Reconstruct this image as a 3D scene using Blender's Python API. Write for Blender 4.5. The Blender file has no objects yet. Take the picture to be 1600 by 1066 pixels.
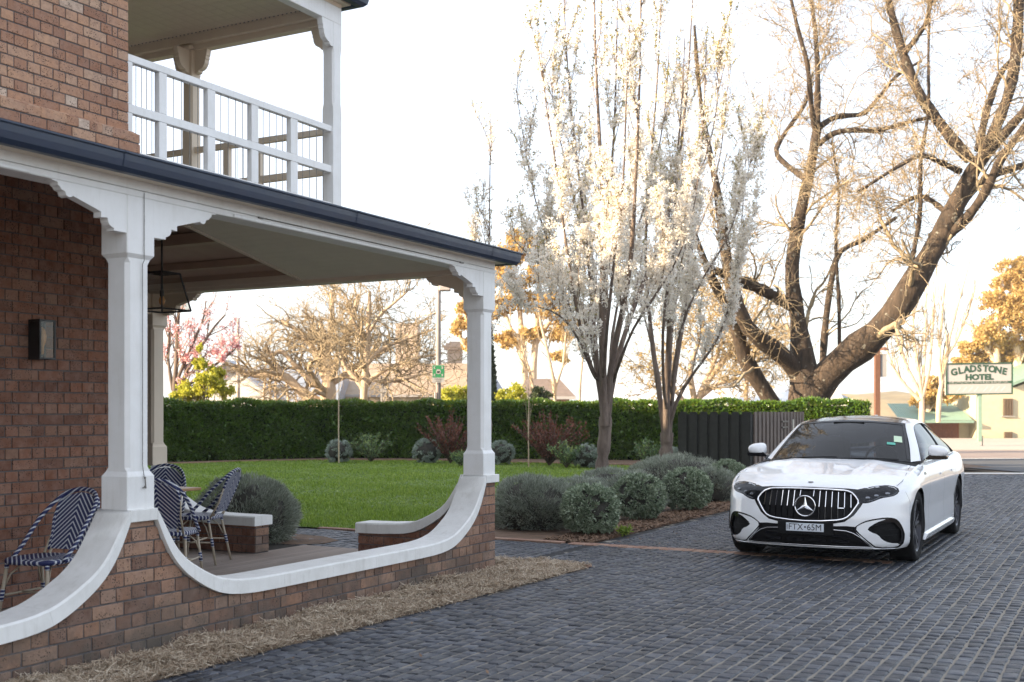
import bpy, bmesh, math, random
import numpy as np
from mathutils import Vector, Matrix
from mathutils.geometry import delaunay_2d_cdt
R=math.radians
scene=bpy.context.scene
COL=scene.collection
# ---------------------------------------------------------------- camera, sky, sun, exposure
cam_d=bpy.data.cameras.new('camera'); cam=bpy.data.objects.new('camera',cam_d); COL.objects.link(cam)
cam.location=(0,0,1.5); cam.rotation_euler=(R(90),0,0)
cam_d.sensor_width=36; cam_d.lens=36*1800/1600; cam_d.shift_y=(643-533)/1600
cam_d.clip_start=.1; cam_d.clip_end=3000
cam_d.dof.use_dof=True; cam_d.dof.focus_distance=11.5; cam_d.dof.aperture_fstop=3.2
scene.camera=cam
SUN_EL=17.5; SDIR=Vector((-.93,-.36,0)).normalized()
world=bpy.data.worlds.new('World'); scene.world=world; world.use_nodes=True
wn=world.node_tree.nodes; wl=world.node_tree.links
bg=wn['Background']; sky=wn.new('ShaderNodeTexSky'); sky.sky_type='NISHITA'; sky.sun_disc=False
sky.sun_elevation=R(SUN_EL); sky.sun_rotation=math.atan2(SDIR.x,SDIR.y)
sky.altitude=500; sky.air_density=1.0; sky.dust_density=2.5; sky.ozone_density=1.0
# thin bright high cloud over the blue: the sky colour is mixed with a pale even veil
wmx=wn.new('ShaderNodeMix'); wmx.data_type='RGBA'; wmx.inputs[0].default_value=.74; wl.new(sky.outputs[0],wmx.inputs[6]); wmx.inputs[7].default_value=(2.08,2.16,2.34,1)
wl.new(wmx.outputs[2],bg.inputs[0]); bg.inputs[1].default_value=0.15
sun_d=bpy.data.lights.new('sun','SUN'); sun_d.energy=4.2; sun_d.angle=R(.6); sun_d.color=(1,.80,.56)
sun=bpy.data.objects.new('sun',sun_d); COL.objects.link(sun); sun.location=(-30,5,20)
sv=Vector((SDIR.x*math.cos(R(SUN_EL)),SDIR.y*math.cos(R(SUN_EL)),math.sin(R(SUN_EL))))
sun.rotation_euler=sv.to_track_quat('Z','Y').to_euler()
vs=scene.view_settings; vs.view_transform='Standard'; vs.look='None'; vs.gamma=1; vs.use_curve_mapping=False
vs.exposure=2.02
scene.render.engine='CYCLES'
scene.cycles.max_bounces=8; scene.cycles.transparent_max_bounces=12

# ---------------------------------------------------------------- frames
F_PX=1800.; HC=1.5
D1=np.array([.4744,.8803,0]); D2=np.array([-.8803,.4744,0]); P0=np.array([-.16,10.9,0])
def W(t,s,z): return P0+t*D1+s*D2+np.array([0,0,z])
def WA(a):
    a=np.asarray(a,float).reshape(-1,3); return P0+a[:,:1]*D1+a[:,1:2]*D2+a[:,2:]*np.array([0,0,1.])
def at(px,py,Y): return np.array([(px-800)/F_PX*Y,Y,HC-(py-643)/F_PX*Y])
def gz(Y): return 0. if Y<28 else -.018*(Y-28)
def ground_at(px,Y): return np.array([(px-800)/F_PX*Y,Y,gz(Y)])
def front(px,py,s=0.):   # point of the facade plane seen from the kerb side, in (t,z)
    r=(px-800)/F_PX; A=P0+s*D2
    t=(r*A[1]-A[0])/(D1[0]-r*D1[1]); Y=A[1]+t*D1[1]
    return t,HC-(py-643)/F_PX*Y
ROT_F=math.atan2(D1[1],D1[0])

# ---------------------------------------------------------------- object helpers
BASE={}
def tag(o,label=None,cat=None,group=None,kind=None):
    if label: o['label']=label
    if cat: o['category']=cat
    if group: o['group']=group
    if kind: o['kind']=kind
    return o
def thing(name,label,cat,loc=(0,0,0),group=None):
    o=bpy.data.objects.new(name,None); COL.objects.link(o); o.location=tuple(float(x) for x in loc)
    o.empty_display_size=.2
    return tag(o,label,cat,group)
def rootloc(p):
    v=Vector((0,0,0))
    while p is not None: v+=p.location; p=p.parent
    return np.array(v)
def mk(name,verts,faces,mats,parent=None,smooth=False,mi=None,smooth_angle=None):
    verts=np.asarray(verts,float)
    if parent is not None: verts=verts-rootloc(parent)
    me=bpy.data.meshes.new(name)
    if isinstance(faces,np.ndarray):
        n,k=faces.shape
        me.vertices.add(len(verts)); me.vertices.foreach_set('co',verts.astype(np.float32).ravel())
        me.loops.add(n*k); me.loops.foreach_set('vertex_index',faces.astype(np.int32).ravel())
        me.polygons.add(n); me.polygons.foreach_set('loop_start',np.arange(0,n*k,k,dtype=np.int32))
        try: me.polygons.foreach_set('loop_total',np.full(n,k,dtype=np.int32))
        except Exception: pass
        me.update(calc_edges=True); me.validate()
    else:
        me.from_pydata([tuple(v) for v in verts],[],[tuple(int(i) for i in f) for f in faces]); me.update()
    if not isinstance(mats,(list,tuple)): mats=[mats]
    for m in mats: me.materials.append(m)
    if mi is not None and len(me.polygons)==len(mi): me.polygons.foreach_set('material_index',np.asarray(mi,dtype=np.int32))
    if smooth or smooth_angle: 
        me.polygons.foreach_set('use_smooth',np.ones(len(me.polygons),dtype=bool))
    if smooth_angle:
        try: me.set_sharp_from_angle(angle=R(smooth_angle))
        except Exception: pass
    o=bpy.data.objects.new(name,me); COL.objects.link(o)
    if parent is not None: o.parent=parent
    return o
class MB:
    def __init__(s): s.v=[];s.f=[];s.m=[]
    def add(s,v,f,m=0):
        n=len(s.v); s.v+= [tuple(float(c) for c in p) for p in v]; s.f+=[tuple(int(i)+n for i in q) for q in f]; s.m+=[m]*len(f); return s
    def box(s,a,b,fr=None,m=0,cham=0.):
        x0,y0,z0=[min(p,q) for p,q in zip(a,b)]; x1,y1,z1=[max(p,q) for p,q in zip(a,b)]
        if cham<=0:
            v=[(x0,y0,z0),(x1,y0,z0),(x1,y1,z0),(x0,y1,z0),(x0,y0,z1),(x1,y0,z1),(x1,y1,z1),(x0,y1,z1)]
            f=[(0,3,2,1),(4,5,6,7),(0,1,5,4),(1,2,6,5),(2,3,7,6),(3,0,4,7)]
        else:
            c=min(cham,(x1-x0)/2.01,(y1-y0)/2.01,(z1-z0)/2.01); v=[]; idx={}
            for ix,X in ((0,x0),(1,x1)):
                for iy,Y in ((0,y0),(1,y1)):
                    for iz,Z in ((0,z0),(1,z1)):
                        sx,sy,sz=(1-2*ix)*c,(1-2*iy)*c,(1-2*iz)*c
                        for k,p in enumerate(((X,Y+sy,Z+sz),(X+sx,Y,Z+sz),(X+sx,Y+sy,Z))):
                            idx[(ix,iy,iz,k)]=len(v); v.append(p)
            g=lambda *q:idx[q]
            f=[]
            for i in (0,1):
                q=[g(i,0,0,0),g(i,1,0,0),g(i,1,1,0),g(i,0,1,0)]; f.append(q if i else q[::-1])
                q=[g(0,i,0,1),g(1,i,0,1),g(1,i,1,1),g(0,i,1,1)]; f.append(q[::-1] if i else q)
                q=[g(0,0,i,2),g(1,0,i,2),g(1,1,i,2),g(0,1,i,2)]; f.append(q if i else q[::-1])
            for i in (0,1):
                for j in (0,1):
                    f.append([g(i,j,0,0),g(i,j,1,0),g(i,j,1,1),g(i,j,0,1)][::1 if (i+j)%2 else -1])
                    f.append([g(i,0,j,0),g(i,1,j,0),g(i,1,j,2),g(i,0,j,2)][::-1 if (i+j)%2 else 1])
                    f.append([g(0,i,j,1),g(1,i,j,1),g(1,i,j,2),g(0,i,j,2)][::1 if (i+j)%2 else -1])
            for i in (0,1):
                for j in (0,1):
                    for k in (0,1):
                        f.append([g(i,j,k,0),g(i,j,k,1),g(i,j,k,2)][::1 if (i+j+k)%2 else -1])
        if fr is not None: v=fr(v)
        return s.add(v,f,m)
    def tube(s,pts,r,n=8,m=0,cap=True):
        P=np.asarray(pts,float); K=len(P); r=np.broadcast_to(np.asarray(r,float),(K,))
        V,Fq=tubes(P[None],r[None],n)
        s.add(V,Fq.tolist(),m)
        if cap:
            b=len(s.v)-K*n
            s.f.append(tuple(b+i for i in range(n))[::-1]); s.m.append(m)
            s.f.append(tuple(b+(K-1)*n+i for i in range(n))); s.m.append(m)
        return s
    def lathe(s,prof,c,n=16,m=0):
        v=[];K=len(prof)
        for (r,z) in prof:
            for i in range(n):
                a=2*math.pi*i/n; v.append((c[0]+r*math.cos(a),c[1]+r*math.sin(a),c[2]+z))
        f=[(k*n+i,k*n+(i+1)%n,(k+1)*n+(i+1)%n,(k+1)*n+i) for k in range(K-1) for i in range(n)]
        f.append(tuple(range(n))[::-1]); f.append(tuple((K-1)*n+i for i in range(n)))
        return s.add(v,f,m)
    def prism(s,poly,h0,h1,fr,m=0):   # polygon in (a,b) extruded along the third axis by fr(a,b,h)
        n=len(poly); v=[fr(a,b,h0) for a,b in poly]+[fr(a,b,h1) for a,b in poly]
        f=[tuple(range(n))[::-1],tuple(range(n,2*n))]+[(i,(i+1)%n,n+(i+1)%n,n+i) for i in range(n)]
        return s.add(v,f,m)
    def ob(s,name,mats,parent=None,smooth=False,smooth_angle=None):
        o=mk(name,s.v,s.f,mats,parent,smooth,s.m,smooth_angle)
        bm=bmesh.new(); bm.from_mesh(o.data); bmesh.ops.recalc_face_normals(bm,faces=bm.faces); bm.to_mesh(o.data); bm.free()
        return o
def tubes(P,r,n=4):
    """P (N,K,3) polylines, r (N,K) radii -> verts, quad faces"""
    N,K,_=P.shape
    T=np.empty_like(P); T[:,1:-1]=P[:,2:]-P[:,:-2]; T[:,0]=P[:,1]-P[:,0]; T[:,-1]=P[:,-1]-P[:,-2]
    T/=np.linalg.norm(T,axis=2,keepdims=True)+1e-9
    m=(T.mean(1)); up=np.where(np.abs(m[:,2:3])>.75,np.array([[1.,0,0]]),np.array([[0,0,1.]]))[:,None,:]
    A=np.cross(T,np.broadcast_to(up,T.shape)); A/=np.linalg.norm(A,axis=2,keepdims=True)+1e-9
    B=np.cross(T,A)
    an=np.arange(n)*2*math.pi/n
    V=P[:,:,None,:]+r[:,:,None,None]*(A[:,:,None,:]*np.cos(an)[None,None,:,None]+B[:,:,None,:]*np.sin(an)[None,None,:,None])
    V=V.reshape(-1,3)
    i=np.arange(N)[:,None,None]*K*n; k=np.arange(K-1)[None,:,None]*n; j=np.arange(n)[None,None,:]; j2=(j+1)%n
    f=np.stack([i+k+j,i+k+j2,i+k+n+j2,i+k+n+j],-1).reshape(-1,4)
    return V,f
def join_vf(L):
    vs=[];fs=[];n=0
    for v,f in L: vs.append(v); fs.append(f+n); n+=len(v)
    return np.concatenate(vs),np.concatenate(fs)
FR=lambda v:WA(v)

# ---------------------------------------------------------------- materials
def newmat(name):
    m=bpy.data.materials.new(name); m.use_nodes=True; nt=m.node_tree; nt.nodes.clear()
    out=nt.nodes.new('ShaderNodeOutputMaterial'); p=nt.nodes.new('ShaderNodeBsdfPrincipled')
    nt.links.new(p.outputs[0],out.inputs[0]); return m,nt,p,out
class NB:
    def __init__(s,nt): s.nt=nt
    def n(s,t,**k):
        o=s.nt.nodes.new(t)
        for a,b in k.items(): setattr(o,a,b)
        return o
    def l(s,a,b): s.nt.links.new(a,b)
    def noise(s,scale,detail=4,rough=.6,vec=None):
        o=s.n('ShaderNodeTexNoise'); o.inputs['Scale'].default_value=scale; o.inputs['Detail'].default_value=detail; o.inputs['Roughness'].default_value=rough
        if vec is not None: s.l(vec,o.inputs['Vector'])
        return o.outputs['Fac']
    def ramp(s,fac,stops,interp='LINEAR'):
        o=s.n('ShaderNodeValToRGB'); cr=o.color_ramp; cr.interpolation=interp
        while len(cr.elements)<len(stops): cr.elements.new(.5)
        for e,(p,c) in zip(cr.elements,stops):
            e.position=p; e.color=(*c,1) if not isinstance(c,(int,float)) else (c,c,c,1)
        s.l(fac,o.inputs[0]); return o.outputs[0]
    def math(s,op,a,b=None,c=None,clamp=False):
        o=s.n('ShaderNodeMath',operation=op,use_clamp=clamp)
        for i,x in enumerate((a,b,c)):
            if x is None: continue
            if isinstance(x,(int,float)): o.inputs[i].default_value=x
            else: s.l(x,o.inputs[i])
        return o.outputs[0]
    def mix(s,fac,a,b,blend='MIX'):
        o=s.n('ShaderNodeMix',data_type='RGBA',blend_type=blend)
        for i,x in ((0,fac),(6,a),(7,b)):
            if isinstance(x,(int,float)): o.inputs[i].default_value=x
            elif isinstance(x,tuple): o.inputs[i].default_value=(*x,1)
            else: s.l(x,o.inputs[i])
        return o.outputs[2]
    def bump(s,h,strength,dist,p):
        o=s.n('ShaderNodeBump'); o.inputs['Strength'].default_value=strength; o.inputs['Distance'].default_value=dist
        s.l(h,o.inputs['Height']); s.l(o.outputs[0],p.inputs['Normal'])
    def co(s,w='Object'): return s.n('ShaderNodeTexCoord').outputs[w]
    def pos(s): return s.n('ShaderNodeNewGeometry').outputs['Position']
    def rnd(s):
        g=s.n('ShaderNodeNewGeometry').outputs['Random Per Island']; o=s.n('ShaderNodeObjectInfo').outputs['Random']
        return s.math('FRACT',s.math('ADD',g,o))
    def xyz(s,v):
        o=s.n('ShaderNodeSeparateXYZ'); s.l(v,o.inputs[0]); return o.outputs
def simple(name,c,rough=.6,metal=0.,var=.12,scale=6.,bump=0.,bscale=60.,coat=0.,spec=None):
    m,nt,p,out=newmat(name); b=NB(nt)
    if var>0:
        nz=b.noise(scale,5,.6,b.pos())
        lo=tuple(x*(1-var) for x in c); hi=tuple(min(1,x*(1+var)) for x in c)
        b.l(b.ramp(nz,[(.3,lo),(.7,hi)]),p.inputs['Base Color'])
        b.l(b.ramp(b.noise(scale*2.3,3,.5,b.pos()),[(.3,max(0,rough-.08)),(.7,min(1,rough+.08))]),p.inputs['Roughness'])
    else:
        p.inputs['Base Color'].default_value=(*c,1); p.inputs['Roughness'].default_value=rough
    p.inputs['Metallic'].default_value=metal; p.inputs['Coat Weight'].default_value=coat
    if spec is not None: p.inputs['Specular IOR Level'].default_value=spec
    if bump>0: b.bump(b.noise(bscale,4,.6,b.pos()),bump,.01,p)
    return m
def brick_mat(name,stops,dirt=0.):
    m,nt,p,out=newmat(name); b=NB(nt); r=b.rnd(); pos=b.pos()
    c=b.ramp(r,stops)
    c=b.mix(b.ramp(b.noise(9,5,.7,pos),[(.35,0),(.75,.6)]),c,(.36,.24,.19))
    c=b.mix(b.ramp(b.noise(30,4,.7,pos),[(.3,.35),(.6,0)]),c,(.12,.05,.035))
    vo=b.n('ShaderNodeTexVoronoi'); vo.inputs['Scale'].default_value=70; b.l(pos,vo.inputs['Vector'])
    msk=b.math('MULTIPLY',b.ramp(vo.outputs['Distance'],[(.22,1),(.34,0)]),b.ramp(b.noise(11,3,.6,pos),[(.47,0),(.56,1)]))
    c=b.mix(msk,c,(.02,.014,.012))
    if dirt:
        z=b.xyz(pos)[2]
        d=b.math('MULTIPLY',b.ramp(z,[(0.02,1.0),(dirt,.12)]),b.ramp(b.noise(2.2,5,.7,pos),[(.35,.15),(.6,1)]))
        c=b.mix(d,c,(.085,.075,.062))
    b.l(c,p.inputs['Base Color']); p.inputs['Roughness'].default_value=.88
    h=b.math('SUBTRACT',b.noise(55,5,.7,pos),b.math('MULTIPLY',msk,.8)); b.bump(h,.55,.006,p)
    return m
def leaf_mat(name,stops,trans=.35,rough=.5,scale=1.2,tcol=None):
    m,nt,p,out=newmat(name); b=NB(nt); r=b.rnd()
    c=b.ramp(b.math('ADD',b.math('MULTIPLY',r,.7),b.math('MULTIPLY',b.noise(scale,3,.5,b.pos()),.3)),stops)
    b.l(c,p.inputs['Base Color']); p.inputs['Roughness'].default_value=rough
    t=b.n('ShaderNodeBsdfTranslucent')
    if tcol: b.l(b.mix(.6,c,tcol),t.inputs[0])
    else: b.l(c,t.inputs[0])
    mx=b.n('ShaderNodeMixShader'); mx.inputs[0].default_value=trans
    b.l(p.outputs[0],mx.inputs[1]); b.l(t.outputs[0],mx.inputs[2]); b.l(mx.outputs[0],out.inputs[0])
    return m
def bark_mat(name,a,c2,lichen=None,sc=8.):
    m,nt,p,out=newmat(name); b=NB(nt); pos=b.pos()
    mp=b.n('ShaderNodeMapping'); mp.inputs['Scale'].default_value=(1,1,.22); b.l(pos,mp.inputs[0])
    nz=b.noise(sc,6,.72,mp.outputs[0])
    c=b.ramp(nz,[(.32,a),(.68,c2)])
    if lichen: c=b.mix(b.ramp(b.noise(5,4,.6,pos),[(.62,0),(.7,.7)]),c,lichen)
    b.l(c,p.inputs['Base Color']); p.inputs['Roughness'].default_value=.9
    b.bump(nz,.9,.05,p); return m
M={}
M['white']=simple('painted_timber',(.80,.80,.795),.42,var=.035,scale=3,bump=.05,bscale=25)
M['stone']=simple('painted_render_capping',(.78,.775,.75),.55,var=.06,scale=5,bump=.15,bscale=40)
def weathered(name,c,rough,dirt,amt):
    m,nt,p,out=newmat(name); b=NB(nt); pos=b.pos()
    mp=b.n('ShaderNodeMapping'); mp.inputs['Scale'].default_value=(1,1,.12); b.l(pos,mp.inputs[0])
    st=b.ramp(b.noise(16,5,.7,mp.outputs[0]),[(.52,0),(.78,1)]); bl=b.ramp(b.noise(3.5,5,.7,pos),[(.40,0),(.72,1)])
    f=b.math('MULTIPLY',b.math('ADD',b.math('MULTIPLY',st,.6),b.math('MULTIPLY',bl,.55)),amt)
    b.l(b.mix(f,c,dirt),p.inputs['Base Color']); b.l(b.ramp(b.noise(5,3,.5,pos),[(.3,rough-.07),(.7,rough+.12)]),p.inputs['Roughness'])
    b.bump(b.math('ADD',b.noise(60,3,.6,mp.outputs[0]),b.noise(9,3,.5,pos)),.12,.004,p); return m
M['white']=weathered('painted_timber',(.82,.82,.815),.42,(.54,.52,.47),.50)
M['stone']=weathered('painted_render_capping',(.80,.795,.775),.55,(.44,.42,.37),.60)
M['cream']=simple('cream_paint',(.72,.62,.50),.5,var=.04,scale=3)
M['ceil']=simple('ceiling_paint',(.70,.65,.52),.55,var=.04,scale=3)
M['brown']=simple('shade_browned_ceiling',(.42,.29,.21),.55,var=.05,scale=3)  # brown stands in for warm shade on the inner ceiling
M['gutter']=simple('navy_steel',(.014,.028,.062),.42,var=.1,scale=4,coat=.1)
M['roof']=simple('grey_roof_steel',(.18,.22,.26),.45,var=.1)
M['mortar']=simple('dark_mortar',(.115,.105,.105),.95,var=.25,scale=25,bump=.5)
M['brick']=brick_mat('speckled_brick',[(0,(.12,.062,.040)),(.3,(.24,.118,.070)),(.6,(.34,.175,.10)),(.85,(.40,.24,.155)),(1,(.25,.18,.145))],dirt=.5)
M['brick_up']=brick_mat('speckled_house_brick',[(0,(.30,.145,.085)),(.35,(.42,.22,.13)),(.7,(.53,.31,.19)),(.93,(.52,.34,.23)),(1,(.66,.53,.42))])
M['brick_shade_toned']=brick_mat('speckled_inner_brick',[(0,(.13,.05,.028)),(.4,(.19,.075,.040)),(.8,(.25,.105,.058)),(1,(.23,.13,.085))])  # darker copy of the brick: verandah shade is put into the colour
M['black']=simple('black_metal',(.012,.012,.013),.4,var=0)
M['wire']=simple('wire_steel',(.16,.15,.14),.4,metal=.6,var=0)
M['glass']=simple('lantern_glass',(.3,.25,.2),.08,var=0)
def clearglass(name,tint,rough=.02):
    m=bpy.data.materials.new(name); m.use_nodes=True; nt=m.node_tree; nt.nodes.clear(); b=NB(nt)
    out=b.n('ShaderNodeOutputMaterial'); tr=b.n('ShaderNodeBsdfTransparent'); tr.inputs[0].default_value=(*tint,1)
    gl=b.n('ShaderNodeBsdfGlossy'); gl.inputs['Roughness'].default_value=rough
    fr=b.n('ShaderNodeFresnel'); b.l(b.math('SUBTRACT',1.55,b.math('MULTIPLY',b.n('ShaderNodeNewGeometry').outputs['Backfacing'],.905)),fr.inputs[0])
    mx=b.n('ShaderNodeMixShader'); b.l(fr.outputs[0],mx.inputs[0]); b.l(tr.outputs[0],mx.inputs[1]); b.l(gl.outputs[0],mx.inputs[2]); b.l(mx.outputs[0],out.inputs[0])
    return m
M['pane']=clearglass('clear_pane',(.85,.83,.78))
M['tint']=clearglass('car_glass',(.045,.055,.075))
rng=np.random.default_rng(7); random.seed(7)
# ================================================================ GROUND
def sheet(name,pts,z,m,kind='structure'):
    n=len(pts); o=mk(name,[(p[0],p[1],z) if len(p)==2 else p for p in pts],[tuple(range(n))],m); return tag(o,kind=kind)
M['soil']=simple('dry_earth',(.12,.085,.055),.95,var=.35,scale=1.5,bump=.5,bscale=15)
M['asphalt']=simple('road_asphalt',(.075,.077,.082),.85,var=.2,scale=.8,bump=.3,bscale=60)
M['asphalt_sun_toned']=simple('sun_toned_shoulder',(.26,.20,.17),.9,var=.15,scale=.6,bump=.3)  # lighter pink tone is sunlight painted into the shoulder colour
M['line']=simple('road_line_paint',(.75,.74,.70),.6,var=.1,scale=8)
ys=[-60,0,27.9,40,60,100,160,300,700]; xs=[-700,-200,-60,-15,0,15,60,200,700]
v=[(x,y,gz(y)-.06 if y<165 else gz(160)-.06) for y in ys for x in xs]; n=len(xs)
tag(mk('ground',v,[(j*n+i,j*n+i+1,(j+1)*n+i+1,(j+1)*n+i) for j in range(len(ys)-1) for i in range(n-1)],M['soil']),kind='structure')
def strip(name,y0,y1,x0,x1,m,dz,skew=0.):
    v=[(x0,y0,gz(y0)+dz),(x1,y0-skew,gz(y0-skew)+dz),(x1,y1-skew,gz(y1-skew)+dz),(x0,y1,gz(y1)+dz)]
    return tag(mk(name,v,[(0,1,2,3)],m),kind='structure')
strip('road',28.0,62,13.2,150,M['asphalt'],-.035)
strip('road_line',27.55,27.95,9.2,150,M['line'],.012,.6)
strip('road_line',44.6,45.1,13.3,150,M['line'],-.027,.8)
strip('road_shoulder',45.2,66,13.3,150,M['asphalt_sun_toned'],-.029,.8)
# footpath with kerb in front of the inn
fb=MB(); fb.box((13,66.5,gz(66)-.2),(150,95,gz(66)-.02)); 
fp=fb.ob('footpath',simple('pale_footpath',(.42,.36,.30),.9,var=.1)); tag(fp,kind='structure')

# driveway base (joint sand) and setts -------------------------------------------------
m,nt,p,out=newmat('sandy_joints'); b=NB(nt); pos=b.pos()
mp=b.n('ShaderNodeVectorRotate'); mp.rotation_type='Z_AXIS'; mp.inputs['Angle'].default_value=-ROT_F; b.l(pos,mp.inputs[0])
sx=b.xyz(mp.outputs[0])
s0=float(P0[0]*-D1[1]+P0[1]*D1[0])  # rotated y of facade
side=b.ramp(b.math('ADD',b.math('MULTIPLY',b.math('SUBTRACT',sx[1],s0),-.28),b.math('MULTIPLY',b.noise(2.3,6,.75,pos),1.7)),[(.95,0),(1.5,1)])
b.l(b.mix(side,(.018,.018,.020),(.25,.225,.19)),p.inputs['Base Color']); p.inputs['Roughness'].default_value=.95
b.bump(b.noise(90,3,.6,pos),.5,.004,p); M['joint']=m
m,nt,p,out=newmat('bluestone_sett'); b=NB(nt); pos=b.pos(); r=b.rnd()
c=b.ramp(r,[(0,(.015,.018,.025)),(.5,(.030,.035,.048)),(.85,(.048,.055,.073)),(1,(.080,.089,.110))])
c=b.mix(b.ramp(b.noise(45,4,.7,pos),[(.45,0),(.8,.35)]),c,(.10,.105,.115)); c=b.mix(b.ramp(b.noise(.7,5,.65,pos),[(.42,0),(.7,.5)]),c,(.018,.019,.024)); c=b.mix(b.ramp(b.noise(2.6,5,.7,pos),[(.58,0),(.75,.35)]),c,(.10,.095,.085))
b.l(c,p.inputs['Base Color']); b.l(b.ramp(b.noise(12,3,.5,pos),[(.3,.38),(.7,.62)]),p.inputs['Roughness'])
b.bump(b.noise(38,5,.65,pos),.7,.008,p); M['sett']=m
M['paver']=brick_mat('flat_brick_paver',[(0,(.24,.13,.09)),(.5,(.32,.18,.12)),(1,(.36,.24,.17))])
def poly_ts(name,pts,z,m): return sheet(name,[tuple(W(t,s,z)) for t,s in pts],z,m)
drive=poly_ts('driveway',[(-14,-9),(-14,-.35),(.67,-.35),(.67,.1),(16.4,.1),(16.4,-2.4),(22.6,-5.4),(22.6,-9)],-.0075,M['joint'])
path=poly_ts('garden_path',[(.69,.1),(.69,7.5),(2.28,7.5),(2.28,.1)],-.006,M['joint'])
def sett_mesh(L,Wd,seed):
    r=np.random.default_rng(seed); z=r.uniform(-.0025,.0025,4); c=.007; j=lambda a:r.uniform(-a,a)
    x,y=L/2,Wd/2
    o=[(-x,-y),(x,-y),(x,y),(-x,y)]; o=[(a+j(.004),b_+j(.004)) for a,b_ in o]
    v=[(a,b_,-.03) for a,b_ in o]+[(a,b_,-.007) for a,b_ in o]+[(a*(1-c/x)+j(.002),b_*(1-c/y)+j(.002),z[i]) for i,(a,b_) in enumerate(o)]
    v.append((j(.01),j(.01),.0012+j(.002)))
    f=[(i,(i+1)%4,4+(i+1)%4,4+i) for i in range(4)]+[(4+i,4+(i+1)%4,8+(i+1)%4,8+i) for i in range(4)]
    tri=[(a,b_,c_) for q in f for a,b_,c_ in ((q[0],q[1],q[2]),(q[0],q[2],q[3]))]+[(8+i,8+(i+1)%4,12) for i in range(4)]
    return np.array(v),np.array(tri)
SV=[sett_mesh(L,.0815,i*7+k) for i,L in enumerate((.088,.104,.12,.138)) for k in range(3)]
SLEN=(.088,.104,.12,.138)
def drive_ok(t,s):
    if t<.66: 
        if s>-.52-.04*(t+4): return False
    elif s>.02: return False
    elif 2.28<t<2.50 and s>-3.25: return False
    X,Y,_=W(t,s,0)
    return Y<27.5 and Y>4.5 and t>-8
cells=[]
row=.0945
for k in range(int(8.6/row)):
    s=-.02-row*(k+.5)+.0
    if s<-8: break
    t=-8+random.random()*.1
    while t<23:
        li=random.choice((0,1,1,2,2,3)); L=SLEN[li]; tc=t+L/2; t+=L+.007
        if drive_ok(tc,s): cells.append((tc,s+random.uniform(-.003,.003),li*3+random.randrange(3)))
def cellXY(c): return W(c[0],c[1],0)
def in_view(X,Y,mg=.03): return Y>1 and abs(X/Y)<.4445+mg and (HC/Y)<(1066-643)/1800+mg
near=[c for c in cells if in_view(*cellXY(c)[:2])]
near.sort(key=lambda c:cellXY(c)[1]); inv=[c for c in near if in_view(*cellXY(c)[:2],-.004)][:300]; ids=set(id(c) for c in inv)
smesh=[]
for v,f in SV:
    me=bpy.data.meshes.new('sett'); me.from_pydata([tuple(q) for q in v],[],[tuple(int(i) for i in q) for q in f]); me.materials.append(M['sett']); smesh.append(me)
for c in inv:
    o=bpy.data.objects.new('sett',smesh[c[2]]); COL.objects.link(o); o.parent=drive
    o.location=tuple(W(c[0],c[1],0)+np.array([0,0,random.uniform(-.003,.003)])); o.rotation_euler=(random.uniform(-.02,.02),random.uniform(-.02,.02),ROT_F+random.uniform(-.03,.03))
def join_setts(name,lst,parent):
    V=[];Fc=[];n=0
    for c in lst:
        v,f=SV[c[2]]; a=ROT_F+random.uniform(-.03,.03); ca,sa=math.cos(a),math.sin(a)
        w=W(c[0],c[1],0); tilt=np.array([random.uniform(-.035,.035),random.uniform(-.035,.035)])
        vv=np.stack([v[:,0]*ca-v[:,1]*sa+w[0],v[:,0]*sa+v[:,1]*ca+w[1],v[:,2]+v[:,:2]@tilt+random.uniform(-.003,.003)],1)
        V.append(vv);Fc.append(f+n);n+=len(v)
    return tag(mk(name,np.concatenate(V),np.concatenate(Fc),M['sett'],parent),kind='stuff')
join_setts('setts',[c for c in cells if id(c) not in ids],drive)
pc=[];
for k in range(int(7.3/row)):
    s=.12+row*(k+.5); t=.70
    while t<2.2:
        li=random.choice((0,1,1,2,2,3)); L=SLEN[li]; 
        if t+L>2.29: break
        pc.append((t+L/2,s,li*3+random.randrange(3))); t+=L+.007
join_setts('setts',pc,path)
# brick edgings laid flat
def edging(name,pts,w=.11,L=.23,z=.012,closed=False,label=None):
    """row of flat pavers along a (t,s) polyline, each a part of a structure"""
    base=None; k=0
    mesh=None
    b0=MB(); b0.box((-L/2,-w/2,-.06),(L/2,w/2,z),cham=.004)
    me=None
    root=bpy.data.objects.new(name,None); COL.objects.link(root); tag(root,kind='structure'); root.location=tuple(W(*pts[0],0))
    for (a,c) in zip(pts[:-1],pts[1:]):
        d=math.hypot(c[0]-a[0],c[1]-a[1]); n=max(1,int(round(d/(L+.008))))
        ang=math.atan2(c[1]-a[1],c[0]-a[0])
        for i in range(n):
            u=(i+.5)/n; t=a[0]+(c[0]-a[0])*u; s=a[1]+(c[1]-a[1])*u
            if me is None: o=b0.ob('paver',M['paver']); me=o.data
            else: o=bpy.data.objects.new('paver',me); COL.objects.link(o)
            o.parent=root; o.location=tuple(W(t,s,random.uniform(-.002,.002))-np.array(root.location)); o.rotation_euler=(0,0,ROT_F+ang+random.uniform(-.01,.01))
    return root
# soldier band across the drive (short side along t)
edging('paver_band',[(2.385,.35),(2.385,-3.2)],w=.20,L=.105,z=.0)
edging('bed_edging',[(2.36,.42),(2.36,3.9)],w=.115)
edging('bed_edging',[(.62,-.70),(.62,.9)],w=.11,L=.23,z=.02)

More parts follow.
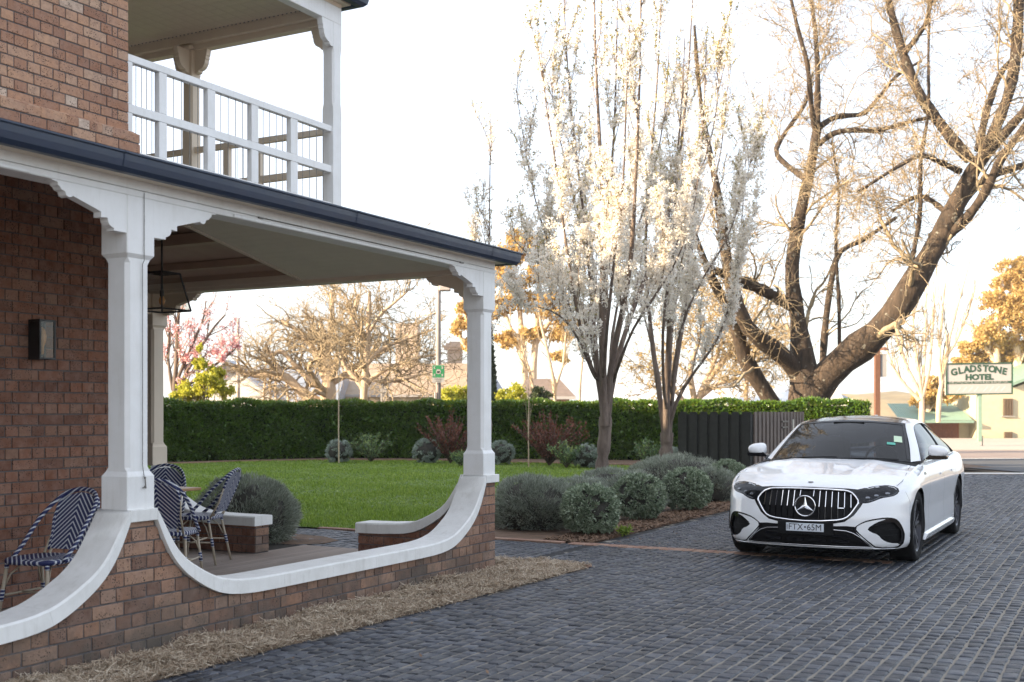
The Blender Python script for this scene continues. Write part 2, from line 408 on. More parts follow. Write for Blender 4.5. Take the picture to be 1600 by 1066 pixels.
# lawn ---------------------------------------------------------------------------------
m,nt,p,out=newmat('turf'); b=NB(nt); pos=b.pos()
c=b.ramp(b.noise(.8,5,.65,pos),[(.3,(.08,.14,.02)),(.55,(.13,.21,.035)),(.75,(.20,.27,.05))]); c=b.mix(b.ramp(b.noise(40,3,.6,pos),[(.3,.5),(.6,0)]),c,(.03,.06,.012))
b.l(c,p.inputs['Base Color']); p.inputs['Roughness'].default_value=.8; b.bump(b.noise(60,4,.7,pos),1.,.03,p); M['turf']=m
LAWN=[W(2.44,2.2,0)[:2],W(2.44,9.5,0)[:2],(-12.5,20.5),(-13.5,29.8),(-10.9,31.6),(-8.5,34.2),(-5.5,35.6),(-2.,35.0),(1.5,33.0),(4.6,31.4),(5.6,30.4),W(17.2,1.9,0)[:2]]
sheet('lawn',[tuple(q) for q in LAWN],-.008,M['turf'])
def inpoly(P,poly):
    P=np.asarray(P); x,y=P[:,0],P[:,1]; c=np.zeros(len(P),bool); n=len(poly)
    for i in range(n):
        (x1,y1),(x2,y2)=poly[i],poly[(i+1)%n]
        k=((y1>y)!=(y2>y))&(x<(x2-x1)*(y-y1)/((y2-y1)+1e-12)+x1); c^=k
    return c
N=230000
yy=14+22*rng.random(N)**1.7; xx=(rng.random(N)*2-1)*.36*yy; g=np.stack([xx,yy],1); g=g[inpoly(g,LAWN)]
n=len(g); a=rng.random(n)*2*math.pi; h=rng.uniform(.02,.05,n)*(1+.35*np.sin(g[:,0]*1.7+np.cos(g[:,1]*1.3)*2)); w=rng.uniform(.006,.012,n)*(g[:,1]/15)
ln=rng.normal(0,.018,(n,2)); base=np.concatenate([g,np.full((n,1),-.01)],1); dx=np.stack([np.cos(a)*w,np.sin(a)*w,0*a],1)
V=np.stack([base-dx,base+dx,base+np.concatenate([ln,h[:,None]],1)],1).reshape(-1,3)
M['blade']=leaf_mat('grass_blade',[(0,(.11,.19,.02)),(.5,(.21,.32,.035)),(.85,(.32,.41,.065)),(1,(.50,.47,.15))],trans=.3,rough=.45,scale=.5)
tag(mk('grass',V,np.arange(3*n).reshape(-1,3),M['blade']),'short green lawn grass between the path and the hedge','grass',kind='stuff')

# planting beds --------------------------------------------------------------------------
M['bark_mulch']=simple('bark_mulch',(.13,.08,.05),.95,var=.4,scale=6,bump=.9,bscale=30)
poly_ts('garden_bed',[(2.45,.1),(2.45,2.2),(17.2,1.9),(18,1.2),(17.0,.1)],-.004,M['bark_mulch'])
poly_ts('garden_bed',[(.70,3.0),(.95,2.75),(1.3,2.8),(1.55,3.2),(1.65,3.8),(1.55,4.6),(1.2,5.2),(.70,5.4)],.004,M['bark_mulch'])
HB=[(-13.5,29.8),(-10.9,31.6),(-8.5,34.2),(-5.5,35.6),(-2.,35.0),(1.5,33.0),(4.6,31.4),(5.6,30.4),W(17.2,1.9,0)[:2],(7,29.5),(13,31),(13,36),(5,38),(-6,39.5),(-14,33)]
sheet('garden_bed',[tuple(q) for q in HB],-.004,M['bark_mulch'])
def chips(name,P,label,mt,size=.03):
    n=len(P); a=rng.random(n)*6.28; e=rng.normal(0,.3,n); L=rng.uniform(.5,1.3,n)*size; w=L*rng.uniform(.15,.4,n)
    d=np.stack([np.cos(a),np.sin(a),e],1); q=np.stack([-np.sin(a),np.cos(a),rng.normal(0,.3,n)],1)
    V=np.stack([P-d*L[:,None],P+q*w[:,None],P+d*L[:,None],P-q*w[:,None]],1).reshape(-1,3)
    return tag(mk(name,V,np.arange(4*n).reshape(-1,4),mt),label,'mulch',kind='stuff')
M['chip']=leaf_mat('bark_chip',[(0,(.08,.045,.03)),(.5,(.17,.10,.06)),(1,(.30,.20,.13))],trans=.0,rough=.9)
P=WA(np.stack([rng.uniform(2.46,14,26000),rng.uniform(.10,.75,26000),rng.uniform(0,.02,26000)],1)); chips('bark_chips',P,'brown bark chips along the foot of the shrub border',M['chip'])
P=WA(np.stack([rng.uniform(-4,14,420),.1-np.abs(rng.normal(0,.9,420)),rng.uniform(.004,.010,420)],1)); P=P[(P@D1-P0@D1>2.6)|((P-P0)@D2<-.75)]; chips('leaf_litter',P,'scattered dry leaf litter on the dark setts near the garden bed',M['chip'],.022)
# straw mulch strip at the foot of the verandah wall
M['straw_base']=simple('straw_litter',(.20,.14,.09),.95,var=.4,scale=12,bump=.9,bscale=40)
nt_=70; ns_=10; v=[]
def s_edge(t): return np.interp(t,[-8,-4,-2,0,.6],[-.48,-.54,-.63,-.69,-.72])
def straw_h(t,s):
    u=np.clip((s-s_edge(t))/(0-s_edge(t)),0,1)
    return .004+.024*np.sin(np.pi*np.clip(u*.9+.05,0,1))+.03*np.clip(np.sin(t*3.1+1)*np.sin(t*7.3)+.2,0,1)*u
for i in range(nt_+1):
    t=-8+8.56*i/nt_
    for j in range(ns_+1):
        s1=-.005 if t<0.02 else .3-.0*t
        s=s_edge(t)+(s1-s_edge(t))*j/ns_; v.append(W(t,s,straw_h(t,min(s,0))-.005))
f=[(i*(ns_+1)+j,(i+1)*(ns_+1)+j,(i+1)*(ns_+1)+j+1,i*(ns_+1)+j+1) for i in range(nt_) for j in range(ns_)]
sb=mk('straw_bed',v,f,M['straw_base'],smooth=True); tag(sb,kind='structure')
n=60000; t=rng.uniform(-7,.6,n); u=rng.random(n); se=s_edge(t); s1=np.where(t<.02,0,.28); s=se-.01-np.abs(rng.normal(0,.05,n))*(rng.random(n)<.05)+rng.normal(0,.012,n)*(u<.1)+(s1-se)*u**.9
P=WA(np.stack([t,s,straw_h(t,np.minimum(s,0))+rng.uniform(0,.02,n)*(1+1.2*(np.sin(t*9+s*14)*np.sin(t*4.3)>.35))],1))
a=rng.random(n)*6.28; L=rng.uniform(.010,.05,n); w=rng.uniform(.0009,.0022,n); d=np.stack([np.cos(a),np.sin(a),rng.normal(0,.35,n)],1); cv=rng.normal(0,.012,(n,3))
q=np.stack([-np.sin(a),np.cos(a),rng.normal(0,.6,n)],1)*w[:,None]; A=P-d*L[:,None]; B=P+cv; C=P+d*L[:,None]
V=np.stack([A-q,A+q,B+q,B-q,C+q,C-q],1).reshape(-1,3); i0=np.arange(n)*6
Fc=np.concatenate([np.stack([i0,i0+1,i0+2,i0+3],1),np.stack([i0+3,i0+2,i0+4,i0+5],1)])
M['straw']=leaf_mat('straw_stalk',[(0,(.14,.09,.055)),(.3,(.36,.27,.19)),(.7,(.58,.48,.36)),(1,(.78,.70,.58))],trans=.15,rough=.7)
tag(mk('straw',V,Fc,M['straw']),'dry straw mulch strip along the foot of the verandah wall','straw mulch',kind='stuff')

# ================================================================ BRICKWORK
BH=.076; BC=.086
def english(t0,t1,z0,z1,start=0):
    """courses of English bond -> list of (t0,t1,z0,z1)"""
    out=[];k=start; z=z0
    while z<z1-.01:
        if k%2==0: L=.23; off=0
        else: L=.11; off=.06
        t=t1+off if k%2==0 else t1
        t=t1
        if k%2==1: out.append((t-.11,t,z,z+BH)); t-=.12; out.append((t-.05,t,z,z+BH)); t-=.06
        while t>t0:
            out.append((max(t-L,t0-.3),t,z,z+BH)); t-=L+.01
        z+=BC;k+=1
    return out
def clip_top(br,fz,n=8):
    t0,t1,z0,z1=br; ts=np.linspace(t0,t1,n+1); top=np.minimum(z1,[fz(t) for t in ts])
    if (top>=z1-1e-6).all(): return 'full'
    ok=top>z0+.008
    if not ok.any(): return None
    pts=[(ts[i],top[i]) for i in range(n+1) if ok[i]]
    if len(pts)<2: return None
    return [(pts[0][0],z0)]+[(pts[-1][0],z0)]+pts[::-1]
BRM={}
def lay(bricks,frame,rot,parent,mt,maxn=300,fz=None,depth=.09,face=0.,stuff_name='bricks',visible=None):
    """frame(t,depth,z)->world; the face looks to -depth"""
    parts=[];rest=MB();cnt=0
    for br in bricks:
        c='full' if fz is None else clip_top(br,fz)
        if c is None: continue
        parts.append((br,c))
    if visible: parts.sort(key=lambda q:not visible(q[0]))
    for br,c in parts:
        t0,t1,z0,z1=br; pr=random.uniform(-.0015,.002)
        if cnt<maxn and (visible is None or visible(br)):
            cnt+=1
            if c=='full':
                key=(round(t1-t0,2),round(z1-z0,3),mt.name,random.randrange(3))
                if key not in BRM:
                    r2=random.Random(hash(key)%999); b_=MB(); b_.box((-(t1-t0)/2,0,0),((t1-t0)/2,depth,z1-z0),cham=.003)
                    b_.v=[(x+r2.uniform(-.0015,.0015),y,z+r2.uniform(-.0015,.0015)) for x,y,z in b_.v]
                    o=b_.ob('brick',mt); BRM[key]=o.data
                else:
                    o=bpy.data.objects.new('brick',BRM[key]); COL.objects.link(o)
                o.parent=parent; o.location=tuple(frame((t0+t1)/2,face-pr,z0)-rootloc(parent)); o.rotation_euler=(0,0,rot)
            else:
                b_=MB(); b_.prism(c,face-pr,depth,lambda a,z,h:tuple(frame(a,h,z))); b_.ob('brick',mt,parent)
        else:
            if c=='full': rest.box((t0,face-pr,z0),(t1,depth,z1),fr=lambda v:[tuple(frame(*q)) for q in v])
            else: rest.prism(c,face-pr,depth,lambda a,z,h:tuple(frame(a,h,z)))
    if rest.f: tag(rest.ob(stuff_name,mt,parent),kind='stuff')
# --- sweeping underside of the wall capping: distance from the post -> height
SW_D=np.array([0,.045,.09,.14,.20,.26,.33,.41,.48,.556,.65,.76,.90,1.1,50]); SW_Z=np.array([.833,.735,.652,.58,.515,.465,.418,.372,.338,.308,.286,.272,.263,.26,.26])
CT=.10
POSTS=[(-8.85,-8.63),(-4.53,-4.31),(-.22,0)]
def sweep_z(t):
    d=min([max(a-t,t-b,0) for a,b in POSTS]); return float(np.interp(d,SW_D,SW_Z))
def cap_curve(d0,d1,step=.02):
    """centre line samples of underside and top for distance d0..d1"""
    D0,D1_=d0,d1; d=np.arange(0,1.4001,step); z=np.interp(d,SW_D,SW_Z)
    k=np.ones(3)/3; zz=np.convolve(np.r_[2*z[0]-z[1],z,2*z[-1]-z[-2]],k,'valid')
    n=np.stack([-np.gradient(zz),np.gradient(d)],1); n/=np.linalg.norm(n,axis=1)[:,None]
    th=np.interp(d,[0,.1,.3,.6],[.05,.062,.085,CT]); X=d+n[:,0]*th; Z=zz+n[:,1]*th
    w_=np.clip(d/.06,0,1); z0=float(np.interp(0,d,Z)) if d[0]<.01 else 0
    o=(d,np.where(d<.005,.833,zz),np.where(d<.06,X*w_,X),np.where(d<.06,.906*(1-w_)+Z*w_,Z)); q=np.r_[D0,[x for x in d if D0+.004<x<D1_-.004],D1_]
    return tuple(np.interp(q,d,a) for a in o)
def cap_piece(mb,tfun,d0,d1,fr,s0=-.03,s1=.255,ch=.012):
    d,z,dt,zt=cap_curve(d0,d1)
    K=len(d); rings=[]
    lim=.906
    for i in range(K):
        lo=np.array([d[i],z[i]]); hi=np.array([max(dt[i],0),min(zt[i],lim)])
        u=(hi-lo); L=np.linalg.norm(u); u/=max(L,1e-6)
        a=lo; b_=hi-u*ch
        rings.append([(tfun(a[0]),s0,a[1]),(tfun(b_[0]),s0,b_[1]),(tfun(hi[0]),s0+ch,hi[1]),(tfun(hi[0]),s1-ch,hi[1]),(tfun(b_[0]),s1,b_[1]),(tfun(a[0]),s1,a[1])])
    v=[fr(*q) for r_ in rings for q in r_]; n=6
    f=[(k*n+i,k*n+(i+1)%n,(k+1)*n+(i+1)%n,(k+1)*n+i) for k in range(K-1) for i in range(n)]
    f+=[tuple(range(n)),tuple((K-1)*n+i for i in range(n))[::-1]]
    mb.add(v,f)
frF=lambda t,s,z:tuple(W(t,s,z))
# ---- front wall
fw=thing('garden_wall','low speckled brick wall with swept white capping along the verandah front','wall',W(-2,0,0))
bricks=english(-6.6,0,-.06,.86)
fcap=lambda t:sweep_z(t)-.004
lay(bricks,lambda t,h,z:W(t,h,z),ROT_F,fw,M['brick'],300,fz=fcap,visible=lambda b:b[1]>-5.6)
ts=np.unique(np.r_[np.arange(-9,0,.04),[a for p in POSTS for a in p]]); 
ts=[t for t in ts if t<=-.002]+[-.002]
def core(mb,ts,fz,s0,s1,fr=frF,zb=-.1):
    v=[];
    for t in ts:
        z=fz(t); v+=[fr(t,s0,zb),fr(t,s0,z),fr(t,s1,z),fr(t,s1,zb)]
    f=[(k*4+i,k*4+(i+1)%4,k*4+4+(i+1)%4,k*4+4+i) for k in range(len(ts)-1) for i in range(4)]+[(0,1,2,3),tuple(len(v)-4+i for i in (3,2,1,0))]
    mb.add(v,f)
mb=MB(); core(mb,ts,fcap,.006,.216); mb.ob('mortar',M['mortar'],fw)
def cap_obj(mb,parent,name='capping'): return mb.ob(name,M['stone'],parent,smooth_angle=40)
def joint_cap(mb): pass
# capping stones cut at the joints seen in the photograph
def cap_run(parent,pl,pr,cuts):
    """stones between post edges pl (left) and pr (right)"""
    L=pr-pl; mid=L/2
    dl=[0]+[c for c in cuts if c<1.19]+[1.2]
    for side in (0,1):
        tf=(lambda d:pl+d) if side==0 else (lambda d:pr-d)
        e=[0,.56,1.2]
        for a,c in zip(e[:-1],e[1:]):
            mb=MB(); cap_piece(mb,tf,a+(0.0006 if a else 0),c-.0006,frF); cap_obj(mb,parent)
    x=pl+1.2; n=max(1,round((L-2.4)/.62)); w=(L-2.4)/n
    for i in range(n):
        mb=MB(); mb.add([tuple(W(tq,s_,z_)) for tq in (x+i*w+.0006,x+(i+1)*w-.0006) for s_,z_ in ((-.03,.26),(-.03,.348),(-.018,.36),(.243,.36),(.255,.348),(.255,.26))],[(0,1,2,3,4,5),(11,10,9,8,7,6)]+[(q,(q+1)%6,6+(q+1)%6,6+q) for q in range(6)]); cap_obj(mb,parent)
cap_run(fw,-4.31,-.22,[.56]); cap_run(fw,-8.63,-4.53,[.56])
for a,b_ in POSTS[1:]:
    mb=MB(); mb.box((a,-.03,.833),(b_+(.03 if b_==0 else 0),.255,.906),fr=lambda v:[tuple(W(*q)) for q in v],cham=.003); mb.ob('capping',M['stone'],fw)
# ---- end walls on both sides of the opening (run along s at t in -.22..0)
def end_wall(label,sp,sgn,Ltot,loc):
    """sp = s of the post face, sgn direction away from the post"""
    g=thing('garden_wall',label,'wall',loc)
    fz=lambda d:float(np.interp(d,SW_D,SW_Z))+.045*min(1,d/.8)-.004
    fr=lambda d,h,z:W(h,sp+sgn*d,z)
    br=[(a-0,c,z0,z1) for a,c,z0,z1 in english(0,Ltot,-.06,.8)]
    br=[(max(a,0.),c,z0,z1) for a,c,z0,z1 in br if c>.02]
    # inner face looks to -t
    frI=lambda t,h,z:W(-.22+h,sp+sgn*t,z)
    rot=ROT_F-math.pi/2 if sgn<0 else ROT_F+math.pi/2
    # full bricks are placed with the clipped prism so that both signs work
    rest=[]
    for b_ in br:
        c=clip_top(b_,fz)
        if c is None: continue
        if c=='full': c=[(b_[0],b_[2]),(b_[1],b_[2]),(b_[1],b_[3]),(b_[0],b_[3])]
        q=MB(); q.prism(c,random.uniform(-.002,.002),.09,lambda a,z,h:tuple(frI(a,h,z))); q.ob('brick',M['brick_shade_toned'],g)
    # end face
    z=-.06;k=0
    while z<fz(Ltot)-.01:
        zt=min(z+BH,fz(Ltot)); e=[-.215,-.005] if k%2 else [-.215,-.115,-.105,-.005]
        for a,c in zip(e[::2],e[1::2]):
            q=MB(); q.box((a,sp+sgn*(Ltot-.003),z),(c,sp+sgn*(Ltot+.012),zt),fr=FR,cham=.003); q.ob('brick',M['brick'],g)
        z+=BC;k+=1
    mb=MB(); core(mb,list(np.arange(0,Ltot,.04))+[Ltot],fz,-.212,-.004,fr=lambda d,h,z:tuple(W(h,sp+sgn*d,z))); mb.ob('mortar',M['mortar'],g)
    # capping
    d=np.arange(0,Ltot+.031,.02); mb=MB(); rings=[]
    for i,x in enumerate(d):
        z=fz(x)+.004; zz=fz(x+.01)+.004; sl=(zz-z)/.01; L=math.hypot(1,sl); hx=max(x-sl/L*CT*-1*-1,0) if False else x+(-sl/L)*CT; hz=z+CT/L
        th_=float(np.interp(x,[0,.1,.3,.6],[.05,.062,.085,CT])); hx=x-sl/L*th_; hz=z+th_/L
        if x<.06: hx*=x/.06; hz=.906*(1-x/.06)+hz*x/.06
        if x<.005: z=.833
        rings.append([(-.25,x,z),(-.25,hx,hz-.012),(-.238,hx,hz),(.018,hx,hz),(.03,hx,hz-.012),(.03,x,z)])
    v=[tuple(W(q[0],sp+sgn*q[1],q[2])) for r_ in rings for q in r_]; n=6;K=len(d)
    f=[(k*n+i,k*n+(i+1)%n,(k+1)*n+(i+1)%n,(k+1)*n+i) for k in range(K-1) for i in range(n)]+[tuple(range(n)),tuple((K-1)*n+i for i in range(n))[::-1]]
    mb.add(v,f); cap_obj(mb,g)
    return g
end_wall('short swept end wall from the near corner post to the garden opening',.22,1,1.20,W(0,.8,0))
end_wall('short swept end wall from the far cream post, beside the lavender',4.20,-1,1.45,W(0,3.5,0))

# ================================================================ VERANDAH
ve=thing('verandah','white timber verandah with fretwork brackets and navy gutter beside the brick house','verandah',W(-4,1,0))
bx=lambda mb,a,b_,ch=0.,m=0: mb.box(a,b_,fr=FR,cham=ch,m=m)
def post(t0,s0,mt,w=.22):
    """square base block, chamfered shaft, square head"""
    mb=MB(); c=(t0+w/2,s0+w/2); rings=[]
    def ring(z,hw,ch):
        q=[(-hw,-hw+ch),(-hw+ch,-hw),(hw-ch,-hw),(hw,-hw+ch),(hw,hw-ch),(hw-ch,hw),(-hw+ch,hw),(-hw,hw-ch)]
        return [tuple(W(c[0]+a,c[1]+b_,z)) for a,b_ in q]
    R_=[(.904,.11,.004),(1.105,.11,.004),(1.135,.092,.004),(1.16,.092,.024),(2.40,.092,.024),(2.43,.092,.004),(2.455,.11,.004),(2.80,.11,.004)]
    v=[];
    for z,h,ch in R_: v+=ring(z,h,ch)
    f=[(k*8+i,k*8+(i+1)%8,k*8+8+(i+1)%8,k*8+8+i) for k in range(len(R_)-1) for i in range(8)]+[tuple(range(8))[::-1],tuple(len(v)-8+i for i in range(8))]
    mb.add(v,f); return mb.ob('post',mt,ve)
for a,_ in POSTS: post(a,0,M['white'])
post(-.22,4.20,M['cream'])
BRK=[(0,2.80),(0,2.572),(.097,2.573),(.097,2.588),(.112,2.592),(.13,2.602),(.142,2.619),(.146,2.642),(.194,2.638),(.194,2.668),(.20,2.672),(.40,2.729),(.405,2.722),(.425,2.716),(.445,2.725),(.452,2.745),(.477,2.752),(.490,2.768),(.504,2.774),(.504,2.790),(.543,2.796),(.545,2.80)]
def bracket(fr,mt,h0=.004,h1=.068,sc=1.):
    mb=MB(); mb.prism([(a*sc,z) for a,z in BRK],h0,h1,fr); return mb.ob('bracket',mt,ve)
for a,b_ in POSTS[1:]:
    bracket(lambda d,z,h,a=a:tuple(W(a-d,h,z)),M['white'])
    if b_<-.1: bracket(lambda d,z,h,b_=b_:tuple(W(b_+d,h,z)),M['white'])
bracket(lambda d,z,h:tuple(W(-h,.22+d,z)),M['cream']); bracket(lambda d,z,h:tuple(W(-h,4.20-d,z)),M['cream']); bracket(lambda d,z,h:tuple(W(-.22-d,4.22+h,z)),M['cream'])
mb=MB(); bx(mb,(-9.5,.0,2.80),(0,.16,2.842),.004); bx(mb,(-9.5,-.002,2.806),(0,.15,2.83))
o=mb.ob('beam',M['white'],ve)
# beam: bead, main face and upper fascia with a shadow line between them
mb=MB(); bx(mb,(-9.5,.002,2.845),(0,.16,2.92)); mb.ob('fascia',M['white'],ve)
for a,b_ in zip([p[1] for p in POSTS[:-1]],[p[0] for p in POSTS[1:]]): mb=MB(); bx(mb,(a+.70,-.014,2.80),(b_-.70,-.0025,2.826),.005); mb.ob('moulding',M['white'],ve)
mb=MB(); bx(mb,(-.16,.162,2.80),(-.002,9,2.842),.004); bx(mb,(-.175,.2,2.842),(-.002,9,2.905),.004); mb.ob('side_beam',M['cream'],ve)
# gutter (ogee-ish section) along the front and the end
prof=[(0,.0),(.03,-.012),(.075,-.012),(.10,.012),(.108,.05),(.112,.085),(.122,.092),(.122,.102),(.104,.102),(.10,.09),(.01,.09),(0,.09)]
def gutter(path,z,name='gutter',sc=1.,par=None,mt=None):
    """path of (t,s,nt,ns) stations with outward direction"""
    mb=MB(); v=[];n=len(prof)
    for (t,s,ot,os_) in path:
        for a,h in prof: v.append(tuple(W(t+ot*a*sc,s+os_*a*sc,z+h*sc)))
    K=len(path); f=[(k*n+i,k*n+(i+1)%n,(k+1)*n+(i+1)%n,(k+1)*n+i) for k in range(K-1) for i in range(n)]+[tuple(range(n)),tuple((K-1)*n+i for i in range(n))[::-1]]
    mb.add(v,f); return mb.ob(name,mt or M['gutter'],par or ve)
for a,b_ in ((-9.5,-4.72),(-4.715,-2.45),(-2.445,-.36)): gutter([(a,-.075,0,-1),(b_,-.075,0,-1)],2.905)
gutter([(-.355,-.075,0,-1),(.075,-.075,1,-1),(.075,9,1,0)],2.905)
mb=MB(); bx(mb,(-9.5,-.075,2.90),(.075,.02,2.912)); bx(mb,(-.02,.02,2.90),(.075,9,2.912)); mb.ob('soffit',M['cream'],ve)
for t in (-4.715,-2.445,-.358):
    mb=MB(); v=[];
    mb.add([tuple(W(t-.012+dx,-.075-a*1.02-.0015,2.905+h)) for dx in (0,.024) for a,h in prof[1:8]],[(i,i+1,i+8,i+7) for i in range(6)]); mb.ob('gutter_joint',M['gutter'],ve)
# roof sheets: front slope and end slope meeting at the hip
mb=MB()
def rq(q): mb.add([tuple(W(*p_)) for p_ in q],[tuple(range(len(q)))])
rq([(-9.5,-.09,2.985),(.09,-.09,2.985),(-2.2,2.2,3.575),(-9.5,2.2,3.575)]); rq([(.09,-.09,2.985),(.09,9,2.985),(-2.2,9,3.575),(-2.2,2.2,3.575)])
mb.ob('roof',M['roof'],ve)
# boarded ceiling, board by board, rising away from the end beam
def zc(t,s=9): return min(2.843+.2*max(0,-t-.16),2.92+.245*(s-.16))
nb=22; w=.115
for i in range(nb):
    t1=-.16-i*w; t0=t1-w+.004
    if t0<-2.45: pass
    mb=MB(); ss=np.linspace(.16,2.15,9); v=[]
    for s_ in ss: v+=[W(t0,s_,zc(t0,s_)),W(t1,s_,zc(t1,s_)),W(t1,s_,zc(t1,s_)+.012),W(t0,s_,zc(t0,s_)+.012)]
    mb.add(v,[(k*4+i,k*4+(i+1)%4,k*4+4+(i+1)%4,k*4+4+i) for k in range(8) for i in range(4)]+[(0,1,2,3),(35,34,33,32)])
    mb.ob('ceiling_board',M['ceil'],ve)
mb=MB(); v=[];n=12
for i in range(n+1):
    for j in range(n+1): t=-2.75+2.59*i/n; s=.16+1.99*j/n; v.append(W(t,s,zc(t,s)+.018))
mb.add(v,[(i*(n+1)+j,i*(n+1)+j+1,(i+1)*(n+1)+j+1,(i+1)*(n+1)+j) for i in range(n) for j in range(n)]); mb.ob('ceiling_lining',M['ceil'],ve)
mb=MB(); mb.add([tuple(W(t,s,zc(t)+dz)) for dz in (-.012,.03) for t,s in ((-2.9,2.15),(-.16,2.15),(-.16,2.19),(-2.9,2.19))],[(0,1,2,3),(4,7,6,5),(0,4,5,1),(1,5,6,2),(2,6,7,3),(3,7,4,0)]); mb.ob('ceiling_trim',M['cream'],ve)
mb=MB(); mb.add([tuple(W(*q)) for q in ((-9.5,.16,2.93),(-2.70,.16,2.93),(-2.70,2.13,3.42),(-9.5,2.13,3.42))],[(0,1,2,3)]); mb.add([tuple(W(*q)) for q in ((-2.75,2.19,3.47),(-.02,2.19,2.93),(-.02,9,2.93),(-2.75,9,3.47))],[(0,1,2,3)]); mb.ob('ceiling',M['brown'],ve)
for q in (((-.62,2.2,2.97),(-.50,9,3.04)),((-1.4,2.2,3.08),(-1.28,9,3.18)),((-2.1,2.2,3.22),(-1.96,9,3.33)),((-.175,2.2,2.906),(-.02,9,2.96))): mb=MB(); bx(mb,*q); mb.ob('ceiling_beam',M['brown'],ve)
mb=MB(); bx(mb,(-9.5,.161,2.86),(-.16,.17,2.97)); mb.ob('lining_board',M['brown'],ve)
# catenary cable down the left post with its clip
mb=MB(); tp=-4.40
mb.tube([W(tp,-.006,2.83),W(tp,-.006,2.60),W(tp,-.006,2.42),W(tp,.008,2.40),W(tp,.008,1.17),W(tp,-.006,1.10)],.0025,5)
mb.ob('cable',M['wire'],ve)
mb=MB()
for z in (1.09,1.035): mb.lathe([(.006,0),(.006,.012)],W(tp,-.012,z),8)
mb.tube([W(tp,-.012,1.10),W(tp+.005,-.014,1.03)],.004,6); mb.tube([W(tp-.02,-.012,1.036),W(tp+.012,-.012,1.034)],.003,5); mb.ob('cable_clip',M['wire'],ve)
mb=MB(); mb.tube([W(-3.3,-.006,2.838),W(-.62,-.006,2.838)],.0022,5); bx(mb,(-.66,-.014,2.83),(-.60,-.002,2.842)); bx(mb,(-3.36,-.014,2.832),(-3.31,-.002,2.842)); mb.ob('cable',M['wire'],ve)

# deck -----------------------------------------------------------------------------------
m,nt,p,out=newmat('weathered_decking'); b=NB(nt); pos=b.pos(); r=b.rnd()
vr=b.n('ShaderNodeVectorRotate'); vr.rotation_type='Z_AXIS'; vr.inputs['Angle'].default_value=-ROT_F; b.l(pos,vr.inputs[0])
mp=b.n('ShaderNodeMapping'); mp.inputs['Scale'].default_value=(1.5,26,26); b.l(vr.outputs[0],mp.inputs[0])
nz=b.noise(2,5,.65,mp.outputs[0])
c=b.mix(nz,b.ramp(r,[(0,(.26,.20,.165)),(1,(.38,.31,.26))]),(.16,.125,.10)); b.l(c,p.inputs['Base Color']); p.inputs['Roughness'].default_value=.75; b.bump(nz,.3,.004,p); M['deck']=m
dk=bpy.data.objects.new('deck',None); COL.objects.link(dk); dk.location=tuple(W(-3,2,0)); tag(dk,kind='structure')
s=.26;me=None
while s<7.9:
    mb=MB(); bx(mb,(-9 if s<2.1 else -2.4,s,-.01),(-.0 if .22<s<1.42 or 2.75<s<4.2 else .66,s+.086,.016),.003); mb.ob('deck_board',M['deck'],dk); s+=.091
sheet('subfloor',[tuple(W(-9,.22,0)),tuple(W(.68,.22,0)),tuple(W(.68,8,0)),tuple(W(-9,8,0))],-.013,simple('dark_subfloor',(.03,.025,.02),.9,var=0))

# ================================================================ BRICK HOUSE
ho=thing('brick_house','two-storey speckled brick house behind the verandah, left','house',W(-4,4,0))
SW=2.15; SU=2.2; TE=-2.45
inner=english(-6.2,TE,.02,3.3)
lay(inner,lambda t,h,z:W(t,SW+h,z),ROT_F,ho,M['brick_shade_toned'],180,visible=lambda b_:b_[1]>-3.80 and b_[0]<-2.68 and b_[2]<2.9,depth=.1)
upper=english(-6.2,TE,3.87,6.3)
lay(upper,lambda t,h,z:W(t,SU+h,z),ROT_F,ho,M['brick_up'],118,visible=lambda b_:b_[1]>-3.85 and b_[3]<5.3,depth=.1,stuff_name='upper_bricks')
# plinth courses below with a weathered top brick
pl=english(-6.2,TE+.065,3.35,3.80)
lay(pl,lambda t,h,z:W(t,2.13+h,z),ROT_F,ho,M['brick_up'],40,visible=lambda b_:b_[1]>-3.9 and b_[2]>3.5,depth=.1,stuff_name='plinth_bricks')
t=TE+.065
while t>-6.2:
    t0=t-.23; mb=MB()
    mb.add([tuple(W(a,s_,z)) for a in (t0+.005,t-.005) for s_,z in ((2.13,3.79),(2.13,3.845),(2.20,3.885),(2.26,3.885),(2.26,3.79))],[(0,1,2,3,4),(9,8,7,6,5)]+[(i,(i+1)%5,5+(i+1)%5,5+i) for i in range(5)])
    mb.ob('sill_brick',M['brick_up'],ho); t=t0
for q in (((-26,SW+.008,0),(TE-.004,46,3.34)),((-26,2.139,3.34),(TE+.057,2.5,3.84)),((-26,SU+.007,3.341),(TE-.006,46,6.55)),((-4.0,12.2,6.76),(TE-.2,13.9,11.8)),((-7,18,6.76),(TE-.2,46,12.2))): mb=MB(); bx(mb,*q); mb.ob('wall_core_and_shade_block',M['mortar'],ho)  # last two: unseen tower and rear wing added to shade drive, lawn and hedge
for q in (((-26.4,1.8,6.551),(TE+.2,46.2,6.75)),((-4.2,12.0,11.801),(TE-.05,14.1,12.0)),((-7.2,17.8,12.201),(TE-.05,46.2,12.4))): mb=MB(); bx(mb,*q); mb.ob('roof',M['roof'],ho)  # last two roofs cap the unseen tower and wing added for shade

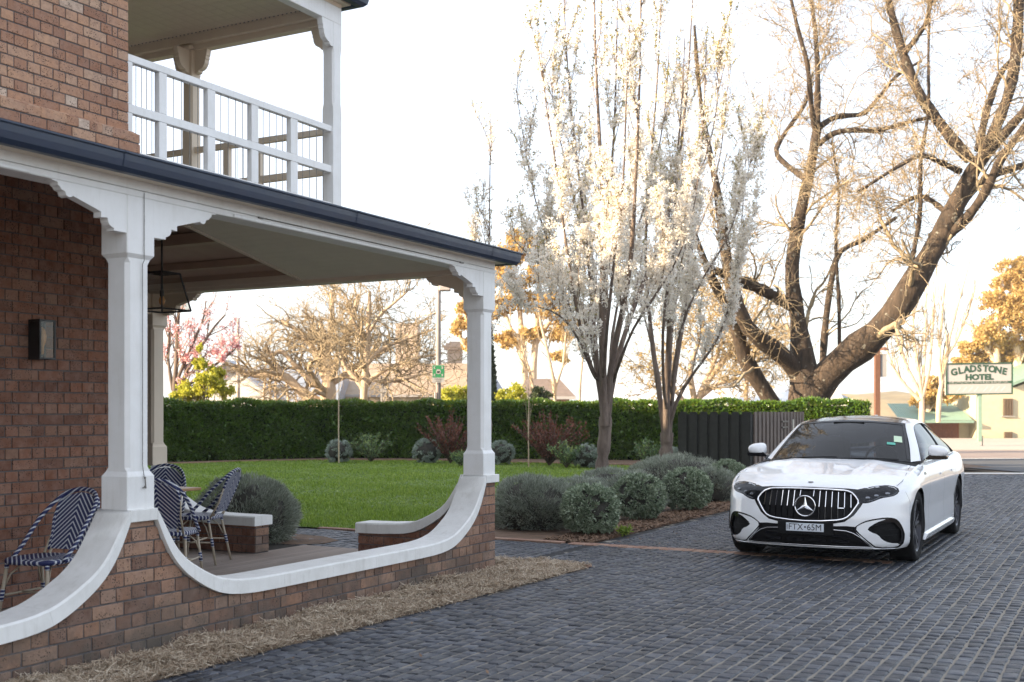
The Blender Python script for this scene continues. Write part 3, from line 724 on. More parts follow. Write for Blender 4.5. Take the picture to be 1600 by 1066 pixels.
# ================================================================ BALCONY
ba=thing('balcony','white upper balcony with rectangular railing and wire infill above the verandah','balcony',W(-1,3,3.6))
SB=2.2; TB0,TB1=.40,.546
def upost(t,s,z0,z1,w=.146,mt=None):
    mb=MB(); c=(t+w/2,s+w/2); v=[]
    for z,h,ch in ((z0,w/2,.003),(4.75,w/2,.003),(4.80,w/2,.02),(z1-.32,w/2,.02),(z1-.27,w/2,.003),(z1,w/2,.003)):
        for a,b_ in [(-h,-h+ch),(-h+ch,-h),(h-ch,-h),(h,-h+ch),(h,h-ch),(h-ch,h),(-h+ch,h),(-h,h-ch)]: v.append(tuple(W(c[0]+a,c[1]+b_,z)))
    mb.add(v,[(k*8+i,k*8+(i+1)%8,k*8+8+(i+1)%8,k*8+8+i) for k in range(5) for i in range(8)]); return mb.ob('post',mt or M['white'],ba)
upost(TB0,SB,3.5,5.66); upost(TB0,4.22,3.5,5.66,mt=M['cream']); upost(TB0,6.4,3.5,5.66,mt=M['cream'])
def rail(t0,t1,s0,s1,z0,z1,mt): mb=MB(); bx(mb,(t0,s0,z0),(t1,s1,z1),.004); return mb.ob('rail',mt,ba)
for z0,z1 in ((4.487,4.55),(4.05,4.125),(3.66,3.73)):
    rail(-2.44,TB0,SB+.02,SB+.085,z0,z1,M['white']); 
    for s0,s1 in ((SB+.146,4.22),(4.366,6.4)): rail(TB0+.045,TB0+.11,s0,s1,z0,z1,M['cream'])
bal=[(-2.44,-2.38),(-2.074,-1.982),(-1.47,-1.37),(-.868,-.768),(-.275,-.165)]
for a,c in bal:
    for z0,z1 in ((4.126,4.486),(3.731,4.049)):
        mb=MB(); bx(mb,(a,SB+.022,z0),(c,SB+.083,z1),.003); mb.ob('baluster',M['white'],ba)
edges=[a for q in bal for a in q][1:]+[TB0]
for a,c in zip(edges[::2],edges[1::2]):
    for k in range(4):
        t=a+(c-a)*(k+1)/5; mb=MB(); mb.tube([W(t,SB+.05,3.70),W(t,SB+.05,4.52)],.0035,5); mb.ob('wire',M['wire'],ba)
for s0,s1 in ((SB+.146,4.22),(4.366,6.4)):
    n=4
    for k in range(1,n):
        s=s0+(s1-s0)*k/n
        for z0,z1 in ((4.126,4.486),(3.731,4.049)): mb=MB(); bx(mb,(TB0+.047,s-.04,z0),(TB0+.108,s+.04,z1),.003); mb.ob('baluster',M['cream'],ba)
    for k in range(20):
        s=s0+(s1-s0)*(k+.5)/20
        if k%5==4: continue
        mb=MB(); mb.tube([W(TB0+.08,s,3.70),W(TB0+.08,s,4.52)],.0035,5); mb.ob('wire',M['wire'],ba)
mb=MB(); bx(mb,(-2.44,SB-.0,3.36),(TB1,9,3.58)); mb.ob('floor',M['cream'],ba)
# upper brackets
UB=[(0,5.66),(0,5.40),(.03,5.395),(.06,5.41),(.062,5.43),(.09,5.435),(.13,5.46),(.155,5.50),(.16,5.54),(.17,5.55),(.17,5.585),(.18,5.59),(.19,5.66)]
def ub(fr,mt): mb=MB(); mb.prism(UB,.004,.07,fr); mb.ob('bracket',mt,ba)
ub(lambda d,z,h:tuple(W(TB0-d,SB+h,z)),M['white']); ub(lambda d,z,h:tuple(W(TB1-h-.03,SB+.146+d,z)),M['cream'])
for s_ in (4.22,6.4):
    ub(lambda d,z,h:tuple(W(TB1-h-.03,s_-d,z)),M['cream']); ub(lambda d,z,h:tuple(W(TB1-h-.03,s_+.146+d,z)),M['cream']); ub(lambda d,z,h:tuple(W(TB0-d,s_+h+.03,z)),M['cream'])
mb=MB(); bx(mb,(-2.44,SB,5.66),(TB1,SB+.11,5.84),.004); mb.ob('beam',M['white'],ba)
mb=MB(); bx(mb,(TB0+.03,SB+.11,5.66),(TB1-.01,9,5.73),.006); bx(mb,(TB0-.03,SB+.11,5.73),(TB1-.003,9,5.82),.004); mb.ob('side_beam',M['cream'],ba)
for s_ in (4.22,6.4): mb=MB(); bx(mb,(TB0-.06,s_-.03,5.665),(TB0-.001,s_+.176,5.70),.004); mb.ob('capital',M['cream'],ba)
# pressed-metal ceiling panels
m,nt,p,out=newmat('pressed_metal_ceiling'); b=NB(nt); pos=b.pos()
vr=b.n('ShaderNodeVectorRotate'); vr.rotation_type='Z_AXIS'; vr.inputs['Angle'].default_value=-ROT_F; b.l(pos,vr.inputs[0])
q=b.xyz(vr.outputs[0]); wv=lambda x,k:b.math('ABSOLUTE',b.math('SINE',b.math('MULTIPLY',x,k)))
h=b.math('MINIMUM',wv(q[0],21),wv(q[1],21)); h=b.ramp(h,[(0,1),(.12,0),(.2,.6),(.9,.2)])
p.inputs['Base Color'].default_value=(.58,.50,.40,1); p.inputs['Roughness'].default_value=.45; b.bump(h,.6,.012,p); M['pressed']=m
mb=MB(); bx(mb,(-2.44,SB+.11,5.84),(TB0-.03,9,5.87)); mb.ob('ceiling',M['pressed'],ba)
s=SB+.14
mb=MB()
while s<8.5: bx(mb,(TB0-.038,s,5.822),(TB0-.026,s+.03,5.838)); s+=.06
tag(mb.ob('dentil',M['cream'],ba),kind='stuff')
gutter([(-9,SB-.07,0,-1),(TB1+.07,SB-.07,1,-1),(TB1+.07,9,1,0)],5.9,par=ba,sc=1.3)
mb=MB(); bx(mb,(-2.44,SB-.07,5.885),(TB1+.07,SB+.02,5.9)); bx(mb,(TB1-.02,SB+.02,5.885),(TB1+.07,9,5.9)); bx(mb,(-2.44,SB+.002,5.842),(TB1,SB+.09,5.884)); mb.ob('soffit',M['cream'],ba)
mb=MB(); bx(mb,(-2.44,SB,5.99),(TB1,9,6.02)); mb.ob('roof',M['roof'],ba)

# ================================================================ LAMPS
# wall lantern: black box with a glass front
wl_=thing('wall_lantern','black box lantern on the shaded brick wall at left','wall lamp',W(-3.35,2.1,1.9))
tA,z1=front(38,500,SW-.07); tB,z0=front(85,563,SW-.07)
tA+=.06
mb=MB(); 
def frame_box(mb,a,b_,w):
    (x0,y0,z0_),(x1,y1,z1_)=a,b_
    for x in (x0,x1-w):
        for y in (y0,y1-w): bx(mb,(x,y,z0_+w),(x+w,y+w,z1_-w))
    for z in (z0_,z1_-w):
        bx(mb,(x0,y0,z),(x1,y0+w,z+w)); bx(mb,(x0,y1-w,z),(x1,y1,z+w)); bx(mb,(x0,y0+w,z),(x0+w,y1-w,z+w)); bx(mb,(x1-w,y0+w,z),(x1,y1-w,z+w))
S0,S1=SW-.13,SW-.003; z0,z1=1.90,2.205; tA,tB=-3.50,-3.35
frame_box(mb,(tA,S0,z0),(tB,S1,z1),.014); bx(mb,(tA+.015,S1-.006,z0+.015),(tB-.015,S1-.001,z1-.015)); bx(mb,(tA+.015,S0+.015,z1-.012),(tB-.015,S1-.015,z1-.004)); bx(mb,(tA+.002,S0+.015,z0+.015),(tA+.006,S1-.015,z1-.015)); mb.ob('frame',M['black'],wl_)
mb=MB(); mb.add([tuple(W(*q)) for q in ((tA+.014,S0+.006,z0+.014),(tB-.014,S0+.006,z0+.014),(tB-.014,S0+.006,z1-.014),(tA+.014,S0+.006,z1-.014))],[(0,1,2,3)]); mb.ob('pane',M['pane'],wl_)
mb=MB(); mb.add([tuple(W(*q)) for q in ((tB-.006,S0+.014,z0+.014),(tB-.006,S1-.014,z0+.014),(tB-.006,S1-.014,z1-.014),(tB-.006,S0+.014,z1-.014))],[(0,1,2,3)]); mb.ob('pane',M['pane'],wl_)
M['bulb']=simple('amber_bulb',(.55,.28,.10),.12,var=0)
c=W((tA+tB)/2,(S0+S1)/2,0); mb=MB(); mb.lathe([(.012,z0+.04),(.014,z0+.10),(.03,z0+.14),(.034,z0+.18),(.022,z0+.23),(.004,z0+.25)],c,12); mb.ob('bulb',M['bulb'],wl_,smooth=True)
# hanging lantern
cT,cS=-1.95,2.75
# centre from the picture: x 264, y 430 at depth of the ceiling hook
Yh=9.9; hc=at(253,430,Yh)
hl=thing('hanging_lantern','tapered black framed lantern hanging from the verandah ceiling','hanging lamp',hc)
def tap(h): return np.interp(h,[0,1],[.170,.105])
zb=at(0,485,Yh)[2]; zt=at(0,427,Yh)[2]
def lan(u,v_,h): k=tap(h); d=D1*u*k+D2*v_*k; return np.array([hc[0],hc[1],zb+(zt-zb)*h])+d
mb=MB(); r_=.008
cr=[(-1,-1),(1,-1),(1,1),(-1,1)]
for i in range(4):
    a,c=cr[i],cr[(i+1)%4]
    mb.tube([lan(*a,0),lan(*a,1)],r_,4); mb.tube([lan(*a,0),lan(*c,0)],r_,4); mb.tube([lan(*a,1),lan(*c,1)],r_,4)
top=np.array([hc[0],hc[1],zt]); 
mb.tube([lan(-1,0,1),lan(1,0,1)],.008,4); mb.tube([lan(0,-1,1),lan(0,1,1)],.008,4)
mb.ob('frame',M['black'],hl)
mb=MB(); mb.tube([top,np.array([hc[0],hc[1],3.30])],.009,6); mb.lathe([(.05,3.29),(.05,3.32)],(hc[0],hc[1],0),14); mb.ob('rod',M['black'],hl)
mb=MB()
for i in range(4):
    a,c=cr[i],cr[(i+1)%4]; mb.add([tuple(lan(*a,0)),tuple(lan(*c,0)),tuple(lan(*c,1)),tuple(lan(*a,1))],[(0,1,2,3)])
mb.ob('pane',M['pane'],hl)
mb=MB(); mb.tube([top,top-np.array([0,0,.14])],.011,8); mb.lathe([(.017,0),(.02,.03),(.02,.05),(.008,.06)],top-np.array([0,0,.20]),10); mb.ob('lamp_holder',M['black'],hl)
mb=MB(); mb.lathe([(.004,0),(.024,.02),(.028,.05),(.012,.09)],top-np.array([0,0,.28]),12); mb.ob('bulb',M['bulb'],hl,smooth=True)
# ================================================================ CAFE FURNITURE
def stripe_mat(name,mode):
    m,nt,p,out=newmat(name); b=NB(nt); q=b.xyz(b.co('Object'))
    if mode=='back': v=b.math('ADD',b.math('MULTIPLY',q[2],1.0),b.math('MULTIPLY',b.math('ABSOLUTE',q[0]),1.05))
    elif mode=='seat': v=b.math('ADD',q[1],b.math('MULTIPLY',b.math('ABSOLUTE',q[0]),1.0))
    elif mode=='wrap': v=b.math('MULTIPLY',q[2],1.6)
    else: v=b.math('ADD',b.math('MULTIPLY',q[2],1.1),b.math('MULTIPLY',q[0],.8))
    s_=b.math('SINE',b.math('MULTIPLY',v,2*math.pi/.040)); k=b.ramp(s_,[(.47,0),(.53,1)])
    wv=b.n('ShaderNodeTexWave'); wv.inputs['Scale'].default_value=55; wv.inputs['Distortion'].default_value=1; b.l(b.co('Object'),wv.inputs['Vector'])
    c=b.mix(k,(.012,.02,.10),(.62,.64,.68)); b.l(c,p.inputs['Base Color']); p.inputs['Roughness'].default_value=.5
    b.bump(wv.outputs['Fac'],.5,.004,p); return m
for k in ('back','seat','wrap','hoop'): M['st_'+k]=stripe_mat('woven_stripe_'+k,k)
M['bamboo']=simple('bamboo_look_aluminium',(.42,.35,.26),.45,var=.1,scale=20)
def make_chair(label):
    t=thing('bistro_chair',label,'chair',(0,0,0),'striped bistro chairs on the verandah')
    yb=lambda z:-.19-(z-.45)*.42
    # seat
    mb=MB(); out=[]; n=28
    for i in range(n):
        a=2*math.pi*i/n; ex=.55; x=.215*abs(math.cos(a))**ex*(1 if math.cos(a)>=0 else -1); y=.21*abs(math.sin(a))**ex*(1 if math.sin(a)>=0 else -1); out.append((x*(1+.06*y/.21),y))
    rings=[(.96,.432),(1.0,.445),(1.0,.462),(.93,.472),(.6,.466),(.05,.462)]
    v=[(x*k,y*k,z) for k,z in rings for x,y in out]; f=[(k*n+i,k*n+(i+1)%n,(k+1)*n+(i+1)%n,(k+1)*n+i) for k in range(len(rings)-1) for i in range(n)]+[tuple(range(n))[::-1],tuple((len(rings)-1)*n+i for i in range(n))]
    mb.add(v,f); mb.ob('seat',M['st_seat'],t,smooth=True)
    # back panel
    ol=[(-.135,.50),(.135,.50),(.155,.60),(.172,.70),(.168,.78)]+[(.168*math.cos(a),.78+.115*math.sin(a)) for a in np.linspace(.15,math.pi-.15,13)]+[(-.168,.78),(-.172,.70),(-.155,.60)]
    mb=MB(); mb.prism(ol,-.008,.008,lambda a,z,h:(a,yb(z)+h,z)); mb.ob('backrest',M['st_back'],t)
    ho_=[(-.150,.49),(-.158,.60),(-.182,.70),(-.180,.79)]+[(-.18*math.cos(a),.79+.125*math.sin(a)) for a in np.linspace(.2,math.pi-.2,11)]+[(.180,.79),(.182,.70),(.158,.60),(.150,.49)]
    mb=MB(); mb.tube([(a,yb(z),z) for a,z in ho_],.013,7); mb.ob('back_trim',M['st_hoop'],t,smooth=True)
    # outer hoop from the seat sides to over the back
    h=[(-.225,.06,.455),(-.228,-.06,.56),(-.222,-.17,.70),(-.195,-.30,.82),(-.13,-.375,.90),(0,-.395,.925),(.13,-.375,.90),(.195,-.30,.82),(.222,-.17,.70),(.228,-.06,.56),(.225,.06,.455)]
    hh=np.array(h); tt=np.linspace(0,10,41); hs=np.stack([np.interp(tt,range(11),hh[:,i]) for i in range(3)],1)
    for _ in range(3): hs[1:-1]=(hs[:-2]+hs[1:-1]*2+hs[2:])/4
    mb=MB(); mb.tube(hs,.015,8); mb.ob('arm_hoop',M['st_hoop'],t,smooth=True)
    # legs, stretchers, braces
    for sx in (-1,1):
        for sy in (-1,1):
            top=(sx*.175,sy*.155,.44); bot=(sx*.215,sy*.215+(-.03 if sy<0 else 0),0)
            g=lambda u:tuple(top[i]+(bot[i]-top[i])*u for i in range(3))
            mb=MB(); mb.tube([g(0),g(.5),g(1)],[.0125,.0125,.0115],8); lg=mb.ob('leg',M['bamboo'],t,smooth=True)
            
            for ua,ub_ in ((.42,.60),(.02,.09)): mb=MB(); mb.tube([g(ua),g(ub_)],.0155,8); mb.ob('wrap',M['st_wrap'],lg,smooth=True)
    for sx in (-1,1):
        mb=MB(); mb.tube([(sx*.195,.185,.215),(sx*.195,-.19,.215)],.0085,6); mb.ob('stretcher',M['bamboo'],t,smooth=True)
        for sy in (-1,1):
            mb=MB(); mb.tube([(sx*.19,sy*.17,.27),(sx*.17,sy*.13,.36),(sx*.12,sy*.06,.43)],.006,6); mb.ob('brace',M['bamboo'],t,smooth=True)
    mb=MB(); mb.tube([(-.195,0,.215),(.195,0,.215)],.0085,6); mb.ob('stretcher',M['bamboo'],t,smooth=True)
    for sx in (-1,1): mb=MB(); mb.tube([(sx*.12,-.17,.45),(sx*.13,yb(.50),.50)],.010,6); mb.tube([(sx*.165,-.17,.45),(sx*.17,yb(.6)-.005,.6),(sx*.19,yb(.72)-.01,.74)],.010,6); mb.ob('back_upright',M['bamboo'],t,smooth=True)
    return t
def copy_tree(o,parent=None):
    c=o.copy(); COL.objects.link(c)
    if parent: c.parent=parent
    for ch in list(o.children): copy_tree(ch,c)
    return c
c0=make_chair('blue and white striped bistro chair against the shaded brick wall, left of the near post')
ch=[(c0,-3.27,8.05,(-.36,-.93),None)]
c1=copy_tree(c0); ch.append((c1,-2.93,9.9,(.05,1.0),'striped bistro chair with its back to the camera, just right of the near post'))
c2=copy_tree(c0); ch.append((c2,-3.60,11.8,(.15,-1.0),'striped bistro chair on the far side of the table, mostly hidden by another chair'))
c3=copy_tree(c0); ch.append((c3,-3.08,11.35,(-1,.10),'striped bistro chair seen from the side, between the table and the garden'))
for o,x,y,d,lb in ch:
    o.location=(x,y,.016); o.rotation_euler=(0,0,math.atan2(-d[0],d[1]))
    if lb: o['label']=lb
c3['label']='striped bistro chair seen side-on, before the low end wall and lavender'
M['wood']=simple('oiled_table_wood',(.42,.24,.12),.45,var=.15,scale=10)
def table(label,x,y,rot=0.3):
    t=thing('cafe_table',label,'table',(0,0,0))
    mb=MB(); mb.box((-.33,-.33,.725),(.33,.33,.752),cham=.006); mb.ob('tabletop',M['wood'],t)
    mb=MB(); mb.lathe([(.03,.02),(.024,.06),(.022,.70),(.09,.715),(.09,.724)],(0,0,0),12); mb.ob('column',M['black'],t,smooth_angle=40)
    for k in range(4):
        a=k*math.pi/2+math.pi/4; mb=MB(); mb.tube([(0.02*math.cos(a),0.02*math.sin(a),.06),(.30*math.cos(a),.30*math.sin(a),.015)],.016,6); mb.ob('foot',M['black'],t)
    t.location=(x,y,.016); t.rotation_euler=(0,0,rot); return t
table('wooden cafe table behind the near post, its corner showing beside the swept wall',-3.44,10.98,ROT_F)
table('wooden cafe table at the very left edge by the shaded brick wall',-3.88,7.62,.2)

# ================================================================ SHRUBS
def diamonds(P,axis,L,w,rg,bend=.0):
    n=len(P); axis=axis/(np.linalg.norm(axis,axis=1,keepdims=True)+1e-9)
    r=rg.normal(0,1,(n,3)); q=np.cross(axis,r); q/=np.linalg.norm(q,axis=1,keepdims=True)+1e-9
    L=np.broadcast_to(L,(n,))[:,None]; w=np.broadcast_to(w,(n,))[:,None]
    nn=np.cross(axis,q)
    V=np.stack([P,P+axis*L*.5+q*w,P+axis*L+nn*L*bend,P+axis*L*.5-q*w],1).reshape(-1,3)
    return V,np.arange(4*n).reshape(-1,4)
def lumpy(dirs,seed,amp,k=3.):
    r=np.random.default_rng(seed); f=np.zeros(len(dirs))
    for i in range(5):
        a=r.normal(0,1,3); f+=np.sin(dirs@a*k*(1+i*.5)+r.uniform(0,6))/(1+i*.6)
    return 1+amp*f/2
def core_mesh(name,c,rad,seed,amp,mt,parent,sc=.86,flat=.0):
    bm=bmesh.new(); bmesh.ops.create_icosphere(bm,subdivisions=3,radius=1)
    d=np.array([v.co[:] for v in bm.verts]); r=lumpy(d,seed,amp)[:,None]*np.array(rad)*sc
    V=d*r+np.array(c); V[:,2]=np.maximum(V[:,2],.0); Fc=[tuple(v.index for v in f.verts) for f in bm.faces]; bm.free()
    return mk(name,V,Fc,mt,parent,smooth=True)
M['twiggy']=simple('shrub_interior',(.045,.042,.034),.95,var=.4,scale=20)
M['box_leaf']=leaf_mat('grey_green_leaf',[(0,(.06,.09,.05)),(.4,(.20,.26,.16)),(.75,(.40,.46,.33)),(1,(.66,.70,.58))],trans=.15,rough=.55,scale=3)
M['lav_leaf']=leaf_mat('silver_lavender_leaf',[(0,(.10,.12,.09)),(.5,(.30,.33,.26)),(.85,(.48,.51,.43)),(1,(.64,.67,.58))],trans=.1,rough=.7,scale=3)
M['santolina']=leaf_mat('pale_silver_leaf',[(0,(.17,.22,.18)),(.5,(.31,.37,.31)),(1,(.48,.52,.45))],trans=.15,rough=.6,scale=3)
def ball(label,c,rad,seed,mt,n,L,w,kind='ball',cat='shrub',group=None,spread=.9,amp=.06,name='clipped_shrub',up=0.):
    rg=np.random.default_rng(seed); g=thing(name,label,cat,(c[0],c[1],0.),group)
    d=rg.normal(0,1,(n,3)); d/=np.linalg.norm(d,axis=1,keepdims=True)
    d=d[d[:,2]>-.75]; n=len(d)
    clump=rg.normal(0,1,(max(20,n//45),3)); clump/=np.linalg.norm(clump,axis=1,keepdims=True)
    cl=rg.normal(0,1,(n//(60 if kind=='ball' else 110),3)); cl/=np.linalg.norm(cl,axis=1,keepdims=True); ci=rg.integers(0,len(cl),n); d=cl[ci]+rg.normal(0,.07 if kind=='ball' else .10,(n,3)); d/=np.linalg.norm(d,axis=1,keepdims=True); d=d[d[:,2]>-.8]; n=len(d)
    cr_=rg.uniform(-.07,.045,len(cl))[ci[:n]] if False else 0
    r=lumpy(d,seed,amp)*(1-np.abs(rg.normal(0,.055,n)))*(1+.06*np.sin(d[:,0]*19+d[:,2]*15+seed)*np.sin(d[:,1]*17+d[:,2]*9)+.04*np.sin(d[:,0]*41)*np.sin(d[:,2]*37+d[:,1]*33))
    P=d*r[:,None]*np.array(rad)+np.array(c); k=P[:,2]>.015; P=P[k];d=d[k];n=len(P)
    ax=d*(1 if kind=='ball' else .8)+rg.normal(0,spread,(n,3))*(.55 if kind=='ball' else .22)+np.array([0,0,up])
    V,Fc=diamonds(P,ax,rg.uniform(.6,1.4,n)*L,rg.uniform(.7,1.3,n)*w,rg)
    tag(mk('foliage',V,Fc,mt,g),kind='stuff'); core_mesh('stems',c,rad,seed,amp,M['twiggy'],g,sc=.84)
    return g
balls=[(922,838,.345,'first clipped grey-green ball shrub, nearest the verandah corner and the paver band'),(997,815,.36,'second clipped ball shrub along the drive, right of the first one'),(1072,800,.365,'third clipped ball shrub along the drive, in front of the second pear trunk'),(1137,778,.36,'fourth clipped ball shrub, next to the dark fence beside the white car')]
for i,(px,py,r_,lb) in enumerate(balls):
    Y=2700/(py-643)+r_*.8; c=ground_at(px,Y); ball(lb,(c[0],c[1],r_*.85),(r_,r_,r_*.88),10+i,M['box_leaf'],21000,.036,.0105,group='clipped ball shrubs along the drive',amp=.04)
def lav(px,Y,rad,label,seed,n=26000,zc_=None):
    c=ground_at(px,Y); return ball(label,(c[0],c[1],rad[2]*.55 if zc_ is None else zc_),rad,seed,M['lav_leaf'],n,.055,.0036,kind='lav',up=.4,group='silver lavender mounds',amp=.09,name='lavender_bush')
lav(833,14.9,(.55,.55,.41),'large silver lavender mound at the verandah corner, left of the first ball shrub',31,34000,.27)
lav(385,13.35,(.60,.58,.44),'wide silver lavender mound on the left beside the far low wall and the lawn',32,40000,.28)
lav(905,17.0,(.55,.45,.33),'low lavender mound showing behind the large one, at the foot of the first pear tree',33,14000,.18)
lav(950,18.0,(.60,.6,.38),'lavender mound just right of the first pear trunk',34,18000,.22)
lav(985,17.3,(.48,.5,.36),'greener lavender mound between the first and second ball shrubs',35,18000,.21)
lav(1062,21.0,(.92,.9,.42),'broad silver mound behind the second pear trunk',36,26000,.26)
lav(1115,19.3,(.40,.42,.32),'lavender mound between the third ball shrub and the dark fence',37,14000,.22)
lav(1030,22.6,(.60,.6,.36),'small far lavender mound behind the second pear trunk, near the lawn',38,12000,.22)
# shrubs in the bed along the hedge
for i,(px,Y,r_,lb) in enumerate([(529,34.0,.36,'round silver ball shrub under the slim sapling in front of the hedge'),(667,33.6,.38,'round silver ball shrub left of the left red bush'),(783,32.6,.36,'silver ball shrub peeping out right of the near corner post'),(916,30.6,.34,'pale ball shrub by the hedge just left of the first pear trunk'),(1052,28.3,.33,'small pale ball shrub beside the dark fence')]):
    c=ground_at(px,Y); ball(lb,(c[0],c[1],r_*.85),(r_,r_,r_*.92),50+i,M['santolina'],5000,.06,.012,group='silver ball shrubs in the hedge bed')
def spray(label,c,n,h,spread,mt,seed,L,w,name='shrub',cat='shrub',group=None,stem=.012,leafn=26,lean=.5):
    rg=np.random.default_rng(seed); g=thing(name,label,cat,(c[0],c[1],0),group)
    a=rg.uniform(0,6.28,n); e=rg.random(n)**.6*lean; K=6; u=np.linspace(0,1,K)
    hh=h*rg.uniform(.7,1.05,n); P=np.zeros((n,K,3)); P[:,:,0]=c[0]+np.cos(a)[:,None]*e[:,None]*spread*u**1.2; P[:,:,1]=c[1]+np.sin(a)[:,None]*e[:,None]*spread*u**1.2; P[:,:,2]=(hh*(1-.25*e))[:,None]*u
    V,Fc=tubes(P,np.linspace(stem,stem*.35,K)[None].repeat(n,0),4); mk('stems',V,Fc,M['twig_dark'],g)
    i=rg.integers(0,n,n*leafn); s_=rg.uniform(.22,1,n*leafn); k=np.clip((s_*(K-1)).astype(int),0,K-2); fr=(s_*(K-1)-k)[:,None]
    Q=P[i,k]*(1-fr)+P[i,k+1]*fr; ax=rg.normal(0,.6,(len(Q),3))+np.array([0,0,.6])
    V,Fc=diamonds(Q,ax,rg.uniform(.6,1.3,len(Q))*L,w,rg); tag(mk('foliage',V,Fc,mt,g),kind='stuff'); return g
M['twig_dark']=bark_mat('dark_twig',(.05,.035,.025),(.12,.085,.06))
M['red_leaf']=leaf_mat('berberis_leaf',[(0,(.08,.025,.02)),(.5,(.18,.055,.035)),(1,(.30,.11,.06))],trans=.25,scale=4)
M['euph']=leaf_mat('euphorbia_leaf',[(0,(.06,.11,.06)),(.5,(.14,.22,.10)),(.9,(.34,.42,.12)),(1,(.45,.5,.15))],trans=.25,scale=4)
for i,(px,Y,h,lb) in enumerate([(704,33.4,1.62,'red-leaved barberry bush in front of the hedge, left of the near corner post'),(858,31.8,1.55,'red-leaved barberry bush in front of the hedge, right of the near corner post')]):
    spray(lb,ground_at(px,Y),75,h,1.15,M['red_leaf'],70+i,.07,.02,group='red barberry bushes',leafn=45,lean=1.,name='barberry_bush')
for i,(px,Y,h,sp,lb) in enumerate([(580,34.0,.95,.95,'yellow-tipped euphorbia between the two silver balls by the hedge'),(720,31.5,.42,.4,'small grey-green clump at the foot of the left red bush'),(885,30.5,.72,.7,'pale upright euphorbia between the right red bush and the pear trunk'),(1016,28.6,.85,.55,'yellow-tipped euphorbia left of the second pear trunk')]):
    spray(lb,ground_at(px,Y),26,h,sp,M['euph'],80+i,.10,.016,leafn=40,lean=.8,name='euphorbia',cat='plant',group='euphorbia clumps in the hedge bed')
spray('small bright green tuft at the foot of the first ball shrub by the drive',ground_at(975,13.9),30,.10,.22,M['blade'],91,.06,.006,name='grass_tuft',cat='plant',leafn=12,stem=.002)
c=W(2.7,.9,0)
# hedge -----------------------------------------------------------------------------------
M['hedge_leaf']=leaf_mat('laurel_leaf',[(0,(.025,.06,.012)),(.5,(.065,.14,.022)),(.85,(.12,.21,.03)),(1,(.22,.32,.045))],trans=.30,rough=.28,scale=1.5,tcol=(.35,.42,.03))
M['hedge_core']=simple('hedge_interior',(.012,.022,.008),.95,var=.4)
HP=[np.array(p_) for p_ in ((-15.5,29.6),(-13,31.6),(-9.5,35.0),(-6.2,37.2),(-1.,36.8),(3.6,35.6),(7.2,34.4),(10.35,33.4))]
hg=thing('hedge','long clipped dark green laurel hedge along the far edge of the lawn','hedge',(0,36,0))
Hh=1.74; Wh=.9
seg=[np.linalg.norm(b_-a) for a,b_ in zip(HP[:-1],HP[1:])]; tot=sum(seg); cum=np.r_[0,np.cumsum(seg)]
def hp(u):
    u=np.asarray(u)*tot; i=np.clip(np.searchsorted(cum,u,side='right')-1,0,len(seg)-1); f_=(u-cum[i])/np.array(seg)[i]
    A=np.array(HP)[i]; B=np.array(HP)[i+1]; d=(B-A)/np.linalg.norm(B-A,axis=1,keepdims=True); return A+(B-A)*f_[:,None],np.stack([d[:,1],-d[:,0]],1)
rg=np.random.default_rng(5); V_=[]
for part,n in (('face',74000),('top',26000)):
    u=rg.random(n); p_,nr=hp(u); wob=.05*np.sin(u*tot*2.1)+.035*np.sin(u*tot*5.3+1)
    if part=='face':
        z=rg.uniform(0.03,Hh+.02,n); dep=np.abs(rg.normal(0,.07,n))-.03+.03*np.sin(u*tot*4+z*5)+wob*.6
        P=np.concatenate([p_-nr*dep[:,None],z[:,None]],1); ax=np.concatenate([nr*.7,np.full((n,1),.15)],1)+rg.normal(0,.65,(n,3))
    else:
        o=rg.uniform(0,Wh,n); P=np.concatenate([p_-nr*o[:,None],(Hh+wob-np.abs(rg.normal(0,.04,n))+.03)[:,None]],1); ax=np.array([0,0,.7])+rg.normal(0,.6,(n,3))
    V_.append(diamonds(P,ax,rg.uniform(.6,1.25,n)*.125,rg.uniform(.8,1.2,n)*.028,rg))
V,Fc=join_vf(V_); tag(mk('foliage',V,Fc,M['hedge_leaf'],hg),kind='stuff')
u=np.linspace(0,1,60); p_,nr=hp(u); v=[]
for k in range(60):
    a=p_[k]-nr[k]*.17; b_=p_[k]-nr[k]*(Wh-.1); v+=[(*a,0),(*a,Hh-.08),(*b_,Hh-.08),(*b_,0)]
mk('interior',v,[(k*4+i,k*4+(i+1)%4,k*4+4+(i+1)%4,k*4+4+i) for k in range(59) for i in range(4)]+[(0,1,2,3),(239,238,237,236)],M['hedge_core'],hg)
# brick mowing edge at the foot of the hedge bed
ed=MB(); L_=LAWN[2:10]
P_=[np.array(q) for q in L_]
for a,b_ in zip(P_[:-1],P_[1:]):
    d=(b_-a); l=np.linalg.norm(d); d/=l; q=np.array([-d[1],d[0]])*.055; n=int(l/.24)
    for i in range(n):
        c=a+d*(i+.5)*l/n; e=d*(l/n/2-.005)
        ed.add([(*(c-e-q),-.02),(*(c+e-q),-.02),(*(c+e+q),-.02),(*(c-e+q),-.02),(*(c-e-q),.035),(*(c+e-q),.035),(*(c+e+q),.035),(*(c-e+q),.035)],[(0,3,2,1),(4,5,6,7),(0,1,5,4),(1,2,6,5),(2,3,7,6),(3,0,4,7)])
tag(ed.ob('lawn_edging',M['paver']),'brick mowing edge between the lawn and the hedge bed','edging',kind='stuff')

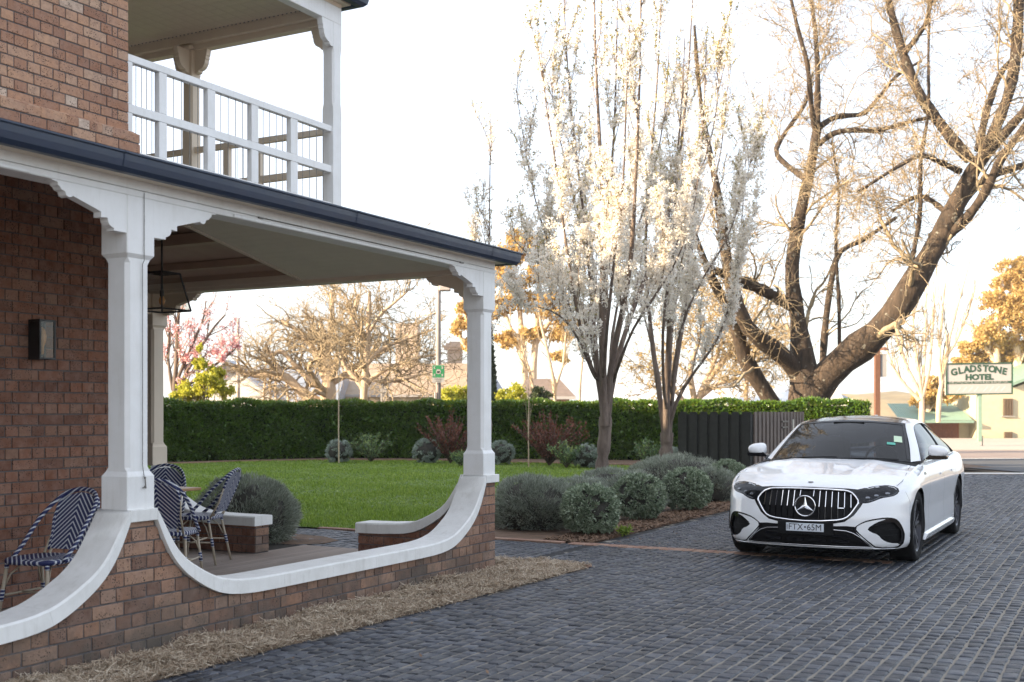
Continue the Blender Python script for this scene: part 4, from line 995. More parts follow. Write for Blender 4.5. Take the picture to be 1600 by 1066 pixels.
# ================================================================ DARK FENCE
M['fence']=simple('charcoal_fence_board',(.022,.023,.021),.9,var=.12,scale=5,bump=.2)
M['fence_l']=simple('brown_fence_slat',(.13,.10,.085),.75,var=.15,scale=5,bump=.2)
fe=thing('fence','charcoal corrugated-board fence with scalloped top behind the shrubs, left of the car','fence',ground_at(1060,25.5))
A=np.array(ground_at(1060,25.3)[:2]); B=np.array(ground_at(1174,24.3)[:2]); C=np.array(ground_at(1254,30.5)[:2])
def board(mb,a,b_,z0,z1,th,proud=0.,round_=False):
    a=np.array(a);b_=np.array(b_); d=b_-a; l=np.linalg.norm(d); d/=l; q=np.array([d[1],-d[0]])
    pts=[(0,z0),(l,z0),(l,z1)]+([(l*(.5+.5*math.cos(x)),z1+l*.20*math.sin(x)) for x in np.linspace(.2,math.pi-.2,7)] if round_ else [])+[(0,z1)]
    mb.prism(pts,proud,proud+th,lambda u,z,h:(a[0]+d[0]*u+q[0]*h,a[1]+d[1]*u+q[1]*h,z))
nb=7; d=(B-A)/nb
for i in range(nb):
    mb=MB(); board(mb,A+d*(i+.22),A+d*(i+.92),.03,1.46,.02,.03,True); mb.ob('board',M['fence'],fe)
    mb=MB(); board(mb,A+d*(i-.14 if i else i),A+d*(i+.30),.03,1.44,.018,.0); mb.ob('board',M['fence'],fe)
mb=MB(); board(mb,B-d*.12,B,.0,1.49,.05,.0); mb.ob('fence_post',M['fence'],fe)
fe2=thing('gate','brown vertical-slat gate running back behind the car roof, beside the charcoal fence','gate',(*B,0))
n=15; d=(C-B)/n
for i in range(n):
    mb=MB(); board(mb,B+d*(i+.28),B+d*(i+.86),.04,1.49,.03,.02); mb.ob('slat',M['fence_l'],fe2)
mb=MB(); board(mb,B,C,.03,1.44,.02,-.02); mb.ob('backing',M['fence'],fe2)
mb=MB(); k=B+(C-B)*.55; 
for z in (1.10,1.24): board(mb,k-d*.9,k+d*.9,z,z+.04,.02,.055)
mb.ob('hinge',M['black'],fe2)
mb=MB(); k=B+(C-B)*.72; board(mb,k-d*.2,k+d*.2,1.0,1.30,.02,.055); mb.ob('latch',simple('galvanised_latch',(.45,.44,.42),.4,metal=.7,var=0),fe2)

# ================================================================ TREES
def smoothpoly(p_,K):
    p_=np.asarray(p_,float); l=np.r_[0,np.cumsum(np.linalg.norm(np.diff(p_[:,:3],axis=0),axis=1))]; u=np.linspace(0,l[-1],K)
    q=np.stack([np.interp(u,l,p_[:,i]) for i in range(p_.shape[1])],1)
    for _ in range(max(1,K//10)): q[1:-1]=(q[:-2]+2*q[1:-1]+q[2:])/4
    return q
def grow(P,Rr,nper,len_rng,rg,K=6,ang=.7,up=.2,wig=.25,rf=.55,umin=.15,umax=1.,rmin=.006,droop=0.):
    """children on parent polylines P (N,K0,3)"""
    N,K0,_=P.shape; n=N*nper; i=np.repeat(np.arange(N),nper); u=rg.uniform(umin,umax,n)*(K0-1)*.999; k=u.astype(int); f_=(u-k)[:,None]
    O=P[i,k]*(1-f_)+P[i,k+1]*f_; T=P[i,k+1]-P[i,k]; T/=np.linalg.norm(T,axis=1,keepdims=True)+1e-9
    r0=(Rr[i,k]*(1-f_[:,0])+Rr[i,k+1]*f_[:,0])
    q=rg.normal(0,1,(n,3)); q-=T*(q*T).sum(1,keepdims=True); q/=np.linalg.norm(q,axis=1,keepdims=True)+1e-9
    a=ang*rg.uniform(.6,1.3,n)[:,None]; d=T*np.cos(a)+q*np.sin(a); d[:,2]+=up; d/=np.linalg.norm(d,axis=1,keepdims=True)
    L=rg.uniform(*len_rng,n)*(1.15-.6*(u/(K0-1)))
    C=np.zeros((n,K,3)); C[:,0]=O; st=(L/(K-1))[:,None]
    for j in range(1,K):
        C[:,j]=C[:,j-1]+d*st; d=d+rg.normal(0,wig,(n,3)); d[:,2]+=up*.25-droop; d/=np.linalg.norm(d,axis=1,keepdims=True)
    rs=np.maximum(r0*rf,rmin); R_=rs[:,None]*np.linspace(1,.35,K)[None]; R_=np.maximum(R_,rmin*.6)
    return C,R_
def samp(P,n,rg,umin=.2):
    N,K,_=P.shape; i=rg.integers(0,N,n); u=rg.uniform(umin,1,n)*(K-1)*.999; k=u.astype(int); f_=(u-k)[:,None]
    return P[i,k]*(1-f_)+P[i,k+1]*f_
def limbs_px(lst,Y0,K=14):
    out=[]
    for l in lst:
        q=[]
        for e in l:
            px,py,r=e[:3]; dy=e[3] if len(e)>3 else 0.; q.append((*at(px,py,Y0+dy),r/F_PX*Y0))
        out.append(smoothpoly(q,K))
    a=np.array(out); return a[:,:,:3],a[:,:,3]
def tree(name,label,cat,Y0,lst,gens,seed,bark,twigmat=None,group=None,sides=10,K=14,skip=0):
    rg=np.random.default_rng(seed); P,Rr=limbs_px(lst,Y0,K)
    g=thing(name,label,cat,(P[0,0,0],P[0,0,1],gz(Y0)),group)
    Rr=Rr*(1+.09*np.sin(np.arange(Rr.shape[1])[None]*1.9+np.arange(len(Rr))[:,None]*2.3)+rg.normal(0,.04,Rr.shape)); V,Fc=tubes(P,Rr,sides); mk('trunk',V,Fc,bark,g,smooth=True)
    L=[];G=[(P,Rr)]; prev=(P[skip:],Rr[skip:])
    for kw in gens:
        src=prev
        if kw.get('all'): src=prev
        kk={k:v for k,v in kw.items() if k!='all'}
        C,R_=grow(src[0],src[1],rg=rg,**kk); L.append(tubes(C,R_,5 if len(L)==0 else 3)); prev=(C,R_); G.append(prev)
    if L:
        V,Fc=join_vf(L); o_=mk('branches',V,Fc,twigmat or bark,g,smooth=True); tag(o_,kind='stuff')
    return g,G,rg
M['bark_dark']=bark_mat('old_elm_bark',(.016,.012,.009),(.10,.068,.045),(.35,.34,.28))
M['twig_gold']=bark_mat('golden_twig',(.22,.165,.10),(.46,.37,.24))
M['bark_pear']=bark_mat('pear_bark',(.085,.062,.050),(.24,.185,.15))
M['twig_pear']=bark_mat('pear_twig',(.13,.09,.065),(.30,.22,.16))
M['bark_pale']=bark_mat('plane_tree_bark',(.40,.29,.19),(.62,.50,.36))
M['bark_gum']=bark_mat('gum_bark',(.45,.33,.22),(.70,.56,.40))
# big bare tree behind the hedge
D_=0
big=[
 [(1262,660,36),(1262,620,31),(1260,590,27),(1252,560,17),(1250,520,15),(1246,490,14),(1238,460,12),(1236,420,10),(1243,370,11),(1256,310,9.5),(1268,255,8),(1277,200,7)],
 [(1277,205,6),(1277,160,5),(1278,120,4.2),(1275,60,3.6),(1268,0,3,.5),(1262,-60,2,1)],
 [(1274,205,5,0),(1268,170,4.2,-.5),(1262,100,3.6,-1),(1245,40,3,-1.2),(1232,-20,2,-1.5)],
 [(1281,198,5),(1300,184,4.5,.5),(1322,180,4.2,.8),(1350,181,3.8,1),(1375,150,3.3,1.2),(1400,118,2.8,1.5),(1440,95,2,2)],
 [(1280,225,4.8),(1300,208,4.4,-.5),(1325,203,4.2,-.8),(1372,205,3.6,-1),(1420,190,3,-1.5),(1460,183,2.2,-2)],
 [(1262,282,5),(1248,272,5,.5),(1228,258,4.6,.8),(1208,238,4.2,1),(1228,205,3.4,1.2),(1258,165,3,1.4),(1268,130,2,1.5)],
 [(1238,478,9),(1215,466,9,-.5),(1185,450,9,-1),(1146,434,8,-1.5),(1110,420,5,-2)],
 [(1248,585,15),(1232,562,14,-.3),(1208,542,12.5,-.8),(1185,532,11.5,-1.2),(1165,515,11,-1.5),(1152,480,11,-1.8),(1142,445,10,-2),(1133,400,9,-2),(1128,340,7,-2),(1118,280,5.5,-2),(1100,200,4,-2.2),(1090,120,3,-2.2),(1085,40,2,-2.4)],
 [(1222,662,15,.4),(1200,618,13.5,.2),(1180,590,12.5,0),(1163,562,11.5,-.3),(1156,530,11,-.6),(1150,500,10.5,-1),(1132,470,9,-1.3),(1112,440,7,-1.6),(1098,400,5,-2),(1075,340,4,-2.3),(1060,280,3,-2.6)],
 [(1272,612,25),(1295,580,23,-.3),(1325,556,22,-.8),(1360,532,22,-1.2),(1395,497,21,-1.7),(1418,458,19.5,-2),(1440,420,17,-2.2),(1463,384,15,-2.4),(1488,335,13.5,-2.6),(1508,285,12,-2.8),(1530,245,9.5,-3),(1570,210,7.5,-3),(1605,170,6,-3.2),(1640,120,4,-3.2)],
 [(1516,250,8,-2.8),(1494,226,8,-2.6),(1468,192,8,-2.4),(1440,155,7.5,-2.2),(1420,112,7,-2),(1407,72,6.5,-1.8),(1397,38,6,-1.6),(1388,0,5.5,-1.5),(1380,-50,4,-1.4)],
 [(1412,84,4.5,-2),(1430,62,4,-2.2),(1448,35,3.5,-2.5),(1457,-10,3,-2.8)],
 [(1538,235,8,-3),(1560,190,8,-3),(1576,150,8,-3),(1586,100,8,-3),(1590,50,8,-3),(1593,-20,7.5,-3),(1596,-80,6,-3)],
 [(1528,235,6,-2.6),(1540,180,5.5,-2.3),(1556,130,4.5,-2),(1572,100,4,-1.8),(1600,85,3,-1.6)],
 [(1498,325,7,-2.4),(1522,292,6.5,-2),(1556,272,5.5,-1.6),(1600,258,5,-1.2),(1640,250,4,-1)],
 [(1478,372,7,-2.6),(1508,345,7,-3),(1538,305,6.5,-3.4),(1562,250,6,-3.8),(1600,200,5,-4),(1630,150,4,-4)],
 [(1415,460,4,-2),(1440,330,3.2,-2.4),(1436,250,3,-2.4),(1452,180,2.4,-2.6),(1450,80,2,-2.8),(1455,-30,1.5,-3)],
 [(1283,600,6,1),(1290,500,5.5,1.2),(1300,430,5,1.5),(1310,390,4.5,1.8),(1345,378,4,2.2),(1400,340,3,2.6)],
 [(1312,575,3,-.5),(1311,470,2.8,-.6),(1305,380,2.5,-.8),(1312,300,2.2,-1),(1300,220,1.6,-1)],
 [(1486,340,5,-2.6),(1462,318,4,-2.2),(1440,305,3.6,-1.8),(1420,312,3,-1.4),(1395,330,2,-1)],
 [(1500,268,4.5,-2.9),(1440,240,3.5,-3.6),(1400,262,2.6,-4),(1340,300,1.8,-4.6)],
]
gens=[dict(nper=9,len_rng=(1.4,4.8),ang=.85,up=.14,wig=.30,rf=.24,rmin=.021,K=10,umin=.2),
      dict(nper=8,len_rng=(.7,2.6),ang=.8,up=.05,wig=.42,rf=.5,rmin=.012,K=8,droop=.02),
      dict(nper=7,len_rng=(.25,1.1),ang=.85,up=.05,wig=.36,rf=.6,rmin=.0085,K=4)]
bt,G,rg=tree('bare_tree','huge spreading bare tree with dark furrowed trunk behind the hedge and the car','tree',40.,big,gens,3,M['bark_dark'],M['twig_gold'],sides=12,K=18)
M['bud']=leaf_mat('tan_seed_bud',[(0,(.22,.12,.06)),(1,(.45,.30,.16))],trans=.1)
Q=samp(G[3][0],9000,rg,.3); V,Fc=diamonds(Q,rg.normal(0,1,(len(Q),3)),rg.uniform(.03,.07,len(Q)),.016,rg); tag(mk('buds',V,Fc,M['bud'],bt),kind='stuff')

# flowering pears
M['petal']=leaf_mat('white_petal',[(0,(.82,.74,.62)),(.5,(.90,.86,.79)),(1,(.93,.91,.88))],trans=.5,rough=.6,scale=1)
M['pear_bud']=leaf_mat('green_gold_bud',[(0,(.25,.24,.08)),(1,(.50,.42,.15))],trans=.3)
def pear(label,Y0,fork,base,stems,seed,nb,mi_,rt=11.5,spread=1.):
    f=fork
    lst=[[(base[0],base[1]+18,rt*1.12),(base[0]+1,base[1],rt),(f[0]-4,f[1]+60,rt*.92),(f[0],f[1]+18,rt*1.0),(f[0],f[1]-4,rt*.95)]]
    mains=[stems[i] for i in (mi_ or (0,))]
    for s_ in stems:
        if s_ in mains: pre=[(f[0]+(s_[0][0]-f[0])*.12,f[1]+10,s_[-1]*.8,s_[0][2]*.3),(f[0]+(s_[0][0]-f[0])*.45,(f[1]*1.1+s_[0][1]*.9)/2,s_[-1]*.74,s_[0][2]*.6)]
        else:
            m_=min(mains,key=lambda q:abs(q[0][0]-s_[0][0])); g_=m_[0]; pre=[(f[0]+(g_[0]-f[0])*.75,(f[1]*.7+g_[1]*1.3)/2,s_[-1]*.5,g_[2]*.75)]
        lst.append(pre+[(q[0],q[1],s_[-1]*(.66 if s_ in mains else .48)*max(.13,(1-.95*(i+.2)/len(s_[:-1]))),q[2] if len(q)>2 else 0) for i,q in enumerate(s_[:-1])])
    gens=[dict(nper=11,len_rng=(.6,1.9),ang=.45,up=.6,wig=.11,rf=.36,rmin=.008,K=9,umin=.24),
          dict(nper=5,len_rng=(.2,.9),ang=.6,up=.4,wig=.16,rf=.5,rmin=.0045,K=6,umin=.1)]
    g,G,rg=tree('pear_tree',label,'tree',Y0,lst,gens,seed,M['bark_pear'],M['twig_pear'],group='flowering pear trees along the drive',sides=9,K=16,skip=1)
    # blossom clusters: little rosettes strung along the shoots, thinner towards the tips
    Q=np.concatenate([samp(G[1][0],int(nb*.5),rg,.1),samp(G[2][0],int(nb*.42),rg,.05),samp(G[0][0][1:],int(nb*.08),rg,.3)]); rg.shuffle(Q)
    Q=np.concatenate([Q[:len(Q)//3],Q[rg.integers(0,len(Q)//3,len(Q)*2//3)]+rg.normal(0,.045,(len(Q)*2//3,3))]) if mi_!=(0,) else Q
    keep=rg.random(len(Q))<np.interp(Q[:,2],[2.2,2.9,3.6,5.,6.3,7.6,10],[.0,.8,1,.85,.45,.22,.12])
    Q=Q[keep]; n=len(Q); Q=Q+rg.normal(0,.022,(n,3)); sz=rg.uniform(.020,.046,n)
    per=8; ctr=np.repeat(Q,per,0)+rg.normal(0,1,(n*per,3))*np.repeat(sz,per)[:,None]*.55
    V,Fc=diamonds(ctr,rg.normal(0,1,(n*per,3)),np.repeat(sz,per)*1.15,np.repeat(sz,per)*.5,rg,bend=.2); tag(mk('blossom',V,Fc,M['petal'],g),kind='stuff')
    Qb=np.concatenate([samp(G[1][0],int(nb*.25),rg,.5),samp(G[2][0],int(nb*.35),rg,.5)]); Qb=Qb[rg.random(len(Qb))<np.interp(Qb[:,2],[3,6,8],[.15,.6,1])]
    V,Fc=diamonds(np.repeat(Qb,2,0),rg.normal(0,.8,(2*len(Qb),3))+[0,0,.6],.04,.011,rg); tag(mk('buds',V,Fc,M['pear_bud'],g),kind='stuff')
    return g
S1=[ [(930,560,.2),(915,500,.5),(895,455,.7),(868,430,.9),(832,405,1.1),(800,372,1.2),6.5],
 [(922,575,-.2),(908,520,-.4),(893,440,-.6),(880,350,-.8),(868,250,-.9),(850,150,-1),(846,80,-1),6.5],
 [(935,570,0),(925,480,.2),(918,380,.3),(905,280,.4),(893,180,.5),(885,80,.6),(880,-20,.6),7],
 [(941,560,-.3),(940,470,-.5),(943,380,-.7),(940,280,-.8),(935,180,-.9),(930,80,-1),(928,-60,-1),8],
 [(945,560,.5),(948,470,.8),(947,380,1),(955,280,1.2),(962,160,1.3),(964,40,1.4),(966,-60,1.4),7.5],
 [(955,560,-.2),(970,500,-.4),(985,430,-.6),(990,350,-.8),(995,250,-1),(1000,120,-1.1),(1002,-40,-1.2),8],
 [(962,565,.2),(980,510,.4),(1000,450,.6),(1025,400,.8),(1045,350,1),(1056,270,1.1),(1066,160,1.2),(1070,60,1.2),7],
 [(928,590,-.4),(905,530,-.8),(880,495,-1.1),(850,480,-1.4),(820,478,-1.6),(790,470,-1.7),4],
 [(965,575,-.5),(985,520,-.9),(1010,480,-1.2),(1040,440,-1.5),(1062,400,-1.7),(1085,330,-1.8),(1095,240,-1.9),5.5],
 [(915,560,.6),(890,480,1),(862,400,1.4),(835,310,1.6),(818,220,1.7),(808,150,1.8),5],
 [(940,540,1),(925,420,1.5),(900,320,1.8),(870,200,2),(858,110,2),5.5],
 [(955,530,1),(975,420,1.6),(1015,300,1.9),(1040,180,2),(1046,60,2),5.5],
 [(948,520,-1),(960,400,-1.6),(975,280,-1.9),(978,160,-2),(984,40,-2),5.5]]
pear('white-blossoming pear tree beside the corner of the verandah, left of the pair',18.6,(946,655),(933,790),S1,11,12500,(0,3,5,6),rt=10.5)
S2=[ [(1030,620,0),(1022,560,.2),(1015,500,.4),(1008,420,.5),(1010,320,.6),(1022,200,.7),(1030,80,.8),(1034,-20,.8),6.5],
 [(1040,620,-.3),(1045,540,-.5),(1048,460,-.7),(1052,370,-.8),(1060,260,-.9),(1075,130,-1),(1082,0,-1),8],
 [(1050,610,.2),(1060,540,.4),(1072,470,.6),(1080,390,.8),(1090,290,1),(1100,180,1.1),(1104,60,1.2),7.5],
 [(1055,625,-.2),(1085,580,-.4),(1115,545,-.6),(1135,500,-.8),(1150,430,-.9),(1160,340,-1),(1165,250,-1),4.5],
 [(1046,600,.8),(1050,500,1.2),(1070,400,1.5),(1110,320,1.7),(1130,220,1.8),(1138,120,1.8),5.5],
 [(1036,600,-.8),(1035,500,-1.3),(1050,400,-1.6),(1085,300,-1.8),(1120,190,-1.9),(1126,80,-2),5.5],
 [(1050,590,-.6),(1066,500,-1),(1100,430,-1.3),(1135,380,-1.5),(1162,300,-1.6),(1180,220,-1.7),5],
 [(1032,590,1),(1008,500,1.5),(990,430,1.9),(985,330,2),(992,230,2.1),4.5]]
pear('white-blossoming pear tree with reddish trunk nearer the dark fence, right of the pair',22.,(1042,680),(1036,770),S2,12,10500,(0,1,2,3),rt=10.5)
S3=[[(762,560,0),(764,420,.1),(765,320,.1),(766,228,.2),3.2],[(760,540,-.3),(752,470,-.5),(748,430,-.5),(747,415,-.6),2.5]]
pear('slender young pear tree behind the near corner post, one shoot rising above the gutter',21.,(762,660),(758,760),S3,13,700,(0,),rt=7)
# ================================================================ BACKGROUND
def text_mesh(name,body,size,mt,parent,origin,ux,uz,align='CENTER',extr=.0,sx=1.,bold=0.):
    cu=bpy.data.curves.new(name,'FONT'); cu.body=body; cu.size=size; cu.align_x=align; cu.align_y='CENTER'; cu.extrude=extr; cu.offset=bold; cu.resolution_u=3
    o=bpy.data.objects.new(name,cu); COL.objects.link(o); bpy.context.view_layer.update()
    me=bpy.data.meshes.new_from_object(o.evaluated_get(bpy.context.evaluated_depsgraph_get()))
    v=np.array([q.co[:] for q in me.vertices]) if len(me.vertices) else np.zeros((0,3)); f=[tuple(p_.vertices) for p_ in me.polygons]
    bpy.data.objects.remove(o); bpy.data.meshes.remove(me)
    ux=np.array(ux,float);uz=np.array(uz,float);nn=np.cross(ux,uz)
    V=np.array(origin)+v[:,:1]*sx*ux+v[:,1:2]*uz+v[:,2:]*nn
    return mk(name,V,f,mt,parent)
X3=np.array([1.,0,0]);Z3=np.array([0,0,1.])
# ---- inn across the road
M['inn_wall']=simple('cream_painted_brick',(.50,.44,.30),.8,var=.06,scale=2)
M['brown_bar']=simple('brown_window_bar',(.16,.11,.07),.7,var=0)
M['green_tin']=simple('pale_green_corrugated_roof',(.20,.30,.23),.6,var=.1)
M['rust_brown']=simple('brown_timber_door',(.28,.10,.05),.6,var=.2)
M['sign_green']=simple('sign_green',(.015,.055,.03),.5,var=.05)
M['sign_white']=simple('sign_white',(.36,.345,.33),.5,var=.04)
inn=thing('inn','cream painted inn with a low green-roofed wing across the road','building',ground_at(1560,97))
def bpx(mb,x0,x1,y0,y1,Y,dep,m=0,yz=None):
    a=at(x0,y1,Y);c=at(x1,y0,Y); mb.box((a[0],Y,a[2]),(c[0],Y+dep,c[2]),m=m)
Yi=97.
mb=MB(); bpx(mb,1412,1526,655,694,Yi,6); A_=at(1526,697,Yi-1.2); 
mb.ob('wing_wall',M['inn_wall'],inn)
mb=MB(); e=[(at(1525,697,Yi-1.5)[0],at(0,698,Yi-1.5)[2]),(at(1700,697,Yi-1.5)[0],at(0,698,Yi-1.5)[2]),(at(1700,0,Yi-1.5)[0],at(0,560,Yi-1.5)[2]),(at(1588,0,Yi-1.5)[0],at(0,605,Yi-1.5)[2]),(at(1525,0,Yi-1.5)[0],at(0,612,Yi-1.5)[2])]
mb.prism(e,Yi-1.5,Yi+9,lambda a,z,h:(a,h,z)); mb.ob('gable_wall',M['inn_wall'],inn)
mb=MB(); p1=at(1590,604,Yi-1.8); p2=at(1702,556,Yi-1.8); 
mb.prism([(p1[0]-.6,p1[2]+.02),(p2[0],p2[2]),(p2[0],p2[2]+.25),(p1[0]-.6,p1[2]+.27)],Yi-2,Yi+9.3,lambda a,z,h:(a,h,z)); mb.ob('roof',M['green_tin'],inn)
mb=MB(); a=at(1408,657,Yi-2); c=at(1519,630,Yi+4); 
xs0,xs1=at(1406,0,Yi-2)[0],at(1521,0,Yi-2)[0]; n=70; v=[];
for i in range(n+1):
    x=xs0+(xs1-xs0)*i/n; w_=.04*(i%2); v+=[(x,Yi-2,at(0,657,Yi-2)[2]+w_),(x+.9,Yi+4,at(0,631,Yi+4)[2]+w_)]
mb.add(v,[(2*i,2*i+2,2*i+3,2*i+1) for i in range(n)]); mb.ob('wing_roof',M['green_tin'],inn)
mb=MB(); mb.box((xs0,Yi-2.15,at(0,661,Yi-2)[2]),(xs1,Yi-2.0,at(0,657,Yi-2)[2])); mb.ob('gutter',M['green_tin'],inn)
x0,x1=at(1446,0,Yi)[0],at(1498,0,Yi)[0]; z0_,z1_=at(0,693,Yi)[2],at(0,660,Yi)[2]; nb=13
for i in range(nb):
    mb=MB(); w_=(x1-x0)/nb; mb.box((x0+i*w_+.012,Yi-.08,z0_),(x0+(i+1)*w_-.012,Yi-.002,z1_)); mb.ob('door_board',M['rust_brown'],inn)
for (a,b_,c,d) in ((1568,1583,623,650),(1569.5,1582,675,694)):
    mb=MB(); bpx(mb,a,b_,c,d,Yi-1.62,.11); w_=mb.ob('window',simple('dark_window',(.05,.045,.04),.2,var=0),inn)
    n=6; x0,x1=at(a,0,Yi-1.7)[0],at(b_,0,Yi-1.7)[0]
    for i in range(n):
        mb=MB(); x=x0+(x1-x0)*(i+.5)/n; mb.box((x-.022,Yi-1.72,at(0,d,Yi-1.7)[2]),(x+.022,Yi-1.63,at(0,c,Yi-1.7)[2])); mb.ob('window_bar',M['brown_bar'],w_)
    mb=MB(); bpx(mb,a-3,b_+3,d,d+1.2,Yi-1.72,.2); mb.ob('sill',M['sign_white'],w_)
mb=MB(); bpx(mb,1583,1600,596,608,Yi,2); mb.ob('chimney',M['brick'],inn)
mb=MB(); bpx(mb,1581,1602,594,597,Yi-.2,2.4); mb.ob('chimney_cap',M['brick'],inn)
# ---- hotel sign on its post
Ys=84.; sg=thing('hotel_sign','white sign board with green frame and lettering on a green post across the road','sign',ground_at(1531,Ys))
a=at(1478,617,Ys); c=at(1582,567,Ys); sw=c[0]-a[0]; sh=c[2]-a[2]; cx=(a[0]+c[0])/2; cz=(a[2]+c[2])/2; tilt=.0
ux=np.array([1,-.02,.015]); ux/=np.linalg.norm(ux)
def sp(x,z,y=0): return np.array([cx,Ys,cz])+ux*x+Z3*z+np.array([0,y,0])
mb=MB(); mb.prism([(-sw/2,-sh/2),(sw/2,-sh/2),(sw/2,sh/2),(-sw/2,sh/2)],0,.18,lambda x,z,h:tuple(sp(x,z,h))); mb.ob('board',M['sign_white'],sg)
mb=MB(); t_=.10
for q in ([(-sw/2,-sh/2),(sw/2,-sh/2),(sw/2,-sh/2+t_),(-sw/2,-sh/2+t_)],[(-sw/2,sh/2-t_),(sw/2,sh/2-t_),(sw/2,sh/2),(-sw/2,sh/2)],[(-sw/2,-sh/2+t_),(-sw/2+t_,-sh/2+t_),(-sw/2+t_,sh/2-t_),(-sw/2,sh/2-t_)],[(sw/2-t_,-sh/2+t_),(sw/2,-sh/2+t_),(sw/2,sh/2-t_),(sw/2-t_,sh/2-t_)]):
    mb.prism(q,-.05,.02,lambda x,z,h:tuple(sp(x,z,h)))
mb.ob('frame',M['sign_green'],sg)
mb=MB(); mb.prism([(-sw/2+t_,-.165*sh+.02),(sw/2-t_,-.165*sh+.02),(sw/2-t_,-.09*sh+.03),(-sw/2+t_,-.09*sh+.03)],-.012,.0,lambda x,z,h:tuple(sp(x,z,h))); mb.ob('band',M['sign_green'],sg)
M['faded']=simple('faded_sign_print',(.55,.48,.50),.6,var=0); word='GLADSTONE'; n=len(word)
for i,ch_ in enumerate(word):
    u=(i-(n-1)/2)/((n-1)/2); th=-u*.22; o=sp(u*sw*.375,sh*(.315-.105*u*u),-.02); d=ux*math.cos(th)+Z3*math.sin(th); e_=np.cross(np.array([0,-1,0]),d); e_=-ux*math.sin(th)+Z3*math.cos(th)
    text_mesh('lettering',ch_,.66,M['sign_green'],sg,o,d,e_,bold=.03)
text_mesh('lettering','HOTEL',.56,M['sign_green'],sg,sp(0,.045*sh,-.02),ux,Z3,sx=1.15,bold=.03)
text_mesh('lettering','THE LITTLE HOTEL WITH A BIG BURGER FOR...',.21,M['sign_white'],sg,sp(0,-.117*sh+.01,-.02),ux,Z3,sx=1.0)
for i in range(8):
    mb=MB(); x=-sw*.34+i*.42+(.25 if i>3 else 0); mb.prism([(x,-.40*sh),(x+.05,-.40*sh),(x+.36,-.25*sh),(x+.31,-.25*sh)],-.01,-.002,lambda a_,z,h:tuple(sp(a_,z,h))); mb.ob('faded_mark',M['faded'],sg)
mb=MB(); x=at(1531,0,Ys+.1)[0]; mb.box((x-.13,Ys+.02,gz(Ys)-.1),(x+.13,Ys+.28,cz-sh/2)); mb.ob('post',M['green_tin'],sg)
bs=thing('bollard_marker','thin roadside marker stake on a small dirt mound before the inn','marker',ground_at(1535,74)); mb=MB(); q=ground_at(1535,74); mb.tube([q,q+np.array([0,0,.75])],.03,6); mb.ob('stake',M['black'],bs); mb=MB(); mb.lathe([(.55,0),(.4,.1),(.15,.16),(.05,.17)],q-np.array([0,0,.03]),12); mb.ob('mound',M['soil'],bs)
# ---- brown post with hanging lamp panel near the car
Yp=46.; pp=thing('lamp_post','brown timber post with lantern hood and hanging white panel, right of the big tree','lamp post',ground_at(1372,Yp))
M['brown_post']=simple('brown_timber_post',(.16,.075,.045),.7,var=.1)
a=at(1368,0,Yp);c=at(1375.5,0,Yp); mb=MB(); mb.box((a[0],Yp,gz(Yp)),(c[0],Yp+.2,at(0,547,Yp)[2])); mb.ob('post',M['brown_post'],pp)
mb=MB(); q=at(1383,0,Yp); mb.lathe([(.20,0),(.16,.05),(.05,.12)],(q[0],Yp+.1,at(0,547,Yp)[2]),10); mb.box((c[0],Yp+.06,at(0,545,Yp)[2]),(q[0]+.05,Yp+.12,at(0,544,Yp)[2]+.03)); mb.ob('lamp_hood',M['brown_post'],pp)
mb=MB(); mb.box((at(1376.5,0,Yp)[0],Yp+.04,at(0,589,Yp)[2]),(at(1386,0,Yp)[0],Yp+.12,at(0,553,Yp)[2])); mb.ob('panel',M['sign_white'],pp)
# ---- street pole with assembly point sign
Yq=39.; sl=thing('street_light','tall grey street light pole behind the hedge, left of the near corner post','street light',ground_at(684,Yq))
M['galv']=simple('galvanised_pole',(.42,.36,.33),.5,metal=.0,var=.1); q=ground_at(685,Yq)
mb=MB(); mb.tube([q,q+np.array([0,0,6.2]),q+np.array([0,0,6.35])],[.095,.085,.08],10); mb.ob('pole',M['galv'],sl,smooth=True)
mb=MB(); w_=ground_at(680,Yq); mb.tube([w_-np.array([0,.1,0]),w_+np.array([0,-.1,2.35])],.03,6); mb.ob('conduit',M['sign_white'],sl)
mb=MB(); mb.box((at(686,0,Yq)[0],Yq-.15,at(0,455,Yq)[2]),(at(704,0,Yq)[0],Yq+.15,at(0,447,Yq)[2]),cham=.03); mb.ob('lamp_head',M['galv'],sl)
an=thing('assembly_point_sign','green and white assembly point sign fixed to the street light pole','sign',at(685,584,Yq-.15))
Yg=Yq-.16; a=at(676,590,Yg);c=at(694,571,Yg)
mb=MB(); mb.box((a[0]-.012,Yg,at(0,598,Yg)[2]),(c[0]+.012,Yg+.02,c[2]+.012)); mb.ob('plate',M['sign_white'],an)
M['safe_green']=simple('safety_green',(.02,.19,.07),.5,var=0)
mb=MB(); mb.box((a[0],Yg-.006,a[2]),(c[0],Yg-.001,c[2])); mb.ob('panel',M['safe_green'],an)
w_=c[0]-a[0]; mx=(a[0]+c[0])/2; mz=(a[2]+c[2])/2; yy_=Yg-.012
mb=MB()
for sx_ in (-1,1):
    for sz_ in (-1,1):
        ex,ez=mx+sx_*w_*.40,mz+sz_*w_*.42
        mb.add([(ex,yy_,ez),(ex-sx_*w_*.2,yy_,ez),(ex-sx_*w_*.06,yy_,ez-sz_*w_*.07),(ex-sx_*w_*.14,yy_,ez-sz_*w_*.16),(ex-sx_*w_*.08,yy_,ez-sz_*w_*.2),(ex,yy_,ez-sz_*w_*.2)],[(0,1,2,3,4,5)])
